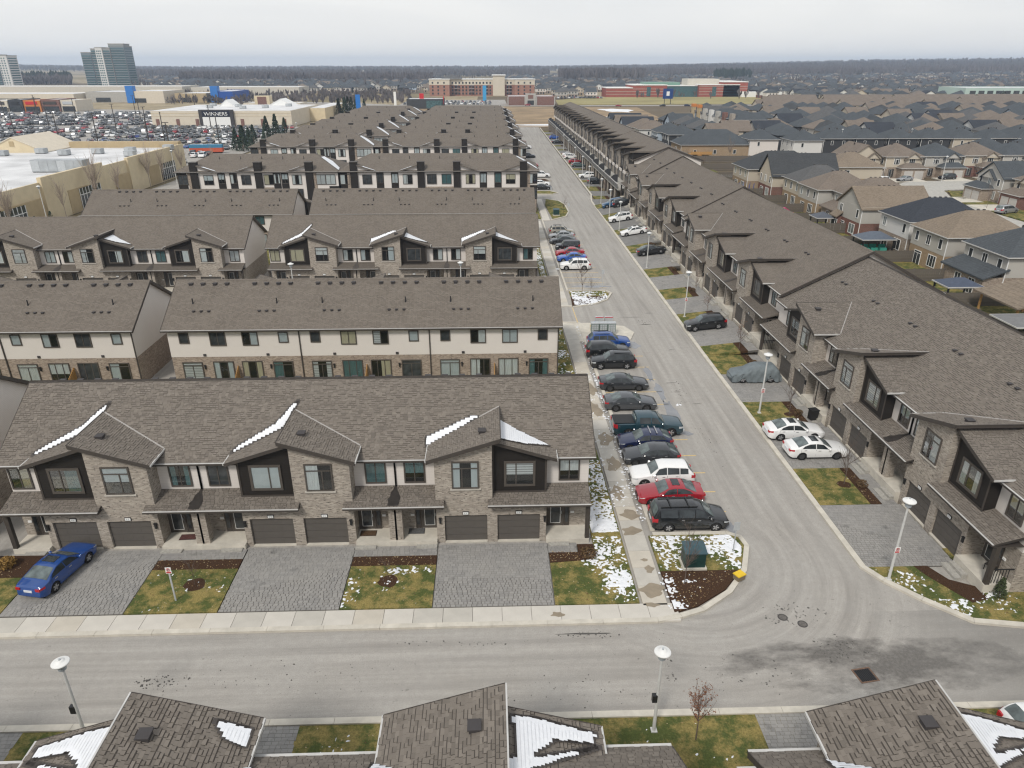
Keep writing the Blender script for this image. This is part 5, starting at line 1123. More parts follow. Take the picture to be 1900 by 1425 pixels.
# ------------------------------------------------------------------ three-storey blocks with dark fins
def block(label, loc, hw, fins, wins, cols, cwin, stone):
    t = thing('apartment_block', label, 'apartment block', loc, 0, 'three-storey blocks with dark fins'); zE, zR, yR, D = 8.5, 11.3, 6.2, 12.6; sl = (zR-zE)/(yR+.5)
    MB().box(-hw+.5, hw-.5, 0, D-.4, 0, zE-.05).build('wall', m_side, t)
    B = MB(); x0, x1 = -hw, hw; e = (-.5, D+.1); a = 6.0
    P = [(x0,e[0],zE),(x1,e[0],zE),(x1,e[1],zE),(x0,e[1],zE),(x0+a,yR,zR),(x1-a,yR,zR)]; n = len(B.v); B.v += P+[(p[0],p[1],p[2]-.2) for p in P[:4]]
    B.f += [(0,1,5,4),(1,2,5),(2,3,4,5),(3,0,4),(0,6,7,1),(1,7,8,2),(2,8,9,3),(3,9,6,0),(6,9,8,7)]; B.m += [0]*9; rf = B.build('roof', m_roofx, t)
    B = MB(); B.box(x0+.5,x0+2.4,-.06,D-.3,0,5.6); B.box(x1-2.4,x1-.5,-.06,D-.3,0,5.6); B.box(x0+.5,x0+2.4,-.04,.3,5.6,zE-.2); B.build('dark_siding', m_dside, t)
    MB().box(x1-.52,x1-.44,.3,D-.5,0,zE-.1).build('side_wall', m_kside, t)
    B = MB()
    for a_, c in stone: B.box(a_, c, -.1, .1, 0 if abs(a_) > 6 else 2.9, zE-.3 if c-a_ < 2 else 5.4)
    B.build('stone_wall', m_brick2, t)
    MB().box(-hw+.55, hw-.55, -.08, .05, 0, 2.75).build('stone_base', m_brick2, t)
    for x, l, r in fins:
        MB().box(x-.72, x+.72, -.4, .9, 0, 10.25).build('fin', m_dside, t); MB().box(x-.8, x+.8, -.48, .98, 10.25, 10.36).build('fin_cap', m_trim, t)
        for s, on in ((-1, l), (1, r)):
            if not on: continue
            f = lambda q: 9.75-.32*q; q1 = 4.0; y0 = -.55; X = lambda q: x+s*(.72+q)
            top = [(X(0),y0,f(0)),(X(q1),y0,f(q1)),(X(q1),-.5+(f(q1)-zE)/sl+.1,f(q1)),(X(0),-.5+(f(0)-zE)/sl+.1,f(0))]; B = MB(); B.ext(top, (0,0,-.18)); B.build('dormer_roof', m_roofd, t)
            B = MB(); B.ext([(X(0),-.05,zE-.3),(X(q1),-.05,zE-.3),(X(q1),-.05,f(q1)-.18),(X(0),-.05,f(0)-.18)], (0,1,0)); B.build('gable_wall', m_side, t)
            if (x*s > 6 and not s > 0) or R.random() < .3: snow(t, [(X(3.9),-.3,f(3.9)+.02),(X(1.0),-.4,f(1)+.02),(X(1.2),.4,f(1.2)+.02),(X(3.8),.1,f(3.8)+.02)])
    k = fins[-1][0]; hp = lambda u, y: (hw-u, y, zE+u/6*(zR-zE)+.03); snow(t, [hp(.3,.35),hp(4.6,5.1),hp(4.4,7.2),hp(2.6,6.4),hp(.6,3.0)])
    for x in wins: f_, sp = rfill(); win(t, x, -.03, 6.0, 1.75, 1.75, '12', f_, sp); win(t, x, -.09, 3.1, 1.9, 1.9, '2', 'dark')
    for x in cols:
        MB().box(x-.75, x+.75, -.05, .1, 2.8, 8.2).build('dark_panel', m_dside, t); f_, sp = rfill(); win(t, x, -.05, 6.2, 1.1, 1.75, '2', f_, sp); win(t, x, -.05, 3.0, 1.1, 1.6, '2', 'dark')
    for x in cwin: f_, sp = rfill(); win(t, x, -.05, 6.0, 1.8, 1.8, '2', f_, sp); win(t, x, -.1, 3.2, 1.8, 1.6, '2', 'dark')
    for i in range(int(2*hw/1.7)-6): roof_vent(rf, -hw+7+i*1.7, yR+.6, zR-.25, .28, .16)
    for i in range(5): pipe(t, -hw+8+i*(2*hw-16)/4, yR-2, zR-.8)
    gutter(t, x0, x1, -.5, zE); MB().box(hw-.9, hw+.3, .5, 2.4, 9.0, 10.2).build('roof_parapet', m_wside, t) if 0 else None
    return t
BA = dict(hw=20.5, fins=[(-17.2,0,1),(-3.65,1,0),(3.65,0,1),(17.2,1,0)], wins=[-14.6,-6.4,6.4,14.6], cols=[-12,-9,9,12], cwin=[-1.5,1.5,-19.1,19.1], stone=[(-18.6,-17.9),(17.9,18.6),(-2.9,2.9)])
BB = dict(hw=16.6, fins=[(-12.6,0,1),(.2,1,0),(10.4,1,0)], wins=[-9.9,-2.4,7.8], cols=[-7.3,-4.9,3.8,5.4], cwin=[2.2,-15,12.6,14.6], stone=[(-14,-13.3),(11.2,11.8),(1,3)])
LB = ['nearest wide three-storey block with four dark fins, right of the pair','second wide three-storey block back on the right of the pair','third wide finned block back on the right of the pair','fourth wide finned block back on the right of the pair','fifth wide finned block back on the right of the pair','sixth wide finned block back on the right of the pair','last wide finned block before the dry field, right of the pair']
LC = ['nearest narrower three-storey block with three dark fins, beside the cream store','second narrower finned block back on the left, by the conifers','third narrower finned block back on the left','fourth narrower finned block back on the left','fifth narrower finned block back on the left','sixth narrower finned block back on the left','last narrower finned block on the left before the restaurant']
YB = [150, 198.5, 229.5, 256.4, 288.5, 321.7, 346]
pa = block(LB[0], (-10.2, 150, 0), **BA); pb = block(LC[0], (-46.8, 150, 0), **BB)
for i, y in enumerate(YB[1:]): dup(pa, (-10.2+SK(y)*.5-.3, y, 0), None, LB[i+1]); dup(pb, (-47+SK(y)*.3, y, 0), None, LC[i+1])
# ------------------------------------------------------------------ balconied block on the right
m_bpan = flat('balcony_grey', (.13,.13,.125), .5, .1)
def balcony_block(label, loc, n=8, uw=5.15):
    t = thing('balcony_block', label, 'apartment block', loc, -pi/2, 'balconied blocks'); W = n*uw; zE, zR, yE, yR, yB = 9.2, 12.0, 1.1, 8.6, 16.5; sl = (zR-zE)/(yR-yE)
    B = MB(); B.ext([(0,1.5,5.6),(0,1.5,zE-.1),(0,yR,zR-.22),(0,yB-.4,zE-.1),(0,yB-.4,5.6)], (W,0,0)); B.build('wall', m_side, t); MB().box(.02, W-.02, 1.52, yB-.42, 0, 5.6).build('brick_wall', m_brick, t)
    B = MB(); B.ext([(-.3,yE,zE),(-.3,yR,zR),(-.3,yB,zE),(-.3,yB,zE-.2),(-.3,yR,zR-.22),(-.3,yE,zE-.2)], (W+.6,0,0)); B.build('roof', m_roofr, t)
    for xx in (-.34, W+.3): B = MB(); B.ext([(xx,yE,zE+.05),(xx,yR,zR+.05),(xx,yB,zE+.05),(xx,yB,zE-.26),(xx,yR,zR-.26),(xx,yE,zE-.26)], (.04,0,0)); B.build('fascia', m_trim, t)
    MB().box(0, W, -1.8, 1.5, 2.9, 3.2).build('balcony_floor', m_conc2, t)
    for i in range(n):
        x = i*uw
        if i % 2 == 0:
            w2 = 2*uw; f = lambda q: 9.35+.17*q; y0 = .45
            top = [(x+.1,y0,f(.1)),(x+w2-.1,y0,f(w2-.1)),(x+w2-.1,yE+(f(w2-.1)-zE)/sl,f(w2-.1)),(x+.1,yE+(f(.1)-zE)/sl,f(.1))]; B = MB(); B.ext(top, (0,0,-.3)); B.build('dormer_roof', m_roofd, t)
            B = MB(); B.ext([(x+.08,y0-.03,f(.1)+.03),(x+w2-.08,y0-.03,f(w2-.1)+.03),(x+w2-.08,y0-.03,f(w2-.1)-.34),(x+.08,y0-.03,f(.1)-.34)], (0,.03,0)); B.build('fascia', m_trim, t)
            B = MB(); B.ext([(x+.4,1.0,5.7),(x+w2*.48,1.0,5.7),(x+w2*.48,1.0,f(w2*.48)-.3),(x+.4,1.0,f(.4)-.3)], (0,4,0)); B.build('dormer_wall', m_brick, t)
            B = MB(); B.ext([(x+w2*.5,1.25,5.7),(x+w2-.4,1.25,5.7),(x+w2-.4,1.25,f(w2-.4)-.3),(x+w2*.5,1.25,f(w2*.5)-.3)], (0,3,0)); B.build('dark_siding', m_dside, t)
            B = MB(); B.ext([(x-.06,-1.7,3.2),(x-.06,-1.7,4.4),(x-.06,-.9,4.9),(x-.06,-.1,4.9),(x-.06,-.1,3.2)], (.12,0,0)); B.build('divider', m_kside, t)
        win(t, x+uw*.5, .99 if i % 2 == 0 else 1.24, 6.5, 1.5, 1.6, '2', R.choice(['dark','dark','curtain'])); win(t, x+uw*.35, 1.5, 3.3, 1.8, 2.0, 'P', 'dark', name='patio_door')
        garage(t, x+uw*.62, 1.42, 2.5, 2.2)
        MB().box(x+.25, x+uw-.25, -1.86, -1.78, 3.2, 4.15).build('balcony_panel', m_bpan, t); MB().box(x+.2, x+uw-.2, -1.92, -1.72, 4.15, 4.23).build('handrail', m_gut, t)
        for q in (.15, 2.6): B = MB(); B.box(x+q-.16, x+q+.16, -1.7, -1.38, 0, 2.9); B.build('post', m_brick if q < 1 else m_trim, t)
        B = MB(); B.box(x+.9, x+uw-1.6, .8, 1.02, 5.4, 6.0); B.build('belt_panel', m_side, t)
    return t
pc = balcony_block('nearest balconied block on the right, pale gable wall above the shorter townhouses', (30.0, 200.6, .08))
for i, y in enumerate((242.2, 283.8, 325.4, 367)): dup(pc, (30.0+SK(y)*.7-.4, y, .08), -pi/2, ['second balconied block up the right side','third balconied block up the right side','fourth balconied block up the right side','farthest balconied block at the street end'][i])
# ------------------------------------------------------------------ detached houses
def rmat(name, c):
    b = NB(name); v = b.coord(); x, y, z = b.xyz(v); n = b.noise(b.vec(b.math('MULTIPLY', x, 3.0), b.math('MULTIPLY', y, 3.0), b.math('MULTIPLY', z, 9.0)), 1, 3, .7); r = b.math('FRACT', b.math('MULTIPLY', z, 6.5))
    cc = b.mix(b.mr(n, .3, .7), mul(c, .72), mul(c, 1.3)); cc = b.mix(b.math('MULTIPLY', b.math('LESS_THAN', r, .22), .35), cc, mul(c, .45)); cc = b.mix(b.mr(b.noise(v, .35, 4), .35, .7, 0, .35), cc, mul(c, 1.4)); return b.fin(cc, .93, .15, 0, b.bump(r, .3, .02))
RM = {'slate': rmat('roof_slate', (.072, .08, .087)), 'brown': rmat('roof_brown', (.17, .142, .118)), 'tan': rmat('roof_tan', (.2, .163, .125)), 'grey': rmat('roof_grey', (.1, .1, .1)), 'char': rmat('roof_charcoal', (.06, .063, .066)), 'navy': rmat('roof_navy', (.045, .05, .06))}
WM = {'g': m_gside, 'b': m_bside, 'w': m_wside, 'k': m_kside, 'bl': m_blside, 'lb': m_lbside, 'p': m_side}
m_rbrick = brickmat('red_brick', (.24, .085, .06), (.16, .06, .045), (.09, .045, .035), (.3, .27, .24)); m_tbrick = brickmat('tan_brick', (.4, .29, .18), (.31, .22, .13), (.2, .13, .08), (.36, .31, .25)); LMT = {'r': m_rbrick, 't': m_tbrick, 's': m_brick2, 'n': None}
m_wframe = m_white
def hip(t, x0, x1, y0, y1, z, h, mat, o=.45, ridge=None, name='roof'):
    x0 -= o; x1 += o; y0 -= o; y1 += o; w, d = x1-x0, y1-y0; r = min(w, d)/2; B = MB()
    R_ = [(x0+r,(y0+y1)/2,z+h),(x1-r,(y0+y1)/2,z+h)] if w >= d else [((x0+x1)/2,y0+r,z+h),((x0+x1)/2,y1-r,z+h)]
    P = [(x0,y0,z),(x1,y0,z),(x1,y1,z),(x0,y1,z)]; B.v = P+R_+[(p[0],p[1],z-.2) for p in P]
    B.f = ([(0,1,5,4),(1,2,5),(2,3,4,5),(3,0,4)] if w >= d else [(0,1,4),(1,2,5,4),(2,3,5),(3,0,4,5)])+[(9,8,7,6)]; B.m = [0]*5; a = B.build(name, mat, t)
    B = MB(); 
    for q in ((x0-.08,x0,y0,y1),(x1,x1+.08,y0,y1),(x0-.08,x1+.08,y0-.08,y0),(x0-.08,x1+.08,y1,y1+.08)): B.box(*q, z-.13, z+.01)
    B.build('gutter', m_gut, t); return a
def gable(t, x0, x1, y0, y1, z, h, mat, wall, along='x', o=.4, name='roof'):
    B = MB(); Wl = MB()
    if along == 'x':
        m = (y0+y1)/2; k = h/((y1-y0)/2); B.ext([(x0-o,y0-o,z-o*k),(x0-o,m,z+h),(x0-o,y1+o,z-o*k),(x0-o,y1+o,z-o*k-.2),(x0-o,m,z+h-.22),(x0-o,y0-o,z-o*k-.2)], (x1-x0+2*o,0,0)); Wl.ext([(x0,y0,z),(x0,m,z+h-.2),(x0,y1,z)], (x1-x0,0,0))
    else:
        m = (x0+x1)/2; k = h/((x1-x0)/2); B.ext([(x0-o,y0-o,z-o*k),(m,y0-o,z+h),(x1+o,y0-o,z-o*k),(x1+o,y0-o,z-o*k-.2),(m,y0-o,z+h-.22),(x0-o,y0-o,z-o*k-.2)], (0,y1-y0+2*o,0)); Wl.ext([(x0,y0,z),(m,y0,z+h-.2),(x1,y0,z)], (0,y1-y0,0))
    Wl.build('gable_wall', wall, t); return B.build(name, mat, t)
def house(label, x, y, w, d, wall='g', low='t', roof='brown', kind='hip', h=5.7, rh=3.0, west=2, south=1, front=None, ext=None, group='suburb houses', rz=0):
    t = thing('suburban_house', label, 'house', (x, y, -.2), rz, group); lz = 2.9 if h > 4 else h
    if LMT[low]: MB().box(0, w, 0, d, 0, lz).build('brick_wall', LMT[low], t); MB().box(-.03, w+.03, -.03, d+.03, lz, h).build('wall', WM[wall], t) if h > 4 else None
    else: MB().box(0, w, 0, d, 0, h).build('wall', WM[wall], t)
    if kind == 'hip': rf = hip(t, 0, w, 0, d, h, rh, RM[roof])
    else: rf = gable(t, 0, w, 0, d, h, rh, RM[roof], WM[wall], kind[1])
    wf = lambda *a, **k: win(t, *a, fm=m_white, trim=.08, **k)
    up = h-2.0
    if h > 4:
        for i in range(west+1): wf(-.03, d*(.16+.68*i/max(1, west)), up, .75 if i != 1 else .95, 1.35, '1' if i != 1 else '2', R.choice(['dark','dark','shade']), 'full', -pi/2)
        wf(-.0, d*.3, .75, 1.9, 1.6, '3' if west > 1 else '2', R.choice(['dark','shade']), 'full', -pi/2); wf(0, d*.72, .1, 1.7, 2.1, 'P', 'dark', 'full', -pi/2, name='patio_door')
        for i in range(south): wf(w*(.3+.4*i), -.03, up, .7, 1.2, '1', 'dark')
    else:
        for i in range(3): wf(w*(.2+.28*i), 0, 1.1, .9, 1.2, '1', 'dark')
        wf(0, d*.5, .9, 1.8, 1.8, '2', 'dark', 'full', -pi/2)
    B = MB()
    for i in range(4): B.box(w*.4+i*.9-.15, w*.4+i*.9+.15, d*.5+.5, d*.5+.8, h+rh-.5, h+rh+.02)
    stuff(B.build('roof_vents', m_vent, rf))
    MB().box(-.1, 0, -.1, 0, 0, h-.1).build('downspout', m_white, t)
    if front == 's':     # garage front facing -y
        MB().box(w*.35, w, -2.6, 0, 0, 2.9).build('garage_wall', LMT[low] or WM[wall], t); hip(t, w*.35, w, -2.6, .3, 2.95, 1.2, RM[roof], .35, name='garage_roof')
        for q in ((.54,.83) if R.random() < .6 else (.68,)): garage(t, w*q, -2.62, 2.4 if q != .68 else 4.6, 2.2, 0, m_gdp)
        wf(w*.3, -.03, up, 1.5, 1.5, 'T', 'dark'); wf(w*.72, -.03, up, 1.5, 1.5, '3', 'dark'); gable(t, w*.5, w*.95, -.5, 2, h-.6, 1.6, RM[roof], WM[wall], 'y', .25, 'front_gable'); door(t, w*.17, -.02, .3, 1)
    if front == 'w':
        MB().box(-2.6, 0, d*.3, d, 0, 2.9).build('garage_wall', LMT[low] or WM[wall], t); hip(t, -2.6, .3, d*.3, d, 2.95, 1.2, RM[roof], .35, name='garage_roof')
        for q in (.5, .8): garage(t, -2.62, d*q, 2.4, 2.2, -pi/2, m_gdp)
        gable(t, -.5, 2, d*.25, d*.8, h-.6, 1.9, RM[roof], WM[wall], 'x', .25, 'front_gable')
    if ext:
        e0, e1, ez = ext; MB().box(-ez, 0, e0, e1, 0, 2.9).build('extension_wall', LMT[low] or WM[wall], t); B = MB(); B.ext([(-ez-.4,e0-.4,2.9),(.3,e0-.4,4.1),(.3,e0-.4,3.9),(-ez-.4,e0-.4,2.7)], (0,e1-e0+.8,0)); B.build('extension_roof', RM[roof], t)
        for q in (.25, .6): wf(-ez, e0+(e1-e0)*q, .3, 1.2, 2.0, '2', 'dark', 'full', -pi/2)
    return t
m_gdp = flat('garage_door_pale', (.46, .44, .41), .6, .05)
HS = [ # near rear row, x y w d wall low roof kind
 ('two-storey house with slate roof and a stone sunroom extension at the right edge', 67.0, 88.3, 11.5, 9, 'g', 's', 'slate', 'hip', dict(ext=(0, 8.6, 2.7), west=2)),
 ('taupe house over tan brick with a wide tan hip roof beside the blue metal gazebo', 65.9, 99.8, 12.5, 9, 'g', 't', 'tan', 'hip', dict(west=2)),
 ('pale house over brown brick under a dark navy roof, behind the teal furnished gazebo', 66.6, 111, 13, 9, 'w', 's', 'navy', 'hip', dict(west=1)),
 ('grey sided house over red brick with a gable to the rear and a satellite dish', 64.9, 123.3, 12.2, 9.2, 'g', 'r', 'tan', 'gx', dict(west=1, south=0, ext=(7, 9.2, .8))),
 ('taupe house with low brown roof between the red brick gabled house and its neighbour', 68.5, 133.7, 12, 8.6, 'g', 's', 'brown', 'hip', dict(ext=(.5, 8, 2.4))),
 ('beige house with a brown hip roof and white windows by the pink slide', 65.6, 143, 11.5, 9.3, 'g', 't', 'brown', 'hip', {}),
 ('pale beige house with a light grey hip roof beside the big charcoal roofed one', 66.0, 153, 11.5, 9, 'b', 't', 'grey', 'hip', {}),
 ('large beige house with a sweeping charcoal roof and red brick base', 64.4, 164.6, 15, 8.4, 'b', 'r', 'char', 'gx', dict(rh=4.2)),
 ('house with broad charcoal hip roof behind the trampoline', 62.0, 174, 18, 11, 'b', 't', 'char', 'hip', dict(rh=3.6)),
 ('tan roofed house behind the broad charcoal hip roof', 84, 177, 12, 10, 'b', 't', 'tan', 'hip', {}),
 ('long tan brick bungalow with charcoal roof and a cedar rear deck', 64.6, 248.5, 24, 14, 'b', 't', 'slate', 'hip', dict(h=3.99, rh=4.4)),
 ('pale two-storey house with dark hip roof standing right of the tan bungalow', 87.5, 247.5, 9.5, 12, 'p', 'n', 'slate', 'hip', dict(south=1)),
 ('white house with dark hip roof behind the big charcoal roof', 100.5, 243, 9.5, 11, 'w', 'n', 'slate', 'hip', {}),
 ('charcoal house with blue grey walls left of the tan bungalow', 64.5, 266.5, 11, 10.5, 'k', 'n', 'slate', 'hip', {}), ('white sided house with a slate roof, left neighbour of the blue grey house', 62.8, 278, 11, 10, 'lb', 'n', 'slate', 'hip', dict(ext=(0,7,3))),
 ('cream house with a wide brown hip roof in the left end row of the suburb', 58.5, 290, 12, 10, 'w', 't', 'brown', 'hip', {}), ('cream house with brown roof, fourth from the left end of the suburb row', 57.6, 301.5, 12, 10, 'b', 't', 'brown', 'hip', {}), ('grey house with blue gable roof near the left end of the suburb row', 56.3, 313.5, 13, 9.5, 'lb', 't', 'navy', 'gx', {}),
 ('grey gabled house with rosy roof second from the left end of its row', 55.5, 325.5, 14, 9.5, 'g', 'r', 'brown', 'gx', {}), ('blue roofed house with small front gable at the left end of its row', 55.0, 338, 14, 10, 'lb', 'r', 'navy', 'gx', {}),
 ('stone and stucco house with arched windows and garage at the suburb bend', 98.5, 199, 8.5, 11, 'b', 's', 'brown', 'gy', dict(front='s')), ('stone house with double garage and brown hip roof, second at the suburb bend', 108, 198, 10, 11, 'b', 's', 'brown', 'hip', dict(front='s')),
 ('taupe house with slate roof and wide garage door at the suburb bend', 119.5, 199, 10, 11, 'g', 's', 'slate', 'hip', dict(front='s')), ('house with orange red brick garage and brown roof at the suburb bend', 131, 200, 10, 11, 'b', 'r', 'brown', 'hip', dict(front='s')), ('taupe house with slate roof, last of the row at the suburb bend', 142.5, 201, 11, 11, 'g', 's', 'slate', 'hip', dict(front='s')),
 ('taupe house with pointed gable, portico and twin garage doors at the right edge', 113.5, 158, 12, 9, 'g', 's', 'slate', 'gx', dict(front='w')), ('house with red brick twin garage at the right edge', 115, 147.5, 12, 9, 'b', 'r', 'brown', 'hip', dict(front='w')), ('tan house partly cut by the right edge above the van', 114, 136, 12, 9, 'b', 't', 'brown', 'hip', dict(front='w'))]
for l, x, y, w_, d_, wl, lo, ro, kd, kw in HS: house(l, x, y, w_, d_, wl, lo, ro, kd, **kw)
for i in range(7): house(['black sided house at the left end of the dark rear row','charcoal house, second in the dark rear row, white framed windows','charcoal house, third in the dark rear row','charcoal house in the middle of the dark rear row','beige and charcoal house, fifth in the dark rear row','dark house, sixth in the dark rear row','dark house at the right end of the dark rear row'][i], 113.5+i*11.2, 250, 9.8, 11, 'k' if i != 4 else 'b', 'n', 'slate', 'hip', group='dark rear row houses', south=2)
MH = [('k', 'navy'), ('bl', 'char'), ('g', 'slate'), ('w', 'slate'), ('b', 'char'), ('k', 'slate')]
# modern houses with tall facades facing west
for i in range(7):
    y = 341+i*10.6; x = 112-.15*i; t = house(['modern house with stone tower front at the near end of the west facing row','modern house with brown brick tower front in the west facing row','modern house with grey block front in the west facing row','modern house with pale tower in the middle of the west facing row','modern grey house with pale roof in the west facing row','modern house with orange topped facade, nearer of two','modern house with orange topped facade, farther of two'][i], x, y, 15, 8.6, ['g','k','g','w','g','g','bl'][i], 'n', ['slate','slate','slate','slate','grey','grey','grey'][i], 'gx' if i > 3 else 'hip', group='modern west facing houses')
    MB().box(-1.2, .5, 1, 4.4, 0, 8.2).build('tower_front', [m_brick, m_rbrick, m_conc2, m_wside, m_gside, m_tan, m_tan][i], t); MB().box(-.9, .4, 5, 8.2, 0, 2.9).build('garage_wall', m_kside, t); garage(t, -.92, 6.6, 2.6, 2.2, -pi/2)
    if i > 4: MB().box(-1.35, .6, .8, 4.6, 8.2, 9.6).build('orange_top', m_orange, t)
# generic streets farther away
PH = []
def proto(wall, low, roof, gk, seed):
    r = random.Random(seed); B = MB(); w_, d_, h = 10.2, 11, 5.8; B.box(0,w_,0,d_,0,2.8,1); B.box(-.03,w_+.03,-.03,d_+.03,2.8,h,0); o = .5
    if gk: m = d_/2; B.ext([(-o,-o,h-.25),(-o,m,h+3.2),(-o,d_+o,h-.25),(-o,d_+o,h-.45),(-o,m,h+3.0),(-o,-o,h-.45)], (w_+2*o,0,0), 2); B.ext([(0,0,h),(0,m,h+3),(0,d_,h)], (w_,0,0), 0)
    else:
        n = len(B.v); B.v += [(-o,-o,h),(w_+o,-o,h),(w_+o,d_+o,h),(-o,d_+o,h),(w_/2,d_/2-.5,h+3.2),(w_/2,d_/2+.5,h+3.2)]; B.f += [(n,n+1,n+4),(n+1,n+2,n+5,n+4),(n+2,n+3,n+5),(n+3,n,n+4,n+5)]; B.m += [2]*4
    for q in (1.3, 4.2, 7.2): B.box(q, q+1.1, -.08, 0, 3.7, 5.1, 3); B.box(q, q+1.5, -.06, 0, .6, 2.3, 3); B.box(-.08, 0, q, q+1.1, 3.7, 5.1, 3); B.box(-.06, 0, q+.3, q+1.8, .4, 2.3, 3)
    if seed % 3 == 0:
        B.box(1, 5.5, -2.5, 0, 0, 2.9, 1); n = len(B.v); B.v += [(.6,-2.9,2.9),(5.9,-2.9,2.9),(5.9,0,4.2),(.6,0,4.2)]; B.f.append((n,n+1,n+2,n+3)); B.m.append(2)
    return B.mesh('far_house', [WM[wall], LMT[low] or WM[wall], RM[roof], m_dg])
for i, (a, b_, c, g) in enumerate((('g','t','brown',0),('b','s','slate',0),('k','n','slate',0),('w','r','navy',1),('g','s','grey',0),('b','t','brown',1),('lb','s','slate',1),('w','t','char',0),('p','s','slate',0))): PH.append(proto(a, b_, c, g, i))
DESC = ['tan roofed grey house','slate roofed beige house','black sided house with slate roof','white gabled house with navy roof','grey roofed grey house','gabled beige house with brown roof','pale blue gabled house','white house with charcoal roof','pale house with slate roof']
cells = []
def place(x, y, rz, where, wts=None):
    k = R.choices(range(9), wts or [1]*9)[0]; cells.append((hypot(x, y), x, y, rz, k, where))
for y, x0 in ((222,152),(272,112),(284,90),(300,112),(327,128),(338,150),(362,135),(390,132),(402,135),(428,120),(446,140)):
    x = x0
    while x < y*.78: place(x, y, R.choice((0, 0, pi)), ('dense suburb', y), [2,2,2,1,1,1,.6,1,2]); x += 12.2
for y in (270,281.5,293,304.5,316,327.5,339): place(80+R.uniform(-1,1), y, 0, ('balcony side street', y), [2,3,2,1,1,2,1,1,2])
for a in range(16):
    y = 640+a*26
    x = 70+R.uniform(-10, 10)
    while x < y*.76:
        if not (105 < x < 262 and y < 850) and not (x < 120 and y < 700): place(x, y, R.choice((0, pi/2)), ('subdivision beyond the school', y), [1,3,3,1,2,1,1,1,2])
        x += R.uniform(14, 19)
for a in range(13):
    y = 860+a*30; x = -60-R.uniform(0, 20)
    while x > -y*.42: place(x, y, R.choice((0, pi/2)), ('subdivision before left woods', y), [1,3,4,1,2,1,1,1,2]); x -= R.uniform(15, 21)
cells.sort(); J = MB()
ORD = ['first','second','third','fourth','fifth','sixth','seventh','eighth','ninth','tenth']+['%dth' % i for i in range(11, 80)]
def hlab(k, x, wh):
    rows = sorted({c[5][1] for c in cells if c[5][0] == wh[0]}); mates = sorted(c[1] for c in cells if c[5] == wh)
    return '%s, %s from left, %s row of %s' % (DESC[k], ORD[mates.index(x)], ORD[rows.index(wh[1])], wh[0])
for i, (dd, x, y, rz, k, wh) in enumerate(cells):
    if i < 290: o = inst('suburban_house', PH[k], None, (x, y, -.2), rz); tag(o, hlab(k, x, wh), 'house', 'houses of the '+wh[0])
    else:
        me = PH[k]; c, s = cos(rz), sin(rz); n = len(J.v); zz = hz(x, y)-.3; J.v += [(x+v.co.x*c-v.co.y*s, y+v.co.x*s+v.co.y*c, zz+v.co.z) for v in me.vertices]; off = {'slate':0}
        ml = [(0 if k % 3 else 1), 2, (3 if k in (1, 2, 6, 8) else 4 if k in (0, 5) else 5), 6]
        for p in me.polygons: J.f.append(tuple(n+q for q in p.vertices)); J.m.append(ml[p.material_index])
for _ in range(1500):
    if R.random() < .72: y = R.uniform(1050, 2100); x = R.uniform(.02, .76)*y
    else: y = R.uniform(1150, 1700); x = R.uniform(-.5, -.04)*y
    n = len(J.v); z = hz(x, y)-.3; w_, d_ = R.uniform(9, 17), R.uniform(9, 12); h = 5.6; o = .5; J.box(x,x+w_,y,y+d_,z,z+h,R.choice((0,0,1,2))); rm = 10 if 0 else R.choice((3,3,3,4,5,5)); n = len(J.v)
    J.v += [(x-o,y-o,z+h),(x+w_+o,y-o,z+h),(x+w_+o,y+d_+o,z+h),(x-o,y+d_+o,z+h),(x+w_*.35,y+d_/2,z+h+3),(x+w_*.65,y+d_/2,z+h+3)]; J.f += [(n,n+1,n+5,n+4),(n+1,n+2,n+5),(n+2,n+3,n+4,n+5),(n+3,n,n+4)]; J.m += [rm]*4
    for q in (.2, .6): J.box(x+w_*q,x+w_*q+1.4,y-.08,y,z+3.4,z+5,6)
o = J.build('distant_houses', [m_gside, m_wside, m_brick2, RM['slate'], RM['brown'], RM['char'], m_dg]); stuff(o)
def townhouse_strip(x, y, L, rz, label):
    t = thing('townhouse_strip', label, 'townhouses', (x, y, 0), rz, 'beige townhouse strips'); D = 11; MB().box(0, L, 0, D, 0, 5.6).build('wall', m_bside, t); gable(t, 0, L, 0, D, 5.6, 3.2, RM['brown'], m_bside, 'x')
    n = int(L/3); 
    for i in range(n): MB().box(i*3+.9, i*3+2.0, -.06, 0, 3.5, 4.9).build('window', m_dg, t)
    for i in range(0, n, 2): MB().box(i*3+.6, i*3+3.0, -.06, 0, .1, 2.2).build('garage_door', m_gdoor, t)
for i, (x, y, L) in enumerate(((168,470,48),(222,470,48),(276,470,50),(330,475,50),(186,508,36),(228,508,36),(270,508,48),(325,512,60),(205,548,34),(246,550,50),(300,552,60),(365,556,60))): townhouse_strip(x, y, L, 0, 'long beige townhouse strip with brown roof, '+['nearest row leftmost','nearest row second from left','nearest row third from left','nearest row rightmost','middle row leftmost','middle row second from left','middle row third from left','middle row rightmost','farthest row leftmost','farthest row second from left','farthest row third from left','farthest row rightmost'][i])
for i, (x, y, h) in enumerate(sorted(((82,172,5),(90,190,6),(60,225,5),(78,238,6),(101,192,5),(126,186,6),(138,187,5),(95,262,7),(120,268,6),(152,268,7),(170,300,7),(110,300,6),(108,345,6),(62,212,4),(75,205,5),(107,152,4)), key=lambda q: hypot(q[0], q[1]))): sapling(x, y, h, 'bare garden tree, %s nearest of those scattered between the suburb houses' % ORD[i], 90+i, 0, .05, .5, 2, 'bare garden trees', 'bare_tree', flat('garden_bark', (.2,.16,.13), .9) if i == 0 else bpy.data.materials['garden_bark'])
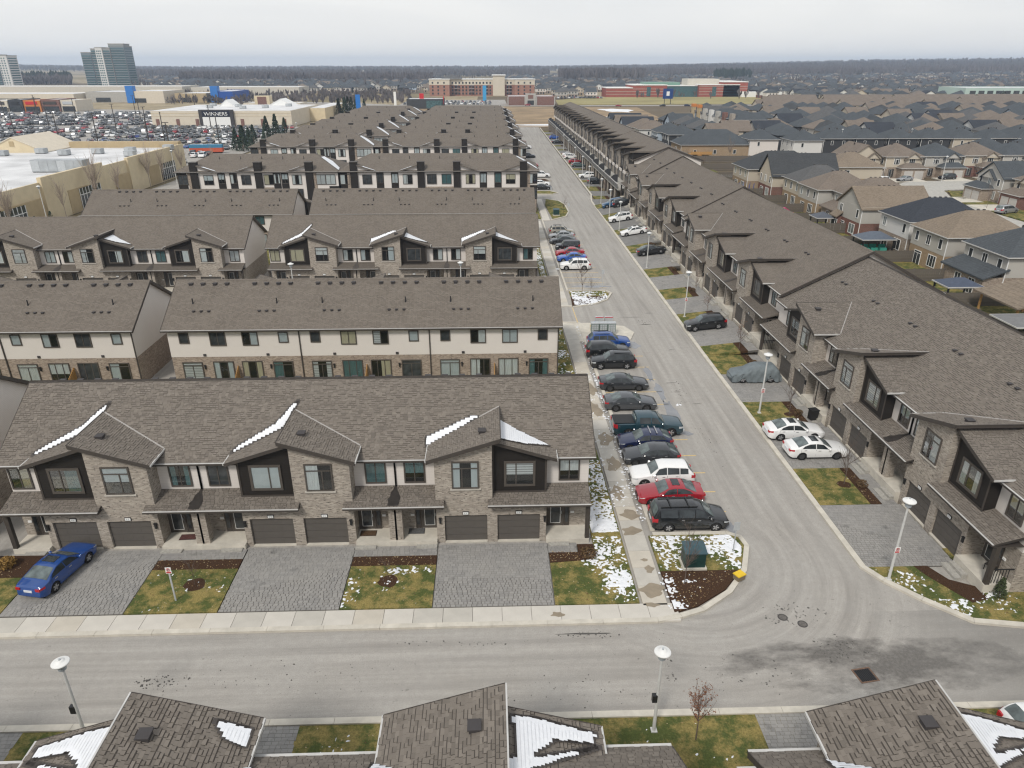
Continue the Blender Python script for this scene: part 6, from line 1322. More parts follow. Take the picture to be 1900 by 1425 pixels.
# yards, fences, gazebos
lawn(rect(57.4,66,60,245), .03, None, 'back_yards'); sheet('suburb_street', [(93,60),(104,60),(105,160),(112,176),(150,184),(190,186),(190,193),(112,191),(98,180),(93,150)], .03, m_conc2); sheet('suburb_lawn', [(104.2,60),(113,60),(113,176),(106,162)], .04, m_grass)
for x, y, a, c in ((113,180,6,1.6),(128,184,8,1.2),(109,171,5,1.5)): blob('grass_verge', x+4, y-7, a, c, .06, m_grass, int(x))
for i, (x0, x1, y0, y1) in enumerate(((107,116,190,196),(121,129,190.5,197),(133,141,191,198),(99.5,106,184,196),(105,111,159,166),(105,112,149,156))): sheet('concrete_drive', rect(x0,x1,y0,y1), .06, m_conc)
_fp = {}
def fence(x0, y0, x1, y1, label, h=1.85):
    L = hypot(x1-x0, y1-y0); t = thing('wood_fence', label, 'fence', (x0, y0, 0), atan2(y1-y0, x1-x0), 'weathered yard fences'); n = int(L/2.44)+1; st = L/n
    if 'b' not in _fp: _fp['b'] = MB().box(-.07,.07,-.012,.012,.06,h).mesh('fence_board', m_fence); _fp['p'] = MB().box(-.055,.055,-.055,.055,0,h+.12).mesh('post', m_fence)
    for i in range(n+1): inst('post', _fp['p'], t, (i*st, 0, 0))
    MB().box(0, L, .02, .05, .35, .44).build('rail', m_fence, t); MB().box(0, L, .02, .05, 1.5, 1.59).build('rail', m_fence, t)
    k = int(L/.155)
    for i in range(min(k, 300)): inst('fence_board', _fp['b'], t, (.08+i*L/k, -.03-.01*(i % 2), R.uniform(-.02, .02)))
for i, (x0, y0, x1, y1, l) in enumerate(((57.5,84.9,66.9,84.9,'weathered fence behind the blue metal gazebo'),(57.5,96.4,66.9,96.4,'weathered fence between the sunroom house and the taupe house'),(57.5,107.2,66.5,107.2,'weathered fence between the taupe and the pale house'),(57.5,117.6,66,117.6,'weathered fence behind the teal furnished gazebo'),(57.5,128.2,64.9,128.2,'weathered fence beside the red brick gabled house'),(57.5,138.3,66,138.3,'weathered fence by the small grey gazebo'),(57.5,148.5,65.5,148.5,'weathered fence near the pink slide'),(57.5,159,66,159,'weathered fence near the swing'),(57.5,168.5,64,168.5,'weathered fence in front of the trampoline'),(57.5,183,64,183,'weathered fence behind the trampoline'),(57.5,196,82,196,'weathered fence along the snowy yard'),(57.5,215,84,215,'weathered fence in the middle of the open yards'),(57.5,234,90,234,'weathered fence before the tan bungalow'))): fence(x0, y0, x1, y1, l)
for i in range(6): fence(57.4, 62+i*23, 57.4, 85+i*23-.1, ['nearest','second','third','fourth','fifth','sixth'][i]+' stretch of rear boundary fence behind the right townhouses')
sheet('snowy_yard', [(58,200),(72,199),(80,203),(60,206)], .07, m_snow, .04)
def gazebo(x, y, w_, d_, label, roof, rh=1.0, h=2.35, items=None):
    t = thing('gazebo', label, 'gazebo', (x, y, 0), 0, 'back yard gazebos')
    for q in ((0,0),(w_,0),(0,d_),(w_,d_)): MB().box(q[0]-.09,q[0]+.09,q[1]-.09,q[1]+.09,0,h).build('post', m_black, t)
    hip(t, 0, w_, 0, d_, h, rh, roof, .25)
    if items:
        for k, (a, c) in enumerate(((.5,.6),(1.9,.7),(3.3,.5))):
            q = thing('garden_chair', 'teal covered garden seat, '+['left','middle','right'][k]+' of three under the gazebo', 'garden seat', (x+a, y+c, .2), 0, 'teal covered seats'); MB().box(0,1.1,0,1.0,0,.55).build('seat', m_teal, q); MB().box(0,1.1,.75,1.0,.55,1.0).build('backrest', m_teal, q)
m_blroof = flat('metal_roof_blue', (.06, .075, .11), .5, .15)
gazebo(58.3, 85.8, 4.2, 3.0, 'metal gazebo with a blue grey ribbed roof at the yard of the sunroom house', m_blroof, .8); gazebo(60.6, 112.9, 5.0, 3.4, 'gazebo with a blue grey roof over teal covered seats', flat('canopy_grey', (.1,.12,.15), .6), 1.0, 2.3, 1); gazebo(61.0, 131.4, 3.0, 3.0, 'small gazebo with a grey canopy by the small yard', flat('canopy_slate', (.09,.1,.12), .6), .9, 2.2); gazebo(56.6, 70.5, 4, 4, 'grey roofed pergola cut by the right photo edge', flat('canopy_pale', (.17,.17,.17), .6), .5, 2.4)
t = thing('garden_pavilion', 'open pavilion with a wide sloping tan shingle roof at the right edge', 'pavilion', (60.2, 75.8, 0), 0)
for q in ((.3,.3),(.3,6.8),(6,.3),(6,6.8)): MB().box(q[0]-.1,q[0]+.1,q[1]-.1,q[1]+.1,0,2.8+q[0]*.15).build('post', m_wood, t)
B = MB(); B.ext([(-.4,-.4,2.8),(7.5,-.4,4.3),(7.5,-.4,4.1),(-.4,-.4,2.6)], (0,8,0)); B.build('roof', RM['tan'], t)
t = thing('trampoline', 'round trampoline with blue pads and net poles beside the large charcoal roofed house', 'trampoline', (61.0, 171.5, 0)); B = MB(); B.lathe([(1.9,.75),(1.9,.85),(1.55,.85),(1.55,.75)], 20); B.build('pad', m_blue, t); MB().lathe([(1.55,.8),(0,.78)], 20).build('mat', m_black, t)
for i in range(8): a = i*pi/4; MB().tube((1.85*cos(a),1.85*sin(a),0), (1.85*cos(a),1.85*sin(a),2.6), .05).build('net_pole', m_blue, t)
t = thing('slide', 'pink and red plastic slide in the yard behind the beige house', 'slide', (60.5, 146.5, 0), .4); B = MB(); B.ext([(0,0,1.1),(.6,0,1.3),(2.4,0,.25),(2.9,0,.2),(2.9,0,.1),(2.3,0,.12),(.6,0,1.15),(0,0,.95)], (0,.6,0)); B.build('chute', flat('pink_plastic', (.6,.05,.2), .4), t); MB().box(-.2,.1,0,.6,0,1.0).build('ladder', m_red, t)
t = thing('satellite_dish', 'white satellite dish on the red brick wall of the gabled house', 'dish', (70.5, 122.9, 2.6)); MB().lathe([(.42,-.28),(.3,-.17),(.0,-.12)], 14, axis='y').build('reflector', m_white, t); MB().tube((0,.35,-.2),(0,-.15,0),.03).build('arm', m_galv, t)
t = thing('rear_deck', 'cedar deck with stairs behind the tan brick bungalow', 'deck', (67, 244.5, 0)); MB().box(0,7,0,3.6,1.0,1.15).build('deck_boards', m_wood, t); MB().box(0,7,-.05,.02,1.15,2.0).build('railing', m_wood, t)
B = MB()
for i in range(6): B.box(2.2,3.6,-1.8+i*.3,-1.5+i*.3,i*.18,i*.18+.1)
B.build('stairs', m_wood, t)
for i, (k, c, x, y, h, l) in enumerate((('sedan','silver',110.5,191.5,200,'silver car on the drive before the stone house at the bend'),('suv','black',123.5,194.0,190,'black suv on the drive of the slate roofed house at the bend'),('suv','white',102.5,188.5,200,'white suv at the left of the bend'),('van','silver',107.5,146.5,20,'silver minivan on the street at the right edge'))): car(k, c, x, y, h, l, {'suv':'suv','van':'van'}.get(k,'car'), group='cars in the suburb')
lamp(119, 189, 'thin street lamp at the suburb bend between two drives', 6); lamp(125, 262, 'pale street lamp among the dark rear row', 7); lamp(150, 262, 'pale street lamp right of the dark rear row', 7)
# ------------------------------------------------------------------ cream store on the left
def bigbox(name, label, x, y, w_, d_, h, wall, cat='store', roof=None, group=None, base=None):
    t = thing(name, label, cat, (x, y, 0), 0, group); MB().box(0,w_,0,d_,-.3,h-.5).build('wall', wall, t); MB().box(.4,w_-.4,.4,d_-.4,h-.5,h-.35).build('roof', roof or m_roofw, t)
    B = MB(); B.box(0,w_,0,.4,h-.5,h); B.box(0,w_,d_-.4,d_,h-.5,h); B.box(0,.4,.4,d_-.4,h-.5,h); B.box(w_-.4,w_,.4,d_-.4,h-.5,h); B.build('parapet', wall, t); return t
t = bigbox('cream_store', 'huge cream store with a white snowy roof at the left edge beside the townhouses', -215, 40, 128, 174, 7.4, m_cream)
for i, (a, c, h) in enumerate(((0,60,9.2),(60,88,8.4),(104,128,8.3),(140,174,7.9))): MB().box(127.7,128.5,a,c,-.2,h).build('wall_panel', m_cream, t)
for i, (a, c) in enumerate(((66,80),(90,103),(112,120),(133,139),(150,156))): MB().box(128.5 if a not in (90,133) else 128.0,128.62,a,c,0,4.6).build('wall_panel', m_tan, t)
for a in (88, 116, 157):
    o = MB().box(128.5,128.68,a,a+9,.2,4.4).build('glazing', m_dg, t)
    for q in range(8): MB().box(128.68,128.76,a+q*1.25,a+q*1.25+.14,.2,4.4).build('mullion', m_white, o)
    MB().box(128.68,128.74,a,a+9,3.0,3.12).build('transom', m_white, o)
t2 = gable(t, 82, 98, 160, 178, 7.4, 3.6, m_cream2, m_cream, 'y', .2, 'entrance_roof'); MB().box(82,98,160,178,0,7.4).build('entrance_wall', m_cream, t); MB().box(89.2,90.4,159.9,160,8.6,9.9).build('vent_grille', m_tan, t); MB().box(98,128,172,174.5,7.0,8.6).build('parapet', m_tan, t)
def hvac(x, y, z, L, W_, H, label, name='rooftop_unit', rz=0):
    u = thing(name, label, 'rooftop unit', (x, y, z), rz, 'rooftop units'); MB().box(0,L,0,W_,.2,H).build('casing', m_steel, u); n = max(2, int(L/1.6))
    for i in range(n): MB().box(i*L/n+.08,(i+1)*L/n-.08,-.05,0,.35,H-.15).build('access_panel', m_steel if i % 3 else m_galv, u)
    MB().box(.1,L-.1,.1,W_-.1,0,.2).build('base', m_vent, u)
hvac(-98, 161, 7.0, 11, 3, 2.6, 'long steel rooftop unit on the white store roof'); hvac(-117, 150, 7.0, 4, 4, 2.2, 'blue grey rooftop unit at the left edge of the white roof')
for i, (x, y) in enumerate(((-103,196),(-110,193),(-96,199),(-92,190),(-118,197),(-125,192),(-88.5,205))): hvac(x, y, 7.0, 2.4, 2, 1.4, 'small rooftop unit near the far edge of the white store roof, '+['second from centre','left of the gable','right of the gable','nearest the east wall','left group','leftmost','by the far corner'][i])
m_barkp = flat('pale_bark', (.34,.28,.23), .9, .2, 5)
# lane with cars, trees between the store and the blocks
sheet('service_lane', [(-84,60),(-77,60),(-77,330),(-84,330)], .02, m_asy); sheet('lane_walk', rect(-76.8,-75.3,60,330), .06, m_conc); lawn(rect(-75.2,-64,60,380), .03)
for i, (x, y, h) in enumerate(((-84,128,9),(-84.5,146,7),(-84,158,10),(-83,166,8),(-85,186,9),(-84.5,193,8),(-84,204,8),(-80,216,6))): sapling(x, y, h, 'tall bare tree against the cream store wall, '+['nearest','second','third','fourth','fifth','sixth','seventh','farthest'][i]+' along it', 60+i, 0, .05, .35, 2, 'bare trees along the cream store', 'bare_tree', m_barkp)
cproto = shrub(-83.5, 160, 1.0, 'dark cedar shrub by the cream wall, nearest of the group', m_conif, 80, 260, 2.6, .05, True, 'cedar', 'cedars along the cream store')
for i, (x, y) in enumerate(((-84,168),(-84,206),(-84.2,210),(-84,213),(-83.8,217),(-83.6,221),(-84,135),(-84,140))): dup(cproto, (x, y, .05), R.random()*6, 'dark cedar shrub by the cream wall, '+['before the second glazing','first of the far row','second of the far row','third of the far row','fourth of the far row','last of the far row','nearest left edge','second from left edge'][i])
for i, (x, y) in enumerate(((-80,132),(-80,190),(-72,245),(-72,285))): lamp(x, y, 'pale lane lamp post '+['before the cream wall at left','by the far part of the cream wall','left of the conifer group','behind the conifer group'][i], 8, .05)
kproto = shrub(-88, 270, 2.4, 'dense blue green conifer, front of the group by the car park', m_conif, 81, 900, 8.5, 0, True, 'conifer', 'conifers by the car park')
for i, (x, y, s) in enumerate(((-91,272,.9),(-86,277,1),(-89,281,.85),(-92,284,.9),(-88.5,303,1.15),(-86.5,309,1.2),(-84.5,315,1),(-92,312,.8),(-88,450,1.2),(-85,455,1.3),(-82,460,1.3),(-79,466,1.2),(-90,462,1.2),(-86,470,1.3),(-82,476,1.2),(-76,470,1.1))): dup(kproto, (x, y, 0), i*1.3, 'dense conifer, '+['left rear','right middle','middle','left front','front','middle','rear','left','first','second','third','fourth','leftmost','fifth','rear','rightmost'][i]+' of the '+('near clump by the car park' if y < 290 else 'second clump by the car park' if y < 330 else 'far clump before the blue pylon'), 'conifers clump at '+('near lane' if y < 290 else 'second lane' if y < 330 else 'blue pylon'), (s, s, s))
# ------------------------------------------------------------------ shopping plaza
sheet('car_park', [(-86,222),(-86,383),(-92,383),(-172,383),(-178,520),(-620,640),(-620,300),(-300,214),(-92,214)], .0, m_asy)
sheet('plaza_road', [(-92,470),(-60,560),(-20,580),(60,580),(260,585),(420,600),(420,610),(60,590),(-60,590),(-120,640),(-300,700),(-300,690),(-130,620),(-178,520)], .0, m_asy); sheet('far_car_park', rect(-70,15,596,690), .0, m_asy)
sheet('green_field', [(55,600),(420,620),(420,700),(262,752),(100,745),(60,680)], .02, flat('dry_lawn', (.29,.25,.11), .95, .2, .02)); sheet('dry_field', [(10,378),(56,378),(100,430),(110,560),(10,575),(-60,575),(-60,380)], .0, flat('dry_field', (.27,.195,.115), .95, .35, .06))
for i, (x, y, a, c) in enumerate(((78,440,14,22),(88,520,10,24),(70,400,10,8),(30,392,18,3),(26,384,15,2))): blob('snow_field', x, y, a, c, .03, m_snow, 200+i)
P = thing('winners_store', 'long cream store with a dark sign reading WINNERS facing the car park', 'store', (-168.5, 384.5, 0)); 
MB().box(0,69.5,0,62,-.2,7.4).build('wall', m_cream2, P); MB().box(.5,69,.5,61.5,7.4,7.5).build('roof', m_roofw, P); MB().box(69.5,78,40,100,-.2,6.6).build('rear_wall', m_cream, P); MB().box(69.8,77.8,40.2,99.8,6.6,6.7).build('rear_roof', m_roofw, P)
for z0 in (4.9, 6.2): MB().box(0,69.5,-.12,0,z0,z0+.18).build('cornice', m_cream, P)
MB().box(0,69.5,-.1,0,0,.9).build('plinth', m_conc2, P); MB().box(24,41,-1.2,.1,0,8.0).build('portal', m_vent, P); MB().box(25.7,39.3,-1.26,-1.2,0,4.6).build('portal_panel', m_white, P)
sg = MB().box(25.7,39.3,-1.32,-1.2,4.8,7.5).build('sign_board', flat('sign_navy', (.012,.015,.03), .5), P)
cu = bpy.data.curves.new('sign_text', 'FONT'); cu.body = 'WINNERS'; cu.size = 2.35; cu.extrude = .06; cu.align_x = 'CENTER'; tx = bpy.data.objects.new('sign_text', cu); C.objects.link(tx)
bpy.context.view_layer.update(); me = bpy.data.meshes.new_from_object(tx.evaluated_get(bpy.context.evaluated_depsgraph_get())); bpy.data.objects.remove(tx); me.materials.clear(); me.materials.append(m_white)
o = inst('lettering', me, sg, (32.5, -1.4, 5.3)); o.rotation_euler = (pi/2, 0, 0); o.scale = (1.12, 1, 1)
for x in (2, 12, 21.6, 44, 54, 65): MB().box(x,x+1.6,-.25,.02,0,3.6).build('brick_pier', m_rbrick, P)
for x, y, w_ in ((44,52,14),(20,40,9)): gable(P, x, x+w_, y, y+12, 7.4, 3.6, m_white, m_white, 'y', .2, 'roof_gable')
for x in (50, 56, 62): MB().box(69.4,69.6,0,0.1,0,.1).build('bollard', m_black, P) if 0 else None
for x in (46, 57): MB().box(69.5+0*x,69.6,x-44+42,x-44+45,0,3.2).build('loading_door', m_tan, P)
for i, (x, y) in enumerate(((-150,410),(-138,420),(-120,408),(-112,425),(-130,402),(-155,430))): hvac(x, y, 7.4, 3, 2.4, 1.5, 'rooftop unit on the store with the dark sign, '+['left front','centre','right front','right rear','front centre','left rear'][i])
for i, (x, y, w_, c) in enumerate(((-330,512,14,m_cream2),(-316,513,9,m_kside),(-307,514,11,m_orange),(-296,515,12,m_rbrick),(-284,516,10,m_cream2))):
    t = bigbox('shop_unit', ['cream','dark fronted','orange fronted','brick fronted','grey and cream end'][i]+' shop unit in the strip at the left edge', x, y, w_-.1, 22, 7.2+.5*(i % 2), c, 'shop', group='strip of shop units'); MB().box(1,w_-1,-.3,0,.2,3.4).build('shopfront', m_dg, t); MB().box(1.5,w_-2,-.35,0,4.6,6.4).build('sign_board', [m_trim,m_black,m_red,m_trim,m_galv][i], t)
for i, (x, y, w_, h, c, l) in enumerate(((-430,640,90,7,m_cream2,'long pale store behind the strip of shops'),(-338,655,40,8,m_conc2,'grey store with white roof behind the strip'),(-297,640,30,9,m_cream2,'pale store with a stepped blue tower'),(-262,650,26,7,m_tan,'tan store between two with blue towers'),(-232,650,18,8.5,m_blue,'smaller store by bare trees with a blue tower and front'),(-520,790,210,9,m_conc,'very long pale warehouse store below the tower'),(-305,800,110,8,m_conc,'long pale concrete store right of the tower'))):
    t = bigbox('plaza_store', l, x, y, w_, 45, h, c, group='plaza stores'); MB().box(w_*.2,w_*.5,-.3,0,.2,3.5).build('shopfront', m_dg, t)
    if c is m_blue or x == -297: MB().box(0,6,-1,5,0,h+4).build('blue_tower', flat('bright_blue', (.03,.17,.5), .5), t)
t = bigbox('brick_shop', 'small pale building with a dark red square sign beside the long store', -165, 520, 38, 20, 5, m_cream2); MB().box(8,18,-1,6,0,9.5).build('sign_tower', m_cream, t); MB().box(10,16,-1.1,-1,4.2,9).build('sign_board', m_rbrick, t)
t = bigbox('restaurant', 'dark restaurant with red signs beyond the last finned blocks', -58, 545, 26, 22, 6.5, m_kside, 'restaurant'); MB().box(14,25,-.4,0,.2,5.4).build('glazing', m_dg3, t); MB().box(9,12,3,5,6.5,10).build('red_sign', m_red, t); MB().box(25.8,26.4,1,4,3,8).build('red_sign', m_red, t)
t = bigbox('brick_store', 'low red brick store with a glazed entrance beyond the dry field', 15, 594, 37, 26, 6.4, m_rbrick); MB().box(14,22,-1,3,0,8.3).build('entrance_tower', m_conc2, t); MB().box(15.5,20.5,-1.1,-1,.2,3.4).build('glazing', m_dg, t); MB().box(16,20,-1.15,-1,4.6,7.4).build('sign_board', m_rbrick, t)
for q in (0, 13.2, 22.2, 36.3): MB().box(q,q+.8,-.3,0,0,6.2).build('pilaster', m_conc2, t)
# retirement building
t = thing('retirement_home', 'large beige and brick residence with white cornices and a central tower far up the street', 'apartment building', (-57, 778, 0)); MB().box(0,103,10,30,-.5,13.6).build('brick_wall', flat('pink_brick', (.3,.16,.12), .9, .1, .2), t)
wp = flat('cream_wall', (.58,.52,.42), .85, .06, .1); MB().box(-.2,103.2,9.8,30.2,10.2,15.2).build('cream_wall', wp, t); MB().box(-.8,103.8,9.2,30.8,15.2,15.9).build('cornice', m_white, t)
for x, w_ in ((-2,20), (84,20)): MB().box(x,x+w_,0,12,-.5,10.4).build('wing_wall', flat('pink_brick_wing', (.32,.17,.125), .9, .1, .2), t); MB().box(x-.2,x+w_+.2,-.2,12,10.4,15.4).build('cream_wall', wp, t); MB().box(x-.7,x+w_+.7,-.8,12.5,15.4,16).build('cornice', m_white, t)
hip(t, 10, 30, 8, 30, 16, 4.5, RM['grey']); MB().box(62,74,6,26,0,19).build('tower_wall', wp, t); MB().box(61,75,5,27,19,19.8).build('cornice', m_white, t)
for i in range(18):
    for z0 in (1.2, 4.2, 7.3, 11.2):
        x = 20+i*3.5
        if x > 82: continue
        MB().box(x,x+1.6,9.65,9.8,z0,z0+1.8).build('window', m_dg, t)
for z0 in (1.5, 4.6, 7.8, 11.5):
    for x in (0.5, 6, 12, 87, 93, 99): MB().box(x,x+1.5,-.25,-.18,z0,z0+1.7).build('window', m_dg, t)
for z0 in (3.4, 6.6, 9.8):
    for x in (22, 38, 52, 76): MB().box(x,x+5,7.6,9.7,z0,z0+.25).build('balcony', m_galv, t)
# school
t = thing('brick_school', 'wide red brick school with pale bands and a glazed middle beyond the green field', 'school', (116, 752, 0)); br = flat('school_brick', (.3,.085,.06), .9, .12, .3)
for x, w_, d_, h in ((0,26,30,7.8),(26,34,40,10.4),(92,40,40,10.6),(116,24,55,13.2)): 
    MB().box(x,x+w_,0,d_,-.5,h).build('brick_wall', br, t); MB().box(x-.3,x+w_+.3,-.3,d_+.3,h,h+.7).build('cornice', m_white, t)
    for z0 in [q for q in (2.2, 4.6, 7.0, 9.4) if q < h-1]: MB().box(x,x+w_,-.12,0,z0,z0+.35).build('pale_band', m_sill, t)
MB().box(60,92,6,40,-.5,9.6).build('glazing', m_dg3, t); MB().box(60,92,5.5,41,9.6,10.2).build('cornice', m_white, t); MB().box(40,76,14,36,10.2,13).build('upper_glazing', flat('green_glass', (.16,.28,.22), .3), t); MB().box(84,116,16,40,10.2,16).build('upper_wall', m_conc, t)
for x in (40, 105): MB().box(x,x+4,-.25,0,.5,9).build('stair_glazing', m_dg3, t)
MB().box(132,172,-8,6,-.5,4.6).build('portable_wall', m_white, t)
t = bigbox('civic_building', 'long pale green glazed building above the suburb at the right', 405, 640, 190, 40, 11, flat('pale_green_panel', (.4,.5,.46), .5, .1, .05), 'building')
for i in range(24): MB().box(4+i*7.6,9+i*7.6,-.2,0,5.2,8.6).build('window', m_dg, t)
# towers
def tower(label, x, y, rz, segs):
    t = thing('apartment_tower', label, 'tower', (x, y, 0), rz, 'apartment towers'); k = 0
    for x0, x1, y0, y1, h, m in segs:
        o = MB().box(x0,x1,y0,y1,-1,h).build('wall', m, t); MB().box(x0-.4,x1+.4,y0-.4,y1+.4,h,h+.6).build('roof_slab', m_conc2, t); n = int((h-4)/2.95)
        B = MB(); Bl = MB()
        for f_ in range(n):
            z = 3+f_*2.95
            if m is m_wside:
                for q in range(3): B.box(x0+1+q*(x1-x0-2)/3,x0+1+q*(x1-x0-2)/3+1.6,y0-.1,y0,z+.6,z+2.2)
            else: B.box(x0+.6,x1-.6,y0-.12,y0,z+.4,z+2.3); Bl.box(x0+.4,x1-.4,y0-1.2,y0-.12,z-.1,z+.15)
            B.box(x1,x1+.1,y0+2,y1-2,z+.6,z+2.1)
        stuff(B.build('window_bands', m_dg3, o)); 
        if Bl.v: stuff(Bl.build('balcony_slabs', m_galv, o))
    return t
tg = flat('tower_grey', (.3,.3,.285), .85, .06, .1); tb = flat('tower_blue', (.17,.2,.215), .6, .1, .1)
tower('grey slab apartment tower with stepped top rising above the left horizon', -541, 1060, .0, ((0,13,0,24,44,tb),(13,20,1,24,48.5,tg),(20,29,-1,24,50,m_wside),(29,39,0,24,49,tg),(39,57,1.5,26,51.5,tb),(36,56,4,22,54.5,tg)))
tower('grey apartment tower cut by the left photo edge', -665, 1040, 0, ((0,25,0,24,41,tb),(25,37,1,24,40,m_wside)))
# car park: cars, lamps, trailers
FM = {}
def farcar(kind):
    if kind not in FM: FM[kind] = car_parts(kind, 16).mesh('parked_car', [PAINT['white'], m_cg, m_rubber, m_tl])
    return FM[kind]
LOT = []
cols = ['black','white','white','silver','dgrey','grey','black','navy','red','silver','white','dgrey','blue','green','beige']
for y in (229,235,252,258,276,282,300,306,324,330,348,354,372,396,402,420,426,446,452,470,492):
    x = -96-(0 if y < 380 else 80)
    while x > -y*.72-6:
        if R.random() < (.9 if y < 380 else .75) and not (y < 234 and x < -205): LOT.append((hypot(x, y), x, y))
        x -= 2.75 if R.random() > .06 else 9
for x, y in [(-66+i*3.2, yy) for yy in (604, 622, 640) for i in range(22)]: LOT.append((hypot(x, y), x+R.uniform(-.3,.3), y))
for x, y in [(62+i*3.4, yy) for yy in (716, 728) for i in range(14)]: LOT.append((hypot(x, y), x, y))
LOT.sort(); LY = sorted({q[2] for q in LOT}); LX = {y: sorted([q[1] for q in LOT if q[2] == y], reverse=True) for y in LY}; JB = MB(); nl = 0
for i, (dd, x, y) in enumerate(LOT):
    k = R.choice(['sedan','sedan','suv','suv','hatch','van','pickup']) if R.random() < .9 else 'sedan'; c = R.choice(cols); rz = (pi/2 if R.random() < .5 else -pi/2)+R.uniform(-.03,.03)+.12
    if i < 298:
        o = inst('parked_car', farcar(k), None, (x, y, 0), rz, PAINT[c]); cn = {'dgrey':'dark grey','green':'grey green'}.get(c, c); kn = {'sedan':'car','hatch':'hatchback','van':'minivan'}.get(k, k); tag(o, '%s %s, %s from the right in the %s row of the plaza car park' % (cn, kn, ORD[LX[y].index(x)], ORD[LY.index(y)]) if x < -90 else '%s %s, %s from the left in a row before the far residence' % (cn, kn, ORD[sorted(LX[y]).index(x)]) if y < 700 else '%s %s, %s from the left before the brick school' % (cn, kn, ORD[sorted(LX[y]).index(x)]), 'car', '%s %ss in the plaza car park' % (cn, kn))
    else:
        B = car_parts(k, 16); cc, ss = cos(rz), sin(rz); n = len(JB.v); JB.v += [(x+v[0]*cc-v[1]*ss, y+v[0]*ss+v[1]*cc, v[2]) for v in B.v]; cm_ = [0,1,1,2,3,3,0,0,4,2,1,3,0,3,2][cols.index(c)]
        for f_, m_ in zip(B.f, B.m): JB.f.append(tuple(q+n for q in f_)); JB.m.append(5 if m_ in (1, 2) else cm_)
stuff(JB.build('distant_parked_cars', [PAINT['black'], PAINT['white'], PAINT['silver'], PAINT['grey'], PAINT['red'], m_cg]))
for i, (x, y, h) in enumerate(((150,571,0),(186,579,0),(131,570,180),(98,571,0),(230,590,180),(252,593,0),(30,583,180),(66,580,0))):
    o = inst('passing_car', farcar(['suv','sedan'][i % 2]), None, (x, y, .02), radians(h), PAINT[['navy','white','black','red','dgrey','white','red','navy'][i]]); tag(o, ['navy suv on the far road before the blue sign','white car on the far road right of the blue sign','black suv on the far road by the blue sign','red car on the far road left of the blue sign','dark car on the far road at the right','white car on the far road, rightmost','red car on the far road before the brick store','navy car on the far road near the brick store'][i], 'car', 'cars on the far road')
lp = MB(); lp.tube((0,0,0),(0,0,11.5),.24,.16,6); lp.box(-1,1,-.18,.18,11.4,11.6); lpm = lp.mesh('lot_lamp', m_trim)
for i, (x, y) in enumerate(sorted(((-103,244),(-120,268),(-104,292),(-128,300),(-150,292),(-178,316),(-204,330),(-152,340),(-128,352),(-178,366),(-215,376),(-190,420),(-230,430),(-262,450),(-250,400),(-215,470),(-280,480),(-190,500)), key=lambda q: hypot(*q))): tag(inst('lot_lamp', lpm, None, (x, y, 0), i*.7), 'tall dark car park lamp mast, %s nearest of those among the plaza cars' % ORD[i], 'lamp mast', 'plaza car park lamp masts')
for i, (x, y, L) in enumerate(((-104,262,11),(-112,243,11),(-108,232,9),(-166,268,12))):
    t = thing('cart_corral', 'long box with a blue top and orange red side among the cars, '+['farthest right','middle','nearest','leftmost'][i], 'trailer', (x, y, 0), .1, 'blue and orange boxes in the car park'); MB().box(0,L,0,2.4,.5,1.9).build('lower_panel', flat('orange_red', (.5,.1,.05), .5), t); MB().box(0,L,0,2.4,1.9,2.9).build('upper_panel', flat('sea_blue', (.05,.2,.33), .5), t); MB().box(.5,L-.5,.3,2.1,0,.5).build('base', m_black, t)
def pylon(x, y, w_, h, m, label): t = thing('pylon_sign', label, 'sign', (x, y, 0)); MB().box(-w_/2,w_/2,-.3,.3,1.2,h).build('sign_panel', m, t); MB().box(-.2,.2,-.2,.2,0,1.2).build('post', m_galv, t)
bb = flat('pylon_blue', (.02,.16,.5), .5); pylon(-74.5, 440, 2.6, 13, bb, 'tall blue pylon sign by the far conifers'); pylon(-3, 640, 3, 13, flat('pylon_cyan', (.05,.3,.55), .5), 'light blue pylon sign before the residence'); pylon(-63, 520, 1.6, 12, m_white, 'white pylon sign right of the blue pylon')
t = thing('school_sign', 'square blue sign with a white emblem on two posts by the far road', 'sign', (143, 606, 0)); MB().box(-4,4,-.2,.2,4,11.5).build('sign_panel', flat('sign_blue', (.012,.045,.17), .5), t); MB().box(-1.2,1.2,-.25,-.2,6.2,9.4).build('emblem', m_white, t)
for q in (-2.5, 2.5): MB().box(q-.2,q+.2,-.2,.2,0,4).build('post', m_black, t)
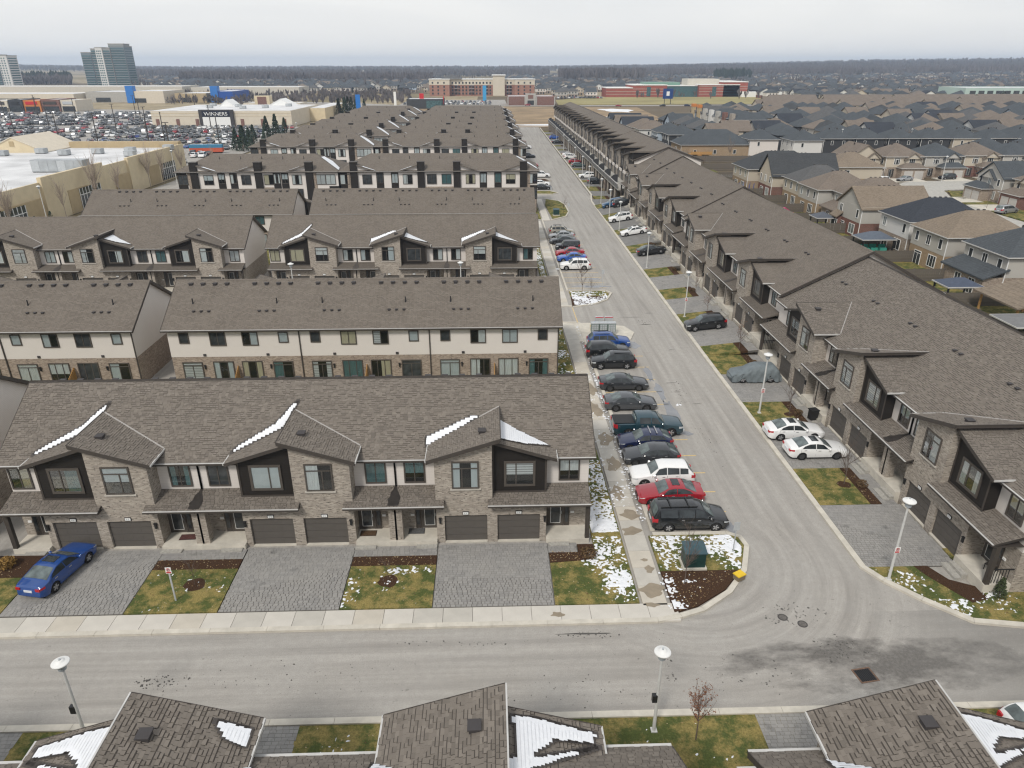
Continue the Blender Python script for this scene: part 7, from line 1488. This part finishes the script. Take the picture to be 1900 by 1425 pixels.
# ------------------------------------------------------------------ far woods
m_wood1 = flat('far_twigs', (.115,.1,.097), .95, .25, .02); m_wood2 = flat('far_evergreen', (.03,.042,.03), .95, .3, .02)
def woods(name, px0, px1, y0, y1, n, h0, h1, seed, mat=None, wd=1.0):
    r = random.Random(seed); B = MB()
    for _ in range(n):
        y = y0+(y1-y0)*r.random(); x = (r.uniform(px0, px1)-905)/1445*y; z = hz(x, y)-.5; h = r.uniform(h0, h1)
        for k in range(7):
            a = r.uniform(0, 2*pi); sp = h*.3*r.uniform(.3, 1)*wd; t0 = h*r.uniform(0, .35); tip = (x+sp*cos(a), y+sp*sin(a), z+h*r.uniform(.65, 1.05)); ww = h*.12*r.uniform(.5, 1.2); b_ = a+pi/2
            n0 = len(B.v); B.v += [(x-ww*.3*cos(b_), y, z+t0), (x+ww*.3*cos(b_), y, z+t0), (tip[0]+ww*cos(b_), tip[1], tip[2]-h*.2), tip, (tip[0]-ww*cos(b_), tip[1], tip[2]-h*.24)]; B.f.append((n0,n0+1,n0+2,n0+3,n0+4)); B.m.append(0)
    stuff(B.build(name, mat or m_wood1))
woods('far_woods', -200, 2100, 3000, 5200, 9000, 14, 24, 1); woods('bare_woods', 1240, 1960, 2500, 3000, 2500, 14, 24, 31); woods('town_trees', 1000, 1960, 1100, 2000, 900, 6, 12, 32); woods('town_trees', 250, 880, 1000, 1700, 500, 6, 12, 33); woods('far_woods', 230, 1020, 2000, 2500, 2600, 12, 20, 2); woods('bare_woods', 0, 140, 1250, 1500, 500, 10, 18, 3); woods('bare_woods', 340, 520, 1350, 1600, 1100, 14, 20, 4); woods('bare_woods', 510, 800, 1330, 1500, 900, 10, 19, 5)
woods('bare_woods', 1040, 1195, 1450, 1800, 1000, 16, 26, 6); woods('bare_woods', 1195, 1960, 1900, 2600, 4200, 12, 20, 7); woods('evergreen_woods', 0, 140, 1300, 1450, 160, 14, 22, 8, m_wood2, .6); woods('evergreen_woods', 1330, 1400, 1500, 1700, 60, 18, 26, 9, m_wood2, .6); woods('bare_scrub', 300, 760, 620, 850, 700, 3, 8, 10); woods('bare_scrub', 430, 560, 470, 600, 200, 3, 6, 11); woods('suburb_trees', 1150, 1950, 700, 1300, 500, 5, 10, 12)
# ------------------------------------------------------------------ air
b = NB('haze_air'); v = b.n('ShaderNodeVolumePrincipled'); v.inputs['Color'].default_value = (.62, .77, 1, 1); v.inputs['Density'].default_value = .00015; v.inputs['Anisotropy'].default_value = .2; b.l(v.outputs[0], b.out.inputs['Volume'])
B = MB(); B.box(-8450, 8450, -420, 8450, -1.5, 110); stuff(B.build('haze', b.mat))
